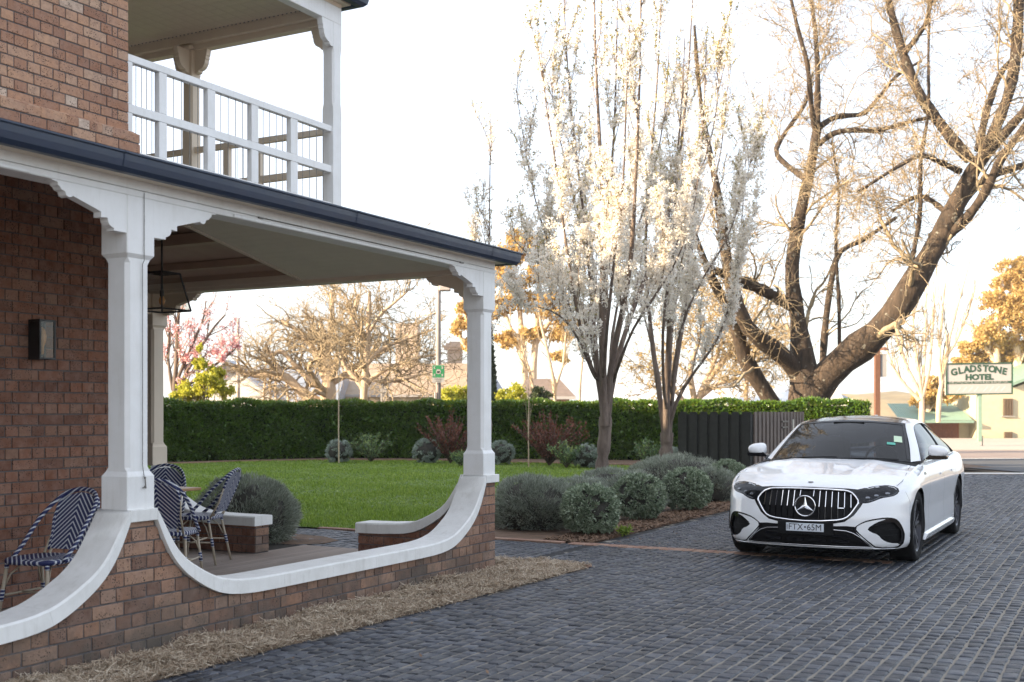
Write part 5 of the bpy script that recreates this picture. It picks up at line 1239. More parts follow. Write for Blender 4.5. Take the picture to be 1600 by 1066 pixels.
for dx_,dz_,sc in ((-.13,-.02,.8),(.13,-.02,.8),(-.06,.03,.9),(.06,.03,.9),(0,-.05,1.)):
    x=mx+dx_*w_; z=mz+dz_*w_
    mb.add([(x+.055*w_*math.cos(k),yy_,z+.12*w_+.055*w_*math.sin(k)) for k in np.linspace(0,5.7,9)],[tuple(range(9))])
    mb.add([(x-.07*w_*sc,yy_-.001,z-.17*w_),(x+.07*w_*sc,yy_-.001,z-.17*w_),(x+.075*w_,yy_-.001,z+.05*w_),(x-.075*w_,yy_-.001,z+.05*w_)],[(0,1,2,3)])
mb.ob('pictogram',M['sign_white'],an)
text_mesh('lettering','ASSEMBLY',.062,M['black'],an,(mx,yy_,at(0,592.6,Yg)[2]),X3,Z3); text_mesh('lettering','POINT',.062,M['black'],an,(mx,yy_,at(0,595.9,Yg)[2]),X3,Z3)
# ---- power pole, banner
Yw=70.; pw=thing('power_pole','weathered timber power pole beyond the left end of the hedge','power pole',ground_at(372,Yw)); q=ground_at(372,Yw)
mb=MB(); mb.tube([q,np.array([q[0],Yw,at(0,497,Yw)[2]])],[.14,.10],9); mb.ob('pole',M['galv'],pw,smooth=True)
Yb=50.; bn=thing('banner_sign','narrow upright white banner sign beyond the hedge, right of the bare plane trees','sign',ground_at(600,Yb))
mb=MB(); mb.box((at(598,0,Yb)[0],Yb,at(0,626,Yb)[2]),(at(607,0,Yb)[0],Yb+.06,at(0,589,Yb)[2])); mb.ob('panel',M['sign_white'],bn)
mb=MB(); mb.box((at(594.5,0,Yb)[0],Yb,gz(Yb)),(at(597,0,Yb)[0],Yb+.08,at(0,587,Yb)[2])); mb.ob('post',M['sign_white'],bn)
M['grey_ink']=simple('grey_print',(.12,.13,.16),.6,var=0)
for k,(t_,py) in enumerate((('O',617),('C',606))):
    text_mesh('lettering',t_,.36,M['grey_ink'],bn,(at(602.6,0,Yb)[0],Yb-.01,at(0,py,Yb)[2]),Z3,-X3)
# ---- houses
def gable_house(label,px0,px1,Y,ye,yr,wallm,roofm,depth=8,facing='side',over=.4,py_base=None,name='house',win=3,hip=0.):
    x0,x1=at(px0,0,Y)[0],at(px1,0,Y)[0]; ze=at(0,ye,Y)[2]; zr=at(0,yr,Y+depth/2)[2]; zb=gz(Y)-.3
    g=thing(name,label,'house',((x0+x1)/2,Y,gz(Y)))
    mb=MB()
    if facing=='side':
        mb.box((x0,Y,zb),(x1,Y+depth,ze)); mb.ob('wall',wallm,g)
        mb=MB(); h=hip*(x1-x0)/2; o=over
        R_=[(x0-o,Y-o,ze),(x1+o,Y-o,ze),(x1+o,Y+depth+o,ze),(x0-o,Y+depth+o,ze),(x0-o+h,Y+depth/2,zr),(x1+o-h,Y+depth/2,zr)]
        mb.add(R_,[(0,1,5,4),(2,3,4,5),(1,2,5),(3,0,4),(0,3,2,1)]); mb.ob('roof',roofm,g)
        mb=MB(); mb.box((x0-o,Y-o-.1,ze-.18),(x1+o,Y-o,ze+.02)); mb.ob('gutter',M['sign_white'],g)
    else:
        cx_=(x0+x1)/2; zr=at(0,yr,Y)[2]
        mb.prism([(x0,zb),(x1,zb),(x1,ze),(cx_,zr),(x0,ze)],Y,Y+depth,lambda a_,z,h_:(a_,h_,z)); mb.ob('wall',wallm,g)
        mb=MB(); o=over; sl=(zr-ze)/(cx_-x0)
        for s_ in (-1,1):
            e_=(cx_+s_*(cx_-x0+o)); mb.prism([(cx_,zr+.02),(e_,ze-sl*o+.02),(e_,ze-sl*o+.17),(cx_,zr+.2)],Y-o,Y+depth,lambda a_,z,h_:(a_,h_,z))
        mb.ob('roof',roofm,g)
    for i in range(win):
        u=(i+.5)/win; xx_=x0+(x1-x0)*u; mb=MB(); mb.box((xx_-.5,Y-.04,ze-1.9),(xx_+.5,Y-.002,ze-.55)); w_=mb.ob('window',simple('window_glass',(.04,.045,.05),.1,var=0) if 'wglass' not in M else M['wglass'],g)
        M['wglass']=w_.data.materials[0]
        mb=MB(); mb.box((xx_-.56,Y-.06,ze-.55),(xx_+.56,Y-.005,ze-.48)); mb.box((xx_-.56,Y-.08,ze-1.97),(xx_+.56,Y-.005,ze-1.9)); mb.box((xx_-.03,Y-.06,ze-1.9),(xx_+.03,Y-.041,ze-.55)); mb.ob('frame',M['sign_white'],w_)
    return g
M['render']=simple('pale_rendered_chimney',(.50,.40,.32),.8,var=.12)
M['weatherb']=simple('white_weatherboard',(.62,.60,.56),.7,var=.05)
M['grey_roof']=simple('grey_blue_roof',(.26,.29,.34),.5,var=.06)
M['tan_roof']=simple('tan_iron_roof',(.36,.27,.19),.6,var=.15,scale=1)
M['brown_roof']=simple('brown_tile_roof',(.20,.15,.12),.7,var=.15,scale=2)
M['white_roof']=simple('white_steel_roof',(.62,.64,.66),.45,var=.05)
M['pink_brick']=simple('far_brick_wall',(.42,.22,.14),.85,var=.15)
g=gable_house('white weatherboard gabled house beside the power pole',268,442,82,634,567,M['weatherb'],M['grey_roof'],facing='front',depth=3,win=2,over=.5)
for k in range(22):
    z=gz(82)+.25*k+.5; xL,xR=at(268,0,82)[0],at(442,0,82)[0]; zt_=at(0,567,82)[2]; ze_=at(0,634,82)[2]; f_=min(1,max(0,(zt_-z)/(zt_-ze_))); cxx=(xL+xR)/2
    if z<zt_-.3: mb=MB(); mb.box((cxx-(cxx-xL)*f_+.05,81.975,z),(cxx+(cxx-xL)*f_-.05,81.999,z+.22)); mb.ob('weatherboard',M['weatherb'],g)
gable_house('long grey-blue roofed house behind the weatherboard gable',345,520,88,629,574,M['weatherb'],M['grey_roof'],depth=9,win=5)
g=gable_house('long tan-roofed building beyond the plane trees, left of the street light',520,722,92,617,568,M['inn_wall'],M['tan_roof'],depth=12,win=5)
mb=MB(); bpx(mb,618,652,505,575,98,3); mb.ob('chimney',M['render'],g)
g=gable_house('grey slate-roofed house with an ornate rendered chimney, left of the near corner post',696,790,100,626,583,M['inn_wall'],M['grey_roof'],depth=8,win=3,hip=.6)
M['render']=simple('pale_rendered_chimney',(.50,.40,.32),.8,var=.12)
cc=at(711,0,101); zz_=lambda y:at(0,y,101)[2]
mb=MB(); s_=.62
for (a,y0_,y1_) in ((.78,592,571),(.62,571,553),(.66,553,551),(.72,551,549.5),(.62,549.5,547),(.95,547,543),(1.05,543,540),(.8,540,537),(.5,537,534)): mb.box((cc[0]-a,101-a*.7,zz_(y0_)),(cc[0]+a,101+a*.7,zz_(y1_)-.004))
mb.ob('chimney',M['render'],g)
gable_house('brick house with a brown hipped roof, right of the near corner post',812,890,78,620,592,M['pink_brick'],M['brown_roof'],depth=8,win=3,hip=.55)
gable_house('pale house with white steel roof behind the two pear trunks',955,1110,84,629,596,M['weatherb'],M['white_roof'],depth=9,win=4,hip=.3)
gable_house('long white-roofed house behind the twiggy tree, left of the big trunk',1060,1240,96,631,604,M['weatherb'],M['white_roof'],depth=8,win=5)
g=gable_house('white gabled hall just right of the big tree trunk',1256,1324,92,640,580,M['weatherb'],M['white_roof'],depth=6,facing='front',win=1,over=.3)
mb=MB(); a=at(1312,0,94);c=at(1352,0,94); z0_=at(0,633,94)[2]; z1_=at(0,611,94)[2]; mb.add([(a[0],94,z0_),(c[0],94,z0_),(at(1318,0,98)[0],100,z1_),(a[0],100,z1_)],[(0,1,2,3)]); mb.add([(a[0],94.01,gz(94)),(c[0]-.3,94.01,gz(94)),(c[0]-.3,94.01,z0_),(a[0],94.01,z0_)],[(0,1,2,3)]); mb.ob('side_roof',M['grey_roof'],g)
# distant ridge
rg=np.random.default_rng(8); xs_=np.linspace(-420,520,120); zt_=6+5*np.sin(xs_/70)+3*np.sin(xs_/23+1)+rg.normal(0,.5,120); zt_=np.where(xs_<130,1.0,zt_-4)
v=[]
for x,z in zip(xs_,zt_): v+=[(x,395,-6),(x,430,max(z,0)*.7),(x,470,z)]
tag(mk('hills',v,[(3*i+k,3*i+3+k,3*i+4+k,3*i+1+k) for i in range(119) for k in (0,1)],simple('dry_hill_scrub',(.22,.17,.09),.95,var=.3,scale=.08),smooth=True),kind='structure')
# ---- bare and leafy trees beyond the hedge
def crown(g,clumps,Y,n,L,w,mt,seed,flat=.75,name='foliage'):
    rg=np.random.default_rng(seed); Ps=[]; area=np.array([c[2]**2 for c in clumps],float); area/=area.sum()
    for c,a_ in zip(clumps,area):
        m_=int(n*a_); r_=c[2]/F_PX*Y; ctr=at(c[0],c[1],Y)+np.array([0,rg.uniform(-1,1)*r_*.8,0])
        sub=rg.normal(0,.5,(max(4,m_//60),3)); sub*=np.minimum(1,1/np.linalg.norm(sub,axis=1,keepdims=True)) 
        k=rg.integers(0,len(sub),m_); q=sub[k]+rg.normal(0,.15,(m_,3)); Ps.append(ctr+q*r_*np.array([1,1,flat]))
    P=np.concatenate(Ps); V,Fc=diamonds(P,rg.normal(0,1,(len(P),3)),rg.uniform(.6,1.3,len(P))*L,w,rg); return tag(mk(name,V,Fc,mt,g),kind='stuff')
pl1=[[(512,660,14),(511,640,13),(513,615,12),(514,590,10),(510,560,9),(506,530,6),(500,500,4)],
 [(508,636,9),(492,625,8),(470,612,7),(452,592,7),(440,584,6.5),(420,583,6),(400,588,5),(380,582,4),(365,572,3)],
 [(514,600,8),(500,570,6),(490,545,5),(470,520,4),(440,500,3)],[(515,590,8),(528,560,6),(540,530,5),(552,495,4),(560,460,3)],
 [(512,615,7),(480,590,5),(455,565,4),(440,545,3.5),(425,555,3),(405,560,2.5)],[(514,580,6),(512,540,5),(520,500,4),(518,455,3)],[(516,600,6),(550,580,4.5),(580,560,3.5),(610,545,2.5)],
 [(505,640,6),(485,632,5),(455,600,4),(430,570,3),(415,540,2)]]
gens=[dict(nper=11,len_rng=(1.5,4.2),ang=.9,up=.05,wig=.36,rf=.42,rmin=.03,K=8,umin=.2),dict(nper=7,len_rng=(.7,2.4),ang=.8,up=.06,wig=.38,rf=.6,rmin=.018,K=6),dict(nper=4,len_rng=(.3,1.0),ang=.8,up=.1,wig=.3,rf=.6,rmin=.011,K=4)]
tree('plane_tree','gnarled bare plane tree with thick leaning trunk beyond the hedge, left of the slimmer one','tree',58.,pl1,gens,21,M['bark_pale'],M['twig_gold'],group='bare plane trees beyond the hedge',skip=0)
pl2=[[(568,660,7),(568,625,6.5),(569,600,6),(572,570,5),(574,540,4.5),(576,500,3.5),(578,455,2.5)],[(568,608,5),(555,590,4),(540,575,3.4),(530,550,2.6)],[(570,600,4.5),(590,585,3.6),(612,572,3),(650,560,2.4),(690,552,1.6)],
 [(572,570,4),(590,550,3.4),(610,538,3),(640,528,2.4),(675,515,1.6)],[(574,545,3.4),(560,520,3),(548,490,2.4),(540,460,1.8)],[(576,520,3),(595,490,2.6),(620,470,2),(640,452,1.5)],[(570,590,3.5),(600,598,3),(640,590,2.4),(680,580,1.6)]]
tree('plane_tree','slimmer bare plane tree with wide flat branches beyond the hedge, left of the banner sign','tree',50.,pl2,gens,22,M['bark_pale'],M['twig_gold'],group='bare plane trees beyond the hedge')
# pink blossom and yellow-green shrub at far left
M['pink']=leaf_mat('pink_petal',[(0,(.70,.36,.38)),(.5,(.85,.52,.53)),(1,(.90,.74,.72))],trans=.35)
g,G,rg=tree('blossom_tree','thin pink-blossoming tree at the left end of the hedge','tree',44.,[[(268,660,5),(272,620,4.5),(276,560,3.5),(278,500,2.5),(282,460,1.6)],[(272,625,3.5),(290,585,3),(312,545,2.4),(335,510,1.8),(352,492,1.2)],[(270,630,3),(296,600,2.6),(325,578,2.2),(350,560,1.8),(368,545,1.2)],[(274,600,3),(300,540,2.2),(318,500,1.6),(322,470,1)],[(270,610,3),(262,560,2.2),(266,500,1.6)]],
 [dict(nper=9,len_rng=(.8,2.2),ang=.6,up=.25,wig=.2,rf=.45,rmin=.015,K=6),dict(nper=5,len_rng=(.3,.9),ang=.6,up=.2,wig=.2,rf=.6,rmin=.009,K=4)],23,M['bark_pear'],M['twig_pear'])
Q=samp(G[2][0],1300,rg,.1); Q=Q[rg.random(len(Q))<np.clip(np.interp(Q[:,2],[2,4.2,6],[1,.8,.1])+.0,0,1)]; V,Fc=diamonds(np.repeat(Q,3,0)+rg.normal(0,.05,(3*len(Q),3)),rg.normal(0,1,(3*len(Q),3)),.10,.035,rg); tag(mk('blossom',V,Fc,M['pink'],g),kind='stuff')
crown(g,[(352,548,16),(340,560,15),(362,540,10),(345,580,10),(300,560,14),(285,600,15)],44.,800,.12,.045,M['pink'],3,name='blossom')
M['lime']=leaf_mat('lime_spring_leaf',[(0,(.28,.32,.03)),(.5,(.48,.48,.05)),(1,(.65,.60,.10))],trans=.45)
M['olive']=leaf_mat('olive_leaf',[(0,(.05,.08,.03)),(1,(.16,.20,.08))],trans=.3)
def shrub_bg(label,px,Y,clumps,mt,seed,n=5000,L=.12,name='shrub'):
    g=thing(name,label,'shrub',ground_at(px,Y)); rg=np.random.default_rng(seed); q=ground_at(px,Y)
    P=np.array([smoothpoly([(*(q+np.array([rg.uniform(-.2,.2),0,0])),.03),(*at(c[0],c[1],Y),.012)],6) for c in clumps]); V,Fc=tubes(P[:,:,:3],P[:,:,3],4); mk('stems',V,Fc,M['bark_pear'],g); crown(g,clumps,Y,n,L,L*.3,mt,seed); return g
shrub_bg('yellow-green spring shrub under the pink blossom at the left end of the hedge',320,43.,[(300,610,22),(325,600,22),(340,585,16),(318,570,13),(350,612,14),(285,620,18),(312,545,8)],M['lime'],31,6500)
shrub_bg('golden-green shrub just left of the near corner post beyond the hedge',712,46.,[(700,622,16),(718,616,16),(728,625,12),(705,632,14)],M['lime'],32,3500)
shrub_bg('yellow-green shrub between the corner post and the brown-roofed house',800,48.,[(792,620,16),(808,612,15),(818,624,12),(785,632,14),(800,632,18)],M['lime'],33,4000)
shrub_bg('olive-green shrub beside the brown-roofed house',842,52.,[(840,612,12),(850,620,12),(834,624,10)],M['olive'],34,2500)
# dark conifer behind the corner post
cg=thing('conifer','tall narrow dark conifer mostly hidden by the near corner post','tree',ground_at(753,55)); q=ground_at(753,55)
mb=MB(); mb.tube([q,q+np.array([0,0,7])],[.14,.03],8); mb.ob('trunk',M['bark_dark'],cg)
rg=np.random.default_rng(44); n=9000; z=rg.random(n); r_=.85*(1-z)**.45*np.minimum(1,z*9+.3); a_=rg.random(n)*6.28; r2=r_*np.sqrt(rg.uniform(.4,1,n)); P=np.stack([q[0]+np.cos(a_)*r2,q[1]+np.sin(a_)*r2,q[2]+.3+z*7.2],1); V,Fc=diamonds(P,np.stack([np.cos(a_)*.3,np.sin(a_)*.3,1+0*a_],1)+rg.normal(0,.25,(n,3)),.22,.05,rg); tag(mk('foliage',V,Fc,simple('conifer_needles',(.03,.05,.02),.7,var=.3),cg),kind='stuff')
# gum trees
M['sun_gold_leaf']=leaf_mat('sun_gold_leaf',[(0,(.34,.24,.08)),(.4,(.52,.36,.13)),(.8,(.66,.48,.19)),(1,(.74,.58,.28))],trans=.5,scale=.3)  # golden base colour carries the warm sunlight on the foliage
def gum(label,Y,limbs,clumps,seed,n=16000,L=.34,mt=None,name='gum_tree'):
    g,G,rg=tree(name,label,'tree',Y,limbs,[dict(nper=6,len_rng=(1.5,4.5),ang=.7,up=.2,wig=.25,rf=.4,rmin=.04,K=6)],seed,M['bark_gum'],M['bark_gum'],sides=8); crown(g,clumps,Y,n,L,L*.26,mt or M['sun_gold_leaf'],seed+1,flat=.6); return g
gum('tall gum tree with pale twin trunks and golden crown, behind the first pear tree',88.,[[(820,650,7),(820,600,6),(816,540,5),(812,480,4),(806,430,3)],[(832,650,7),(832,590,6),(838,520,5),(842,450,3.5),(845,400,2.5)],[(816,560,4),(800,520,3),(790,490,2.5)],[(836,540,4),(860,500,3),(885,470,2)]],
 [(790,400,34),(830,385,30),(800,440,30),(850,430,26),(780,480,24),(815,470,26),(860,480,30),(875,520,24),(790,530,18),(852,395,20),(812,372,20),(890,500,18),(830,520,18),(870,560,15)],51,20000)
gum('gum tree with drooping golden leaves glimpsed left of the near corner post',96.,[[(742,650,5),(738,560,4),(730,500,3),(722,470,2)],[(738,560,3.4),(720,530,2.4),(712,515,2)]],[(722,505,16),(735,480,22),(716,520,9),(735,540,14),(750,450,20)],53,4500)
gum('large golden gum tree at the right edge behind the hotel sign',105.,[[(1560,650,8),(1558,600,7),(1556,540,6),(1560,480,5),(1566,430,3)],[(1592,650,8),(1590,570,7),(1586,500,5),(1582,440,3)],[(1558,570,4),(1530,530,3),(1515,500,2)]],
 [(1575,440,22),(1590,420,26),(1560,470,26),(1585,490,34),(1545,520,30),(1575,540,34),(1520,540,22),(1600,560,30),(1540,565,26),(1510,565,16),(1570,590,26),(1605,460,34),(1625,520,40),(1625,440,30),(1500,590,14),(1530,595,18)],55,30000)
gum('low golden shrubby tree between the bare poplars and the hotel sign',98.,[[(1450,660,4),(1450,625,3),(1455,600,2)]],[(1445,612,16),(1462,600,18),(1478,620,16),(1430,625,13),(1455,628,18),(1490,604,12)],57,5000,name='golden_tree')
# bare upright poplars right of the big trunk
pop=[[(1440,660,7),(1441,620,6),(1436,590,5),(1430,550,3.5),(1426,500,2.4),(1424,440,1.4)],[(1441,620,5),(1452,580,4),(1456,530,3),(1460,470,2),(1464,410,1.2)],[(1438,615,5),(1420,580,4),(1404,540,3),(1392,500,2),(1384,450,1.2)],[(1440,610,4),(1445,560,3),(1446,500,2.4),(1448,430,1.4)],[(1436,625,5),(1412,600,3.6),(1396,575,2.6),(1385,545,1.8)],
 [(1466,660,6),(1467,620,6),(1474,585,5.5),(1478,550,4.5),(1490,500,3.4),(1504,450,2.2),(1515,410,1.4)],[(1470,600,4),(1468,550,3),(1472,490,2.4),(1480,420,1.4)],[(1477,560,4),(1496,530,3),(1512,490,2),(1524,450,1.4)]]
pop=[[(x,y,r*.65) for x,y,r in l] for l in pop]
tree('poplar','bare golden poplar with many upright stems between the brown lamp post and the hotel sign','tree',72.,pop,[dict(nper=9,len_rng=(1.,3.4),ang=.35,up=.5,wig=.12,rf=.42,rmin=.025,K=6),dict(nper=5,len_rng=(.5,1.5),ang=.4,up=.4,wig=.15,rf=.6,rmin=.014,K=4)],61,M['bark_gum'],M['twig_gold'])
# twiggy bare tree between the pears and the big trunk
tw=[[(1085,660,6),(1090,625,5.5),(1102,600,5),(1125,570,4.5),(1140,550,3.5),(1160,540,2.5),(1190,545,1.6)],[(1088,640,5),(1080,600,4.5),(1078,570,3.5),(1090,540,2.6),(1100,500,1.8)],[(1095,620,4),(1120,600,3),(1160,590,2.2),(1200,580,1.4)],[(1084,650,4),(1060,615,3.4),(1035,590,2.6),(1010,580,1.6)],[(1100,600,4),(1125,545,3),(1135,500,2.2),(1140,460,1.5)],[(1165,660,4),(1166,610,3.6),(1168,560,3),(1176,500,2.2),(1190,460,1.4)]]
g,G,rg=tree('twiggy_tree','densely twigged bare tree behind the fence, between the pear trees and the big trunk','tree',54.,tw,gens,63,M['bark_pale'],M['twig_gold'])
Q=samp(G[3][0],9000,rg,.1); V,Fc=diamonds(Q,rg.normal(0,1,(len(Q),3)),.10,.03,rg); tag(mk('leaf_buds',V,Fc,M['sun_gold_leaf'],g),kind='stuff')
bl=[[(868,660,3.5),(866,600,3),(858,560,2.5),(846,510,2),(838,470,1.2)],[(866,610,2.5),(880,570,2),(884,520,1.4)],[(842,660,2.5),(836,620,2.4),(828,580,2),(815,540,1.3)],[(905,660,2.5),(906,600,2),(912,550,1.4),(908,500,1)]]
tree('birch_tree','slim white-trunked bare birch right of the brown-roofed house','tree',60.,bl,[dict(nper=10,len_rng=(.8,2.4),ang=.6,up=.2,wig=.25,rf=.45,rmin=.02,K=6),dict(nper=5,len_rng=(.3,1.2),ang=.6,up=.1,wig=.25,rf=.6,rmin=.012,K=4)],64,M['bark_gum'],M['twig_gold'])
wl2=[[(410,660,2.5),(412,620,2.2),(414,590,1.5),(416,560,1)],[(432,660,2.2),(431,620,2),(430,585,1.3)],[(452,660,2.2),(450,620,2),(447,590,1.3)],[(424,660,2),(422,600,1.6),(425,570,1)],[(465,660,2),(463,625,1.5),(460,600,1)]]
tree('birch_tree','clump of pale weeping birch stems in front of the grey-blue roof','tree',64.,wl2,[dict(nper=14,len_rng=(.8,2.2),ang=.7,up=-.25,wig=.12,rf=.5,rmin=.02,K=6,droop=.10),dict(nper=5,len_rng=(.4,1.2),ang=.5,up=-.3,wig=.1,rf=.6,rmin=.014,K=4,droop=.1)],65,M['bark_gum'],M['twig_gold'])
# thin saplings in the hedge bed
for px,Y,top,lb in ((529.5,33.6,470,'slim staked sapling rising from the silver ball shrub at the hedge'),(826,31.2,600,'slim bare sapling against the hedge right of the near corner post')):
    tree('sapling',lb,'tree',Y,[[(px,2700/Y+643,1.1),(px-.5,660,1.0),(px+.5,(660+top)/2,.7),(px,top,.35)]],[dict(nper=10,len_rng=(.3,.9),ang=.5,up=.4,wig=.15,rf=.5,rmin=.006,K=5,umin=.45)],int(px),M['bark_pale'],M['twig_gold'],group='slim saplings in the hedge bed')
# ================================================================ WHITE SEDAN
CO=np.array([2.86,11.23,0.])
def CW(b,v,z): b=np.asarray(b,float);v=np.asarray(v,float);z=np.asarray(z,float); return CO+b[...,None]*D1-v[...,None]*D2+z[...,None]*Z3
def cw1(b,v,z): return tuple(CO+b*D1-v*D2+z*Z3)
car=thing('sedan','parked white four-door sedan with upright chrome grille and plate FTX 65M','car',cw1(2.4,0,0))
Wc=.935;Lc=.72;nc=2.75
_v=np.concatenate([np.linspace(0,.8,60),np.linspace(.8,Wc,80)[1:]]); _b=Lc*(1-(np.clip(1-(_v/Wc)**nc,0,1))**(1/nc))
_P=np.concatenate([np.stack([_b,_v],1),np.stack([np.linspace(Lc,4.2,200)[1:],np.full(199,Wc)],1)])
_P=np.concatenate([_P,np.stack([4.92-_b[::-1],_v[::-1]],1)[1:]])
_s=np.concatenate([[0],np.cumsum(np.hypot(*np.diff(_P,axis=0).T))]); AM=_s[-1]
_T=np.gradient(_P,axis=0)/np.gradient(_s)[:,None]; _T/=np.hypot(_T[:,0],_T[:,1])[:,None]; _N=np.stack([-_T[:,1],_T[:,0]],1)
def ztop(b): return np.interp(b,[0,.1,.25,.4,.6,.85,1.1,1.4,2.0,2.8,3.5,4.2,4.7,4.92],[.757,.760,.778,.800,.845,.892,.922,.945,.957,.965,.985,1.005,1.0,.99])
def s_ins(z,b):
    r=.075; q=np.clip((ztop(b)-z)/r,0,1); i=r*.9*(1-np.sqrt(np.clip(1-(1-q)**2,0,1)))
    nose=np.clip(1-b/.8,0,1); tail=np.clip((b-4.2)/.7,0,1)
    i=i+np.interp(z,[.15,.22,.32,.50,.62,.74,.85,1.0],[.055,.018,.010,.016,.006,.0,.018,.06])*np.clip(b/.5,0,1)+nose*np.interp(z,[.15,.22,.32,.48,.62,.77],[.075,.02,0,.0,.025,.085])
    # flared haunches over the wheels
    for bc in (.85,3.81): i=i-.006*np.exp(-((b-bc)/.42)**2)*np.exp(-((z-.70)/.14)**2)
    return i+tail*.02
def S(a,z,off=0.):
    a=np.asarray(a,float);z=np.asarray(z,float);aa=np.abs(a); b=np.interp(aa,_s,_P[:,0]);v=np.interp(aa,_s,_P[:,1]);nb=np.interp(aa,_s,_N[:,0]);nv=np.interp(aa,_s,_N[:,1])
    i=s_ins(z,b)-off; return b-nb*i,(v-nv*i)*np.sign(a+1e-12),z
def SW3(a,z,off=0.): return CW(*S(a,z,off))
def a_of_v(v): v=np.asarray(v,float); return np.interp(np.abs(v),_P[:139,1]-.0,_s[:139])*np.sign(v)
def a_of_b(b): return np.interp(b,_P[:,0],_s)
def vz(l): return [(float(a_of_v(v)),z) for v,z in l]
def mirr(l): return [(-a,z) for a,z in l][::-1]
def sym(l): return l+[(-a,z) for a,z in l[::-1] if abs(a)>1e-6]
def inp(P,poly): return inpoly(P,poly)
def dens(poly,d):
    out=[]
    for (x0,y0),(x1,y1) in zip(poly,poly[1:]+poly[:1]):
        n=max(1,int(math.hypot(x1-x0,y1-y0)/d)); out+=[(x0+(x1-x0)*k/n,y0+(y1-y0)*k/n) for k in range(n)]
    return out
def rnd_poly(poly,it=2):
    for _ in range(it):
        o=[]
        for (x0,y0),(x1,y1) in zip(poly,poly[1:]+poly[:1]): o+=[(x0*.75+x1*.25,y0*.75+y1*.25),(x0*.25+x1*.75,y0*.25+y1*.75)]
        poly=o
    return poly
def cdt(outline,holes,sp,dx=None):
    V=[];E=[]
    for L_ in [outline]+holes:
        L_=dens(L_,sp); n0=len(V); V+=L_; E+=[(n0+i,n0+(i+1)%len(L_)) for i in range(len(L_))]
    o=np.array(outline); dx=dx or sp
    gx=np.arange(o[:,0].min(),o[:,0].max(),dx); gy=np.arange(o[:,1].min(),o[:,1].max(),sp)
    g=np.array([(x+(.5*dx if j%2 else 0),y) for j,y in enumerate(gy) for x in gx])
    k=inp(g,outline)
    for h in holes: k&=~inp(g,h)
    A_=np.array(V); g=g[k]
    # keep interior points off the constraint lines
    if len(g):
        keep=np.ones(len(g),bool)
        for c0_ in range(0,len(g),800):
            d=((g[c0_:c0_+800,None,:]-A_[None])**2).sum(2).min(1); keep[c0_:c0_+800]=d>(sp*.35)**2
        g=g[keep]; V=V+[tuple(q) for q in g]
    r=delaunay_2d_cdt([Vector(q) for q in V],E,[],0,1e-6)
    P=np.array([q[:] for q in r[0]]); T_=[tuple(f) for f in r[2] if len(f)==3]; T_=np.array(T_); c=P[T_].mean(1)
    k=inp(c,outline)
    for h in holes: k&=~inp(c,h)
    return P,T_[k]
M['paint']=simple('white_car_paint',(.80,.81,.83),.22,var=0,coat=1.0)
M['gloss']=simple('gloss_black_trim',(.004,.004,.006),.12,var=0,spec=.45)
M['matte']=simple('matte_black_plastic',(.006,.006,.007),.7,var=0,spec=.2)
M['chrome']=simple('chrome',(.85,.85,.87),.08,metal=1,var=0)
M['rubber']=simple('tyre_rubber',(.009,.009,.010),.85,var=.2,scale=20,spec=.2)
M['rim']=simple('dark_alloy',(.04,.04,.045),.25,metal=.9,var=0)
M['rimcut']=simple('machined_alloy',(.30,.30,.32),.2,metal=1,var=0)
def patch(name,poly,mt,off=0.,sp=.03,holes=[],parent=car):
    P,T_=cdt(poly,holes,sp); V=SW3(P[:,0],P[:,1],off); o=mk(name,V,[tuple(t) for t in T_],mt,parent,smooth=True); fixn(o); return o
def fixn(o):
    """faces look away from the car's centre line"""
    me=o.data; c=np.array(cw1(2.46,0,.5))-rootloc(o.parent); n=len(me.polygons)
    if not n: return
    p_=me.polygons[n//2]; d=np.array(p_.center)-c; 
    if np.dot(np.array(p_.normal),d)<0: me.flip_normals()
GR=[(0,.742),(.20,.741),(.36,.735),(.405,.727),(.44,.712),(.468,.684),(.492,.645),(.496,.622),(.485,.600),(.425,.515),(.395,.484),(.355,.464),(.30,.452),(.15,.438),(0,.434)]
grille_o=sym(vz(GR))
grille_o=list(grille_o)
MASK=[(0,.7565),(.40,.753),(.50,.746),(.545,.70),(.550,.64),(.518,.585),(.455,.50),(.37,.437),(.25,.412),(0,.402)]
mask=sym(vz(MASK))
HL=[(.470,.742),(.586,.762),(.70,.778),(.79,.785),(.825,.784),(.850,.775),(.864,.755),(.860,.728),(.842,.702),(.81,.684),(.765,.675),(.72,.668),(.68,.655),(.64,.638),(.60,.624),(.56,.617),(.50,.618)]
hl_r=vz(HL); hl_l=mirr(hl_r)
IN=[(.455,.388),(.54,.447),(.63,.472),(.725,.486),(.789,.480),(.83,.456),(.862,.39),(.884,.29),(.876,.20),(.850,.176),(.66,.182),(.60,.226),(.507,.314),(.455,.36)]
in_r=rnd_poly(vz(IN),1); in_l=mirr(in_r)
LOW=[(0,.388),(.27,.394),(.39,.398),(.47,.392),(.475,.340),(.52,.292),(.625,.200),(.62,.190),(0,.186)]
low=sym(vz(LOW))
def zlow(b): return np.interp(b,[0,.3,.5,1.2,1.4,3.3,3.5,4.3,4.92],[.170,.172,.176,.19,.20,.20,.21,.27,.28])
aa=np.linspace(-AM,AM,361); outl=[(a,float(zlow(np.interp(abs(a),_s,_P[:,0])))) for a in aa]+[(a,float(ztop(np.interp(abs(a),_s,_P[:,0])))-.0005) for a in aa[::-1]]
def arch(bc,sgn,r=.385):
    q=[(bc+r*math.cos(x),.352+r*math.sin(x)) for x in np.linspace(-.6,math.pi+.6,40)]; return [(sgn*float(a_of_b(b_)),z) for b_,z in q]
arches=[arch(bc,sg_) for bc in (.85,3.81) for sg_ in (-1,1)]
seams=[]
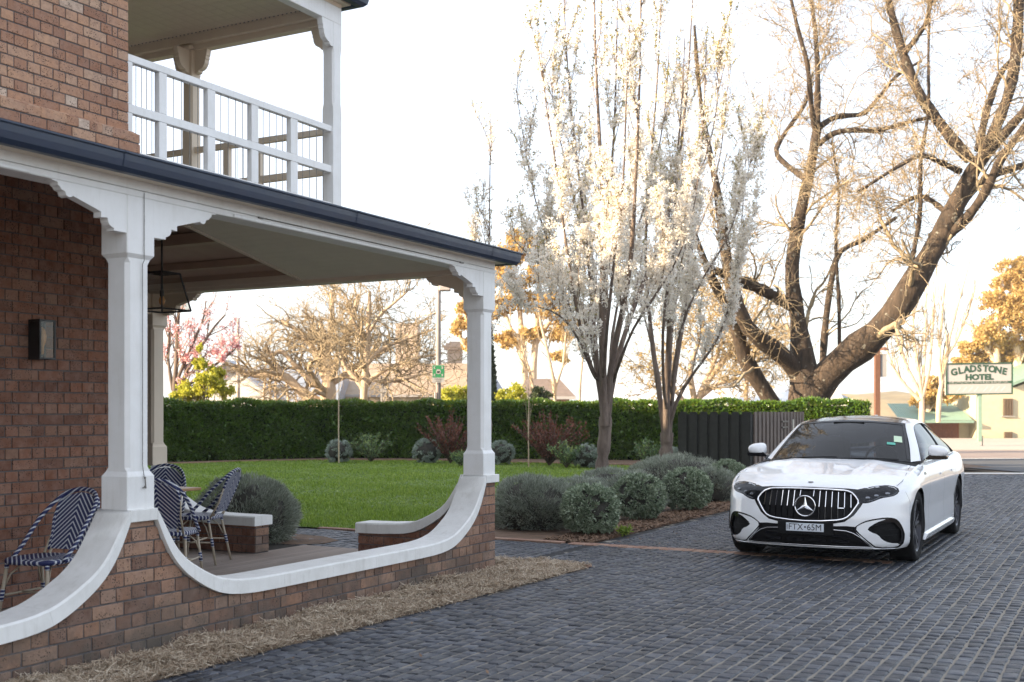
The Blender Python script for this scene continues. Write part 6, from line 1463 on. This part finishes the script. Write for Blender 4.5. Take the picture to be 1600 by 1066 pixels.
for bc,sl_ in ((1.50,.06),(2.58,-.03),(3.42,.16)):
    for sg_ in (-1,1):
        seams.append([(sg_*float(a_of_b(bc+sl_*(z-.5)/.5+dx_)),z) for z,dx_ in ((.05,-.0025),(.5,-.0025),(1.1,-.0025),(1.1,.0025),(.5,.0025),(.05,.0025))])
for sg_ in (-1,1): seams.append([(sg_*float(a_of_b(b_)),z) for b_,z in ((.462,.30),(.462,.62),(.40,.72),(.404,.72),(.4665,.62),(.4665,.30))])
P,T_=cdt(outl,[mask,hl_r,hl_l,in_r,in_l,low]+arches+seams,.028,.045)
V=SW3(P[:,0],P[:,1]); cb=np.interp(np.abs(P[T_].mean(1)[:,0]),_s,_P[:,0]); ca=P[T_].mean(1)
groups=[('front_bumper',cb<.43,None)]
cz_=ca[:,1]; lim=lambda bc,sl_: bc+sl_*(cz_-.5)/.5
fb_=np.where(cz_>.62,.462-.6*(cz_-.62),.464)
for sg_ in (-1,1):
    sd=np.sign(ca[:,0])==sg_
    groups+=[('fender',sd&(cb>=fb_)&(cb<lim(1.5,.06)),0),('front_door',sd&(cb>=lim(1.5,.06))&(cb<lim(2.58,-.03)),0),('rear_door',sd&(cb>=lim(2.58,-.03))&(cb<lim(3.42,.16)),0),('rear_quarter',sd&(cb>=lim(3.42,.16)),0)]
groups[0]=('front_bumper',cb<fb_,None)
for nm,k,_ in groups:
    t_=T_[k]; 
    if not len(t_): continue
    u_,inv=np.unique(t_,return_inverse=True); inv=inv.reshape(t_.shape); Vq=V[u_]
    # give every panel real thickness by keeping a consistent outward side
    o=mk(nm,Vq,[tuple(x) for x in inv],M['paint'],car,smooth=True)
    me=o.data; c=np.array(cw1(2.46,0,.5))-rootloc(car); ctr=np.array([p_.center[:] for p_ in me.polygons]); nr=np.array([p_.normal[:] for p_ in me.polygons]); lat=ctr-c; lat[:,2]=0
    if (nr*lat).sum()<0: me.flip_normals()
# dark liner behind every opening
P,T_=cdt([(a,z+(.02 if z<.5 else -.012)) for a,z in outl],arches,.05,.08); o=mk('liner',SW3(P[:,0],P[:,1],-.032),[tuple(x) for x in T_],M['matte'],car)
# grille
gr=patch('grille',mask,M['gloss'],-.006,.03,holes=[grille_o])
mb=MB(); loop=dens(grille_o,.03); L3=[tuple(SW3(a,z,.004)) for a,z in loop]; L3.append(L3[0]); mb.tube(L3,.0095,8,cap=False); mb.ob('grille_frame',M['chrome'],gr,smooth=True)
patch('grille_backing',grille_o,M['matte'],-.026,.04,parent=gr)
for k in range(7):
    for sg_ in (-1,1):
        v_=sg_*(.066+.0605*k); zt_=float(np.interp(abs(v_),[0,.385,.44,.478],[.728,.717,.695,.65])); zb_=float(np.interp(abs(v_),[0,.2,.325,.40,.47],[.446,.455,.472,.504,.58]))
        if abs(v_)>.45: continue
        a=float(a_of_v(v_)); zm=max(zb_+.02,.575)
        for z0_,z1_,mt_ in ((zm,zt_,M['chrome']),(zb_,zm,M['gloss'])):
            if z1_-z0_<.02: continue
            if k==0 and z1_<.66: continue
            if k==0: z0_=max(z0_,.672) if mt_ is M['chrome'] else z0_
            mb=MB(); mb.prism([(v_-.006,0),(v_+.006,0),(v_+.003,-.02),(v_-.003,-.02)],z0_,z1_,lambda vv,db,z: tuple(CW(*S(float(a_of_v(vv)),z,-.024-db)))); mb.ob('grille_slat',mt_,gr)
# emblem: ring with a three-pointed star
ec=(0.,.580); Re=.098; Be=-.016
mb=MB(); mb.tube([cw1(Be,Re*math.cos(x),ec[1]+Re*math.sin(x)) for x in np.linspace(0,2*math.pi,41)],.0065,8,cap=False); em=mb.ob('emblem',M['chrome'],gr,smooth=True)
mb=MB(); n=32; mb.add([cw1(Be+.008,(Re-.003)*math.cos(2*math.pi*i/n),ec[1]+(Re-.003)*math.sin(2*math.pi*i/n)) for i in range(n)],[tuple(range(n))])
M['emb_black']=simple('emblem_gloss',(.01,.01,.012),.06,var=0,coat=1); mb.ob('emblem_disc',M['emb_black'],gr)
mb=MB()
for k in range(3):
    x=math.pi/2+k*2*math.pi/3; tip=(Re*math.cos(x),Re*math.sin(x)); l_=(.021*math.cos(x+math.pi/3),.021*math.sin(x+math.pi/3)); r_=(.021*math.cos(x-math.pi/3),.021*math.sin(x-math.pi/3))
    mb.add([cw1(Be-.012,0,ec[1]),cw1(Be-.001,tip[0],ec[1]+tip[1]),cw1(Be+.004,l_[0],ec[1]+l_[1]),cw1(Be+.004,r_[0],ec[1]+r_[1])],[(0,1,2),(0,3,1)])
mb.ob('emblem_star',M['chrome'],gr)
mb=MB(); mb.prism([(.305,.566),(.365,.566),(.365,.5715),(.305,.5715)],-.016,-.024,lambda v_,z,h: tuple(CW(*S(float(a_of_v(v_)),z,h+.018)))); mb.ob('badge',M['chrome'],gr)
# bonnet badge
mb=MB(); mb.lathe([(.028,0),(.028,.004),(.022,.006),(.004,.007)],cw1(.20,0,.80),16)
M['hd_glass']=simple('headlight_lens',(.008,.009,.012),.08,var=0,spec=.35)
M['hd_silver']=simple('headlight_reflector',(.20,.21,.23),.15,metal=.8,var=0)
M['drl']=simple('daylight_strip',(.75,.77,.8),.2,var=0)
for sg_,pl_ in ((1,hl_r),(-1,hl_l)):
    h_=patch('headlight',pl_,M['hd_glass'],-.003,.025)
    mb=MB(); top_=[(.60,.752),(.70,.770),(.79,.775),(.838,.764),(.848,.745)]
    mb.tube([tuple(SW3(sg_*float(a_of_v(v_)),z,-.001)) for v_,z in top_],.0045,6); mb.ob('light_strip',M['drl'],h_,smooth=True)
    for v_,z_ in ((.585,.672),(.665,.692),(.765,.712)):
        mb=MB(); c=SW3(sg_*float(a_of_v(v_)),z_,-.004); 
        pr=[(sg_*float(a_of_v(v_+.021*math.cos(x))),z_+.011*math.sin(x)) for x in np.linspace(0,2*math.pi,15)[:-1]]
        mb.add([tuple(SW3(a,z,.0015)) for a,z in pr]+[tuple(SW3(sg_*float(a_of_v(v_)),z_,.008))],[(i,(i+1)%14,14) for i in range(14)]); mb.ob('projector',M['hd_silver'],h_,smooth=True)
    mb=MB(); low_=[(.56,.632),(.64,.650),(.70,.682),(.75,.682),(.81,.695),(.84,.72)]; mb.tube([tuple(SW3(sg_*float(a_of_v(v_)),z,.0)) for v_,z in low_],.003,6); mb.ob('trim_line',M['hd_silver'],h_,smooth=True)
BL=[(.463,.383),(.54,.434),(.629,.457),(.725,.470),(.725,.464),(.655,.440),(.568,.378),(.60,.345),(.668,.318),(.70,.272),(.763,.236),(.851,.228),(.846,.192),(.665,.194),(.606,.238),(.515,.318)]
for sg_,pl_ in ((1,in_r),(-1,in_l)):
    it=patch('air_intake',pl_,M['gloss'],-.008,.03,holes=[[(sg_*float(a_of_v(v_)),z) for v_,z in ((.59,.378),(.70,.425),(.80,.435),(.85,.37),(.865,.28),(.855,.238),(.77,.245),(.71,.285),(.68,.325),(.615,.352))]])
    bl=[(sg_*float(a_of_v(v_)),z) for v_,z in BL]; bl=rnd_poly(bl,1); patch('intake_blade',bl,M['paint'],.001,.02,parent=it)
    for z_ in (.31,.36):
        mb=MB(); mb.tube([tuple(SW3(sg_*float(a_of_v(v_)),z_,-.016)) for v_ in np.linspace(.66,.86,7)],.003,6); mb.ob('intake_fin',M['matte'],it)
lg_=patch('lower_grille',low,M['matte'],-.02,.04)
mb=MB(); mb.tube([tuple(SW3(float(a_of_v(v_)),z,.0)) for v_,z in [(-.62,.197),(-.52,.285),(-.45,.33),(-.385,.351),(-.27,.358),(0,.36),(.27,.358),(.385,.351),(.45,.33),(.52,.285),(.62,.197)]],.004,6); mb.ob('chrome_line',M['chrome'],lg_,smooth=True)
mb=MB(); mb.tube([tuple(SW3(float(a_of_v(v_)),.196,.002)) for v_ in np.linspace(-.62,.62,21)],.0045,6); mb.ob('chrome_line',M['chrome'],lg_,smooth=True)
for sg_ in (-1,1):
    mb=MB(); mb.tube([tuple(SW3(sg_*float(a_of_v(v_)),.178,.002)) for v_ in np.linspace(.63,.85,9)],.004,6); mb.ob('chrome_line',M['chrome'],lg_,smooth=True)
for z_ in (.235,.285):
    for v0_ in (-.33,-.11,.11,.33):
        mb=MB(); mb.prism([(v0_-.085,z_),(v0_+.085,z_),(v0_+.085,z_+.028),(v0_-.085,z_+.028)],-.018,-.008,lambda v_,z,h: tuple(CW(*S(float(a_of_v(v_)),z,h)))); mb.ob('grille_slot',M['gloss'],lg_)
patch('splitter',[(a,.158) for a in np.linspace(-1.0,1.0,30)]+[(a,.175) for a in np.linspace(1.0,-1.0,30)],M['gloss'],.003,.02)
# plate
mb=MB(); bxc=lambda mb,b0,b1,v0,v1,z0,z1,ch=0.: mb.box((b0,v0,z0),(b1,v1,z1),fr=lambda v:[cw1(*q) for q in v],cham=ch)
bxc(mb,-.022,.01,-.268,.268,.300,.430,.006); ph=mb.ob('plate_holder',M['matte'],car)
mb=MB(); bxc(mb,-.028,-.0225,-.183,.183,.334,.412,.002); M['plate']=simple('plate_white',(.62,.66,.72),.5,var=0); np_=mb.ob('number_plate',M['plate'],ph)
M['ink']=simple('plate_black_ink',(.012,.012,.02),.5,var=0)
uxv=-D2
text_mesh('lettering','FTX',.086,M['ink'],ph,np.array(cw1(-.031,-.088,.3725)),uxv,Z3,sx=.95,bold=0)
text_mesh('lettering','65M',.086,M['ink'],ph,np.array(cw1(-.031,.093,.3725)),uxv,Z3,sx=.95,bold=0)
text_mesh('lettering','·',.09,M['ink'],ph,np.array(cw1(-.031,0.004,.3725)),uxv,Z3,bold=.004)
text_mesh('lettering','NSW',.022,M['ink'],ph,np.array(cw1(-.031,-.168,.3725)),Z3,-uxv)
# ---- top surface: bonnet, cowl, boot
ea=np.linspace(0,AM,400); eb,evv,ez=S(ea,ztop(np.interp(ea,_s,_P[:,0]))-.0005)
zcb=[0,float(eb[0]),float(eb[0])+.012,float(eb[0])+.05,float(eb[0])+.12,.45,.7,1.0,1.25,1.45,1.7,3.9,4.3,4.6,4.92]; zcz=[.757,.7572,.771,.790,.815,.866,.912,.964,1.004,1.0,.97,.99,1.035,1.045,1.02]
def top_z(b,v):
    vt=np.interp(b,eb,evv); ze=np.interp(b,eb,ez); x=np.clip(np.abs(v)/np.maximum(vt,1e-4),0,1); cr=np.interp(b,zcb,zcz)-ze
    dome=.010*np.exp(-((np.abs(v)-.30-.10*np.clip(b,0,1.2))/.07)**2)*np.clip((b-.15)/.3,0,1)*np.clip((1.5-b)/.4,0,1)
    return ze+cr*(1-x**2.6)+dome*(1-x**6)
def top_grid(b0,b1,nb_,name,mt,ncol=49,po=1.):
    bs=b0+(b1-b0)*(np.linspace(0,1,nb_)**po); V=[]
    for b_ in bs:
        vt=np.interp(b_,eb,evv); cc=np.sin(np.linspace(-1,1,ncol)*math.pi/2)*vt
        V.append(CW(np.full(ncol,b_),cc,top_z(b_,cc)))
    V=np.concatenate(V); f=[(k*ncol+i,k*ncol+i+1,(k+1)*ncol+i+1,(k+1)*ncol+i) for k in range(nb_-1) for i in range(ncol-1)]
    o=mk(name,V,f,mt,car,smooth=True)
    if o.data.polygons[len(f)//2].normal.z<0: o.data.flip_normals()
    return o
bf=float(eb[0])+.0006
bon=top_grid(bf,1.20,60,'bonnet',M['paint'],po=1.8)
top_grid(1.20,1.62,10,'cowl',M['matte']); top_grid(1.62,4.86,30,'body_top',M['paint'])
mb=MB(); mb.tube([cw1(b_,sg_*0+x_,float(top_z(b_,x_))+.0005) for b_,x_ in [(.33,.80),(.5,.825),(.75,.82),(1.0,.80),(1.25,.785),(1.42,.775)] for sg_ in (1,)],.0022,5); mb.tube([cw1(b_,-x_,float(top_z(b_,x_))+.0005) for b_,x_ in [(.33,.80),(.5,.825),(.75,.82),(1.0,.80),(1.25,.785),(1.42,.775)]],.0022,5); mb.ob('panel_gap',M['matte'],bon)
mb=MB(); q=cw1(.22,0,float(top_z(.22,0))); mb.lathe([(.027,-.002),(.027,.003),(.020,.005),(.003,.006)],q,16); mb.ob('badge',M['rimcut'],bon,smooth_angle=40)
# ---- windscreen and cabin
def lerp(a,b_,t): return a+(b_-a)*t
def ws(u,h):
    u=np.asarray(u,float);h=np.asarray(h,float)
    bb_=lerp(1.20+.27*u**2,2.02+.10*u**2,h); vv_=lerp(.745,.575,h)*u; zz2=lerp(1.000-.035*u**2,1.400-.040*u**2,h)+.022*np.sin(math.pi*h)*(1-.4*u**2); return bb_,vv_,zz2
def grid(name,fn,us,hs,mt,parent=car,smooth=True,flip=None):
    U,H_=np.meshgrid(us,hs); b_,v_,z_=fn(U.ravel(),H_.ravel()); V=CW(b_,v_,z_); n=len(us); f=[(k*n+i,k*n+i+1,(k+1)*n+i+1,(k+1)*n+i) for k in range(len(hs)-1) for i in range(n-1)]
    o=mk(name,V,f,mt,parent,smooth=smooth); me=o.data; c=np.array(cw1(2.6,0,.8))-rootloc(car); m_=me.polygons[len(f)//2]
    if np.dot(np.array(m_.normal),np.array(m_.center)-c)<0: me.flip_normals()
    return o
wsc=grid('windscreen',ws,np.linspace(-1,1,25),np.linspace(0,1,13),M['tint'])
def wsb(u,h): b_,v_,z_=ws(u,h); return b_-.003,v_,z_+.003
for (u0,u1,h0,h1) in ((-1,1,0,.02),(-1,1,.95,1.0),(-1,-.955,.045,.95),(.955,1,.045,.95)):
    grid('windscreen_border',wsb,np.linspace(u0,u1,25 if u1-u0>1 else 3),np.linspace(h0,h1,3 if h1-h0<.5 else 12),M['gloss'],wsc)
M['stk']=simple('green_white_sticker',(.55,.70,.50),.5,var=0); M['stk2']=simple('teal_sticker',(.10,.42,.33),.5,var=0)
def wsi(u,h): b_,v_,z_=ws(u,h); return b_-.004,v_,z_+.004
grid('sticker',wsi,np.linspace(.80,.92,3),np.linspace(.44,.60,3),M['stk'],wsc); grid('sticker',wsi,np.linspace(.70,.82,3),np.linspace(.36,.42,3),M['stk2'],wsc)
for u0,u1,h0,h1 in ((-.75,.05,.0,.03),(.1,.86,.0,.03)):
    mb=MB(); q=[ws(u,lerp(h0,h1,(u-u0)/(u1-u0))) for u in np.linspace(u0,u1,9)]; mb.tube([cw1(float(b_)-.02,float(v_),float(z_)+.004) for b_,v_,z_ in q],.005,5); mb.ob('wiper',M['matte'],car)
# roof edge and side window curves
RE=np.array([(1.47,.745,.965),(1.75,.69,1.125),(2.12,.575,1.360),(2.35,.56,1.395),(2.75,.553,1.415),(3.15,.548,1.400),(3.55,.545,1.350),(3.95,.56,1.25),(4.3,.59,1.12),(4.55,.62,1.045)])
UP=np.array([(1.60,.83,.972),(1.85,.765,1.115),(2.20,.655,1.318),(2.40,.635,1.350),(2.75,.628,1.368),(3.15,.625,1.352),(3.50,.632,1.295),(3.80,.66,1.20),(4.02,.705,1.10),(4.18,.76,1.015)])
LW=np.array([(1.60,.855,.962),(1.85,.868,.968),(2.20,.873,.974),(2.40,.873,.977),(2.75,.873,.982),(3.15,.872,.99),(3.50,.868,1.0),(3.80,.855,1.008),(4.02,.84,1.01),(4.18,.82,1.008)])
tt=np.linspace(0,9,64)
def cv(A_): q=np.stack([np.interp(tt,range(10),A_[:,i]) for i in range(3)],1); 
def cvs(A_):
    q=np.stack([np.interp(tt,range(10),A_[:,i]) for i in range(3)],1)
    for _ in range(6): q[1:-1]=(q[:-2]+2*q[1:-1]+q[2:])/4
    return q
re_,up_,lw_=cvs(RE),cvs(UP),cvs(LW)
def ruled(name,A_,B_,mt,sg_,n=6,bulge=0.,parent=car,off=0.,rng_=None):
    rows=[]
    for k in range(n+1):
        u=k/n; q=A_*(1-u)+B_*u; q=q.copy(); q[:,1]+=bulge*math.sin(math.pi*u)+off; q[:,2]+=bulge*.5*math.sin(math.pi*u); rows.append(q)
    Q_=np.stack(rows,1)
    if rng_: Q_=Q_[rng_[0]:rng_[1]]
    m_,n1=Q_.shape[:2]; V=CW(Q_[:,:,0].ravel(),Q_[:,:,1].ravel()*sg_,Q_[:,:,2].ravel()); f=[(i*n1+k,i*n1+k+1,(i+1)*n1+k+1,(i+1)*n1+k) for i in range(m_-1) for k in range(n1-1)]
    o=mk(name,V,f,mt,parent,smooth=True); me=o.data; c=np.array(cw1(2.6,0,.8))-rootloc(car); p_=me.polygons[len(f)//2]
    if np.dot(np.array(p_.normal),np.array(p_.center)-c)<0: me.flip_normals()
    return o
for sg_ in (1,-1):
    ruled('roof_pillar',re_,up_,M['paint'],sg_,6,.014)
    # lower sill under the glass
    bt_=np.array([(b_,float(np.interp(b_,eb,evv))-.012,float(np.interp(b_,eb,ez))+.004) for b_ in lw_[:,0]])
    ruled('window_sill',lw_,bt_,M['paint'],sg_,3,.004)
    for r0,r1,nm in ((0,31,'side_window'),(31,51,'side_window'),(51,64,'quarter_window')):
        ruled(nm,up_,lw_,M['tint'],sg_,5,.016,off=-.006,rng_=(r0,r1+1 if r1<64 else 64))
    mb=MB(); 
    for i0 in (31,50):
        q=[tuple(CW(*(up_[i0]*(1-u)+lw_[i0]*u+np.array([0,.010*math.sin(math.pi*u),0]))*np.array(1.) )) if False else cw1(up_[i0,0]*(1-u)+lw_[i0,0]*u,sg_*(up_[i0,1]*(1-u)+lw_[i0,1]*u+.014*math.sin(math.pi*u)),up_[i0,2]*(1-u)+lw_[i0,2]*u) for u in np.linspace(0,1,6)]; mb.tube(q,.012,6)
    mb.tube([cw1(q[0],sg_*(q[1]+.002),q[2]) for q in up_],.005,5); mb.ob('window_frame',M['gloss'],car,smooth=True)
    mb=MB(); mb.tube([cw1(q[0],sg_*(q[1]+.004),q[2]) for q in lw_],.005,5); mb.ob('window_trim',M['chrome'],car,smooth=True)
def roof(u,h):
    i=lerp(20,44,h); e=np.stack([np.interp(i,range(64),re_[:,k]) for k in range(3)],0); f0=float(re_[20,0]); wb=2.02+.10*u**2
    bb_=np.where(h<.15,lerp(wb,e[0],h/.15),e[0]); return bb_,e[1]*u,e[2]+.045*(1-u**2)*np.clip(.85+h,0,1)
def roof_fn(u,h):
    u=np.asarray(u);h=np.asarray(h); b_=lerp(2.02+.10*u**2,3.55,h); ev=np.interp(b_,re_[:,0],re_[:,1]); ez_=np.interp(b_,re_[:,0],re_[:,2]); ez0=np.where(b_<2.35,np.interp(b_,[2.02,2.12,2.35],[1.358,1.366,1.395]),ez_)
    return b_,ev*u,ez0+.042*(1-u**2)
grid('roof_glass',roof_fn,np.linspace(-.93,.93,21),np.linspace(.0,1,16),M['gloss'])
for sg_ in (1,-1):
    grid('roof_rail',roof_fn,np.linspace(.925*sg_,1.0*sg_,4),np.linspace(.0,1,16),M['paint'])
def rearw(u,h): u=np.asarray(u);h=np.asarray(h); b_=lerp(3.55,4.5,h); return b_,np.interp(b_,re_[:,0],re_[:,1])*u,np.interp(b_,re_[:,0],re_[:,2])+.042*(1-u**2)
grid('rear_window',rearw,np.linspace(-1,1,15),np.linspace(0,1,10),M['tint'])
mb=MB(); mb.prism([(3.42,1.40),(3.62,1.378),(3.58,1.43),(3.53,1.452),(3.48,1.44)],-.018,.018,lambda b_,z,h:cw1(b_,h,z+.005)); mb.ob('aerial_fin',M['paint'],car,smooth_angle=50)
# interior
mb=MB(); bxc(mb,1.55,3.9,-.76,.76,.25,.93); bxc(mb,1.45,1.85,-.74,.74,.80,.955,.03)
mb.ob('cabin_floor',M['matte'],car)
for v_ in (-.37,.37):
    mb=MB(); bxc(mb,2.65,2.80,v_-.22,v_+.22,.85,1.20,.05); bxc(mb,2.70,2.80,v_-.12,v_+.12,1.21,1.34,.04); mb.ob('seat',simple('seat_leather',(.03,.03,.033),.5,var=0) if 'lea' not in M else M['lea'],car)
mb=MB(); mb.tube([cw1(1.92+.05*math.sin(x),.36+.17*math.cos(x),.97+.15*math.sin(x)) for x in np.linspace(0,2*math.pi,21)],.014,6,cap=False); mb.ob('steering_wheel',M['matte'],car)
mb=MB(); bxc(mb,2.06,2.10,-.12,.12,1.285,1.345,.02); mb.ob('interior_mirror',M['gloss'],car)
mb=MB(); bxc(mb,1.95,2.08,-.17,.17,1.335,1.385,.01); mb.ob('sensor_pod',M['matte'],car)
# underbody and wheel tubs
mb=MB(); bxc(mb,.20,1.0,-.5,.5,.19,.70); bxc(mb,1.3,3.35,-.80,.80,.19,.85); bxc(mb,3.3,4.7,-.5,.5,.22,.85); bxc(mb,.30,4.6,-.55,.55,.17,.24); mb.ob('underbody',M['matte'],car)
for bc in (.85,3.81):
    for sg_ in (-1,1):
        mb=MB(); n=18; v=[]
        for k in range(n+1):
            x=math.pi*k/n*1.12-.19; v+=[cw1(bc+.39*math.cos(x),sg_*.915,.352+.39*math.sin(x)),cw1(bc+.39*math.cos(x),sg_*.55,.352+.39*math.sin(x))]
        mb.add(v,[(2*k,2*k+1,2*k+3,2*k+2) for k in range(n)]); v=[cw1(bc+.40*math.cos(2*math.pi*k/20),sg_*.56,.352+max(-.16,.40*math.sin(2*math.pi*k/20))) for k in range(20)]; mb.add(v,[tuple(range(20))]); mb.ob('wheel_tub',M['matte'],car)
        w_=thing('wheel',None,None,(0,0,0)); w_.parent=car; 
        w_.location=tuple(np.array(cw1(bc,0,0))-np.array(car.location)); w_.location.z=0
        # tyre
        prof=[(.245,.09),(.26,.112),(.30,.124),(.335,.122),(.350,.105),(.3535,.06),(.3535,0),(.3535,-.06),(.350,-.105),(.335,-.122),(.26,-.112),(.245,-.09)]
        vo=.795
        def wl3(r_,x,ax): return cw1(bc+r_*math.cos(x),sg_*(vo+ax),.3535+r_*math.sin(x))
        n=40; mb=MB(); v=[wl3(r_,2*math.pi*i/n,ax) for r_,ax in prof for i in range(n)]; mb.add(v,[(k*n+i,k*n+(i+1)%n,(k+1)*n+(i+1)%n,(k+1)*n+i) for k in range(len(prof)-1) for i in range(n)])
        ty=mb.ob('tyre',M['rubber'],w_,smooth=True)
        prof=[(.252,.100),(.262,.108),(.255,.112),(.243,.100),(.236,.06),(.232,-.08)]
        mb=MB(); v=[wl3(r_,2*math.pi*i/n,ax) for r_,ax in prof for i in range(n)]; mb.add(v,[(k*n+i,k*n+(i+1)%n,(k+1)*n+(i+1)%n,(k+1)*n+i) for k in range(len(prof)-1) for i in range(n)])
        v=[wl3(.06,2*math.pi*i/12,.082) for i in range(12)]; mb.add(v,[tuple(range(12))]); mb.ob('rim',M['rim'],w_,smooth_angle=40)
        mb=MB()
        for k in range(5):
            for dd in (-.16,.16):
                x=k*2*math.pi/5+.3; pts=[(.05,x+dd*.9,.088),(.14,x+dd*.95,.090),(.245,x+dd*1.25,.098)]
                for (r0,x0_,a0),(r1,x1_,a1) in zip(pts[:-1],pts[1:]):
                    h0,h1=.016/r0,.020/r1
                    q=[wl3(r0,x0_-h0*.8,a0),wl3(r0,x0_+h0*.8,a0),wl3(r1,x1_+h1*.8,a1),wl3(r1,x1_-h1*.8,a1),wl3(r0,x0_-h0,a0-.03),wl3(r0,x0_+h0,a0-.03),wl3(r1,x1_+h1,a1-.03),wl3(r1,x1_-h1,a1-.03)]
                    mb.add(q,[(0,1,2,3),(4,7,6,5),(0,4,5,1),(2,6,7,3),(1,5,6,2),(3,7,4,0)])
        mb.ob('spokes',M['rimcut'],w_)
        mb=MB(); v=[wl3(.185,2*math.pi*i/24,.03) for i in range(24)]; mb.add(v,[tuple(range(24))]); mb.ob('brake_disc',simple('brake_steel',(.25,.25,.26),.4,metal=.8,var=0) if 'brk' not in M else M['brk'],w_)
# mirrors
for sg_ in (1,-1):
    bm=bmesh.new(); bmesh.ops.create_uvsphere(bm,u_segments=20,v_segments=12,radius=1)
    v=[];
    for q in bm.verts:
        x,y,z=q.co; sx_=math.copysign(abs(x)**.7,x); sz_=math.copysign(abs(z)**.75,z)
        v.append(cw1(1.74+.085*y*(1 if y<0 else .35)-.01*x,sg_*(.982+.105*sx_),1.068+.070*sz_*(1-.28*x)))
    f=[tuple(p.index for p in q.verts) for q in bm.faces]; bm.free()
    mr=mk('door_mirror',v,f,M['paint'],car,smooth=True)
    mb=MB(); mb.prism([(.885,1.0),(1.06,.995),(1.088,1.02),(1.06,1.028),(.90,1.03)],1.665,1.78,lambda v_,z,b_:cw1(b_,sg_*v_,z)); mb.ob('mirror_underside',M['gloss'],mr)
    mb=MB(); mb.prism([(.87,.985),(1.07,.99),(1.085,1.005),(1.04,1.02),(.90,1.035),(.86,1.0)],1.68,1.78,lambda v_,z,b_:cw1(b_,sg_*v_,z)); mb.ob('mirror_base',M['gloss'],mr)
# handles, vent badge, sill
for sg_ in (1,-1):
    for bc in (2.40,3.28):
        mb=MB(); mb.prism([(bc-.105,.800),(bc+.105,.806),(bc+.10,.826),(bc-.10,.820)],.004,.014,lambda b_,z,h: tuple(SW3(sg_*float(a_of_b(b_)),z,h))); mb.ob('door_handle',M['paint'],car)
    mb=MB(); mb.prism([(1.27,.845),(1.36,.848),(1.35,.875),(1.28,.872)],.002,.006,lambda b_,z,h: tuple(SW3(sg_*float(a_of_b(b_)),z,h))); mb.ob('vent_badge',M['gloss'],car)
    mb=MB(); mb.prism([(1.26,.175),(3.40,.175),(3.36,.235),(1.30,.235)],-.03,.028,lambda b_,z,h: tuple(SW3(sg_*float(a_of_b(b_)),z,h))); mb.ob('side_sill',M['paint'],car)
    mb=MB(); mb.prism([(1.30,.155),(3.36,.155),(3.38,.1745),(1.27,.1745)],-.05,.02,lambda b_,z,h: tuple(SW3(sg_*float(a_of_b(b_)),z,h))); mb.ob('sill_trim',M['gloss'],car)

# ================================================================ HAZE
hz=MB(); hz.box((-200,-62,-6.5),(210,392,32));  # scattering volume added to give the background its pale glow
m=bpy.data.materials.new('haze_air'); m.use_nodes=True; nt=m.node_tree; nt.nodes.clear(); b=NB(nt); out=b.n('ShaderNodeOutputMaterial'); pv=b.n('ShaderNodeVolumePrincipled')
pv.inputs['Color'].default_value=(.95,.93,.90,1); pv.inputs['Density'].default_value=.0005; pv.inputs['Anisotropy'].default_value=.3; b.l(pv.outputs[0],out.inputs['Volume'])
tag(hz.ob('haze',m),'thin haze added for background glow, filling the air over the garden and street','haze',kind='stuff')
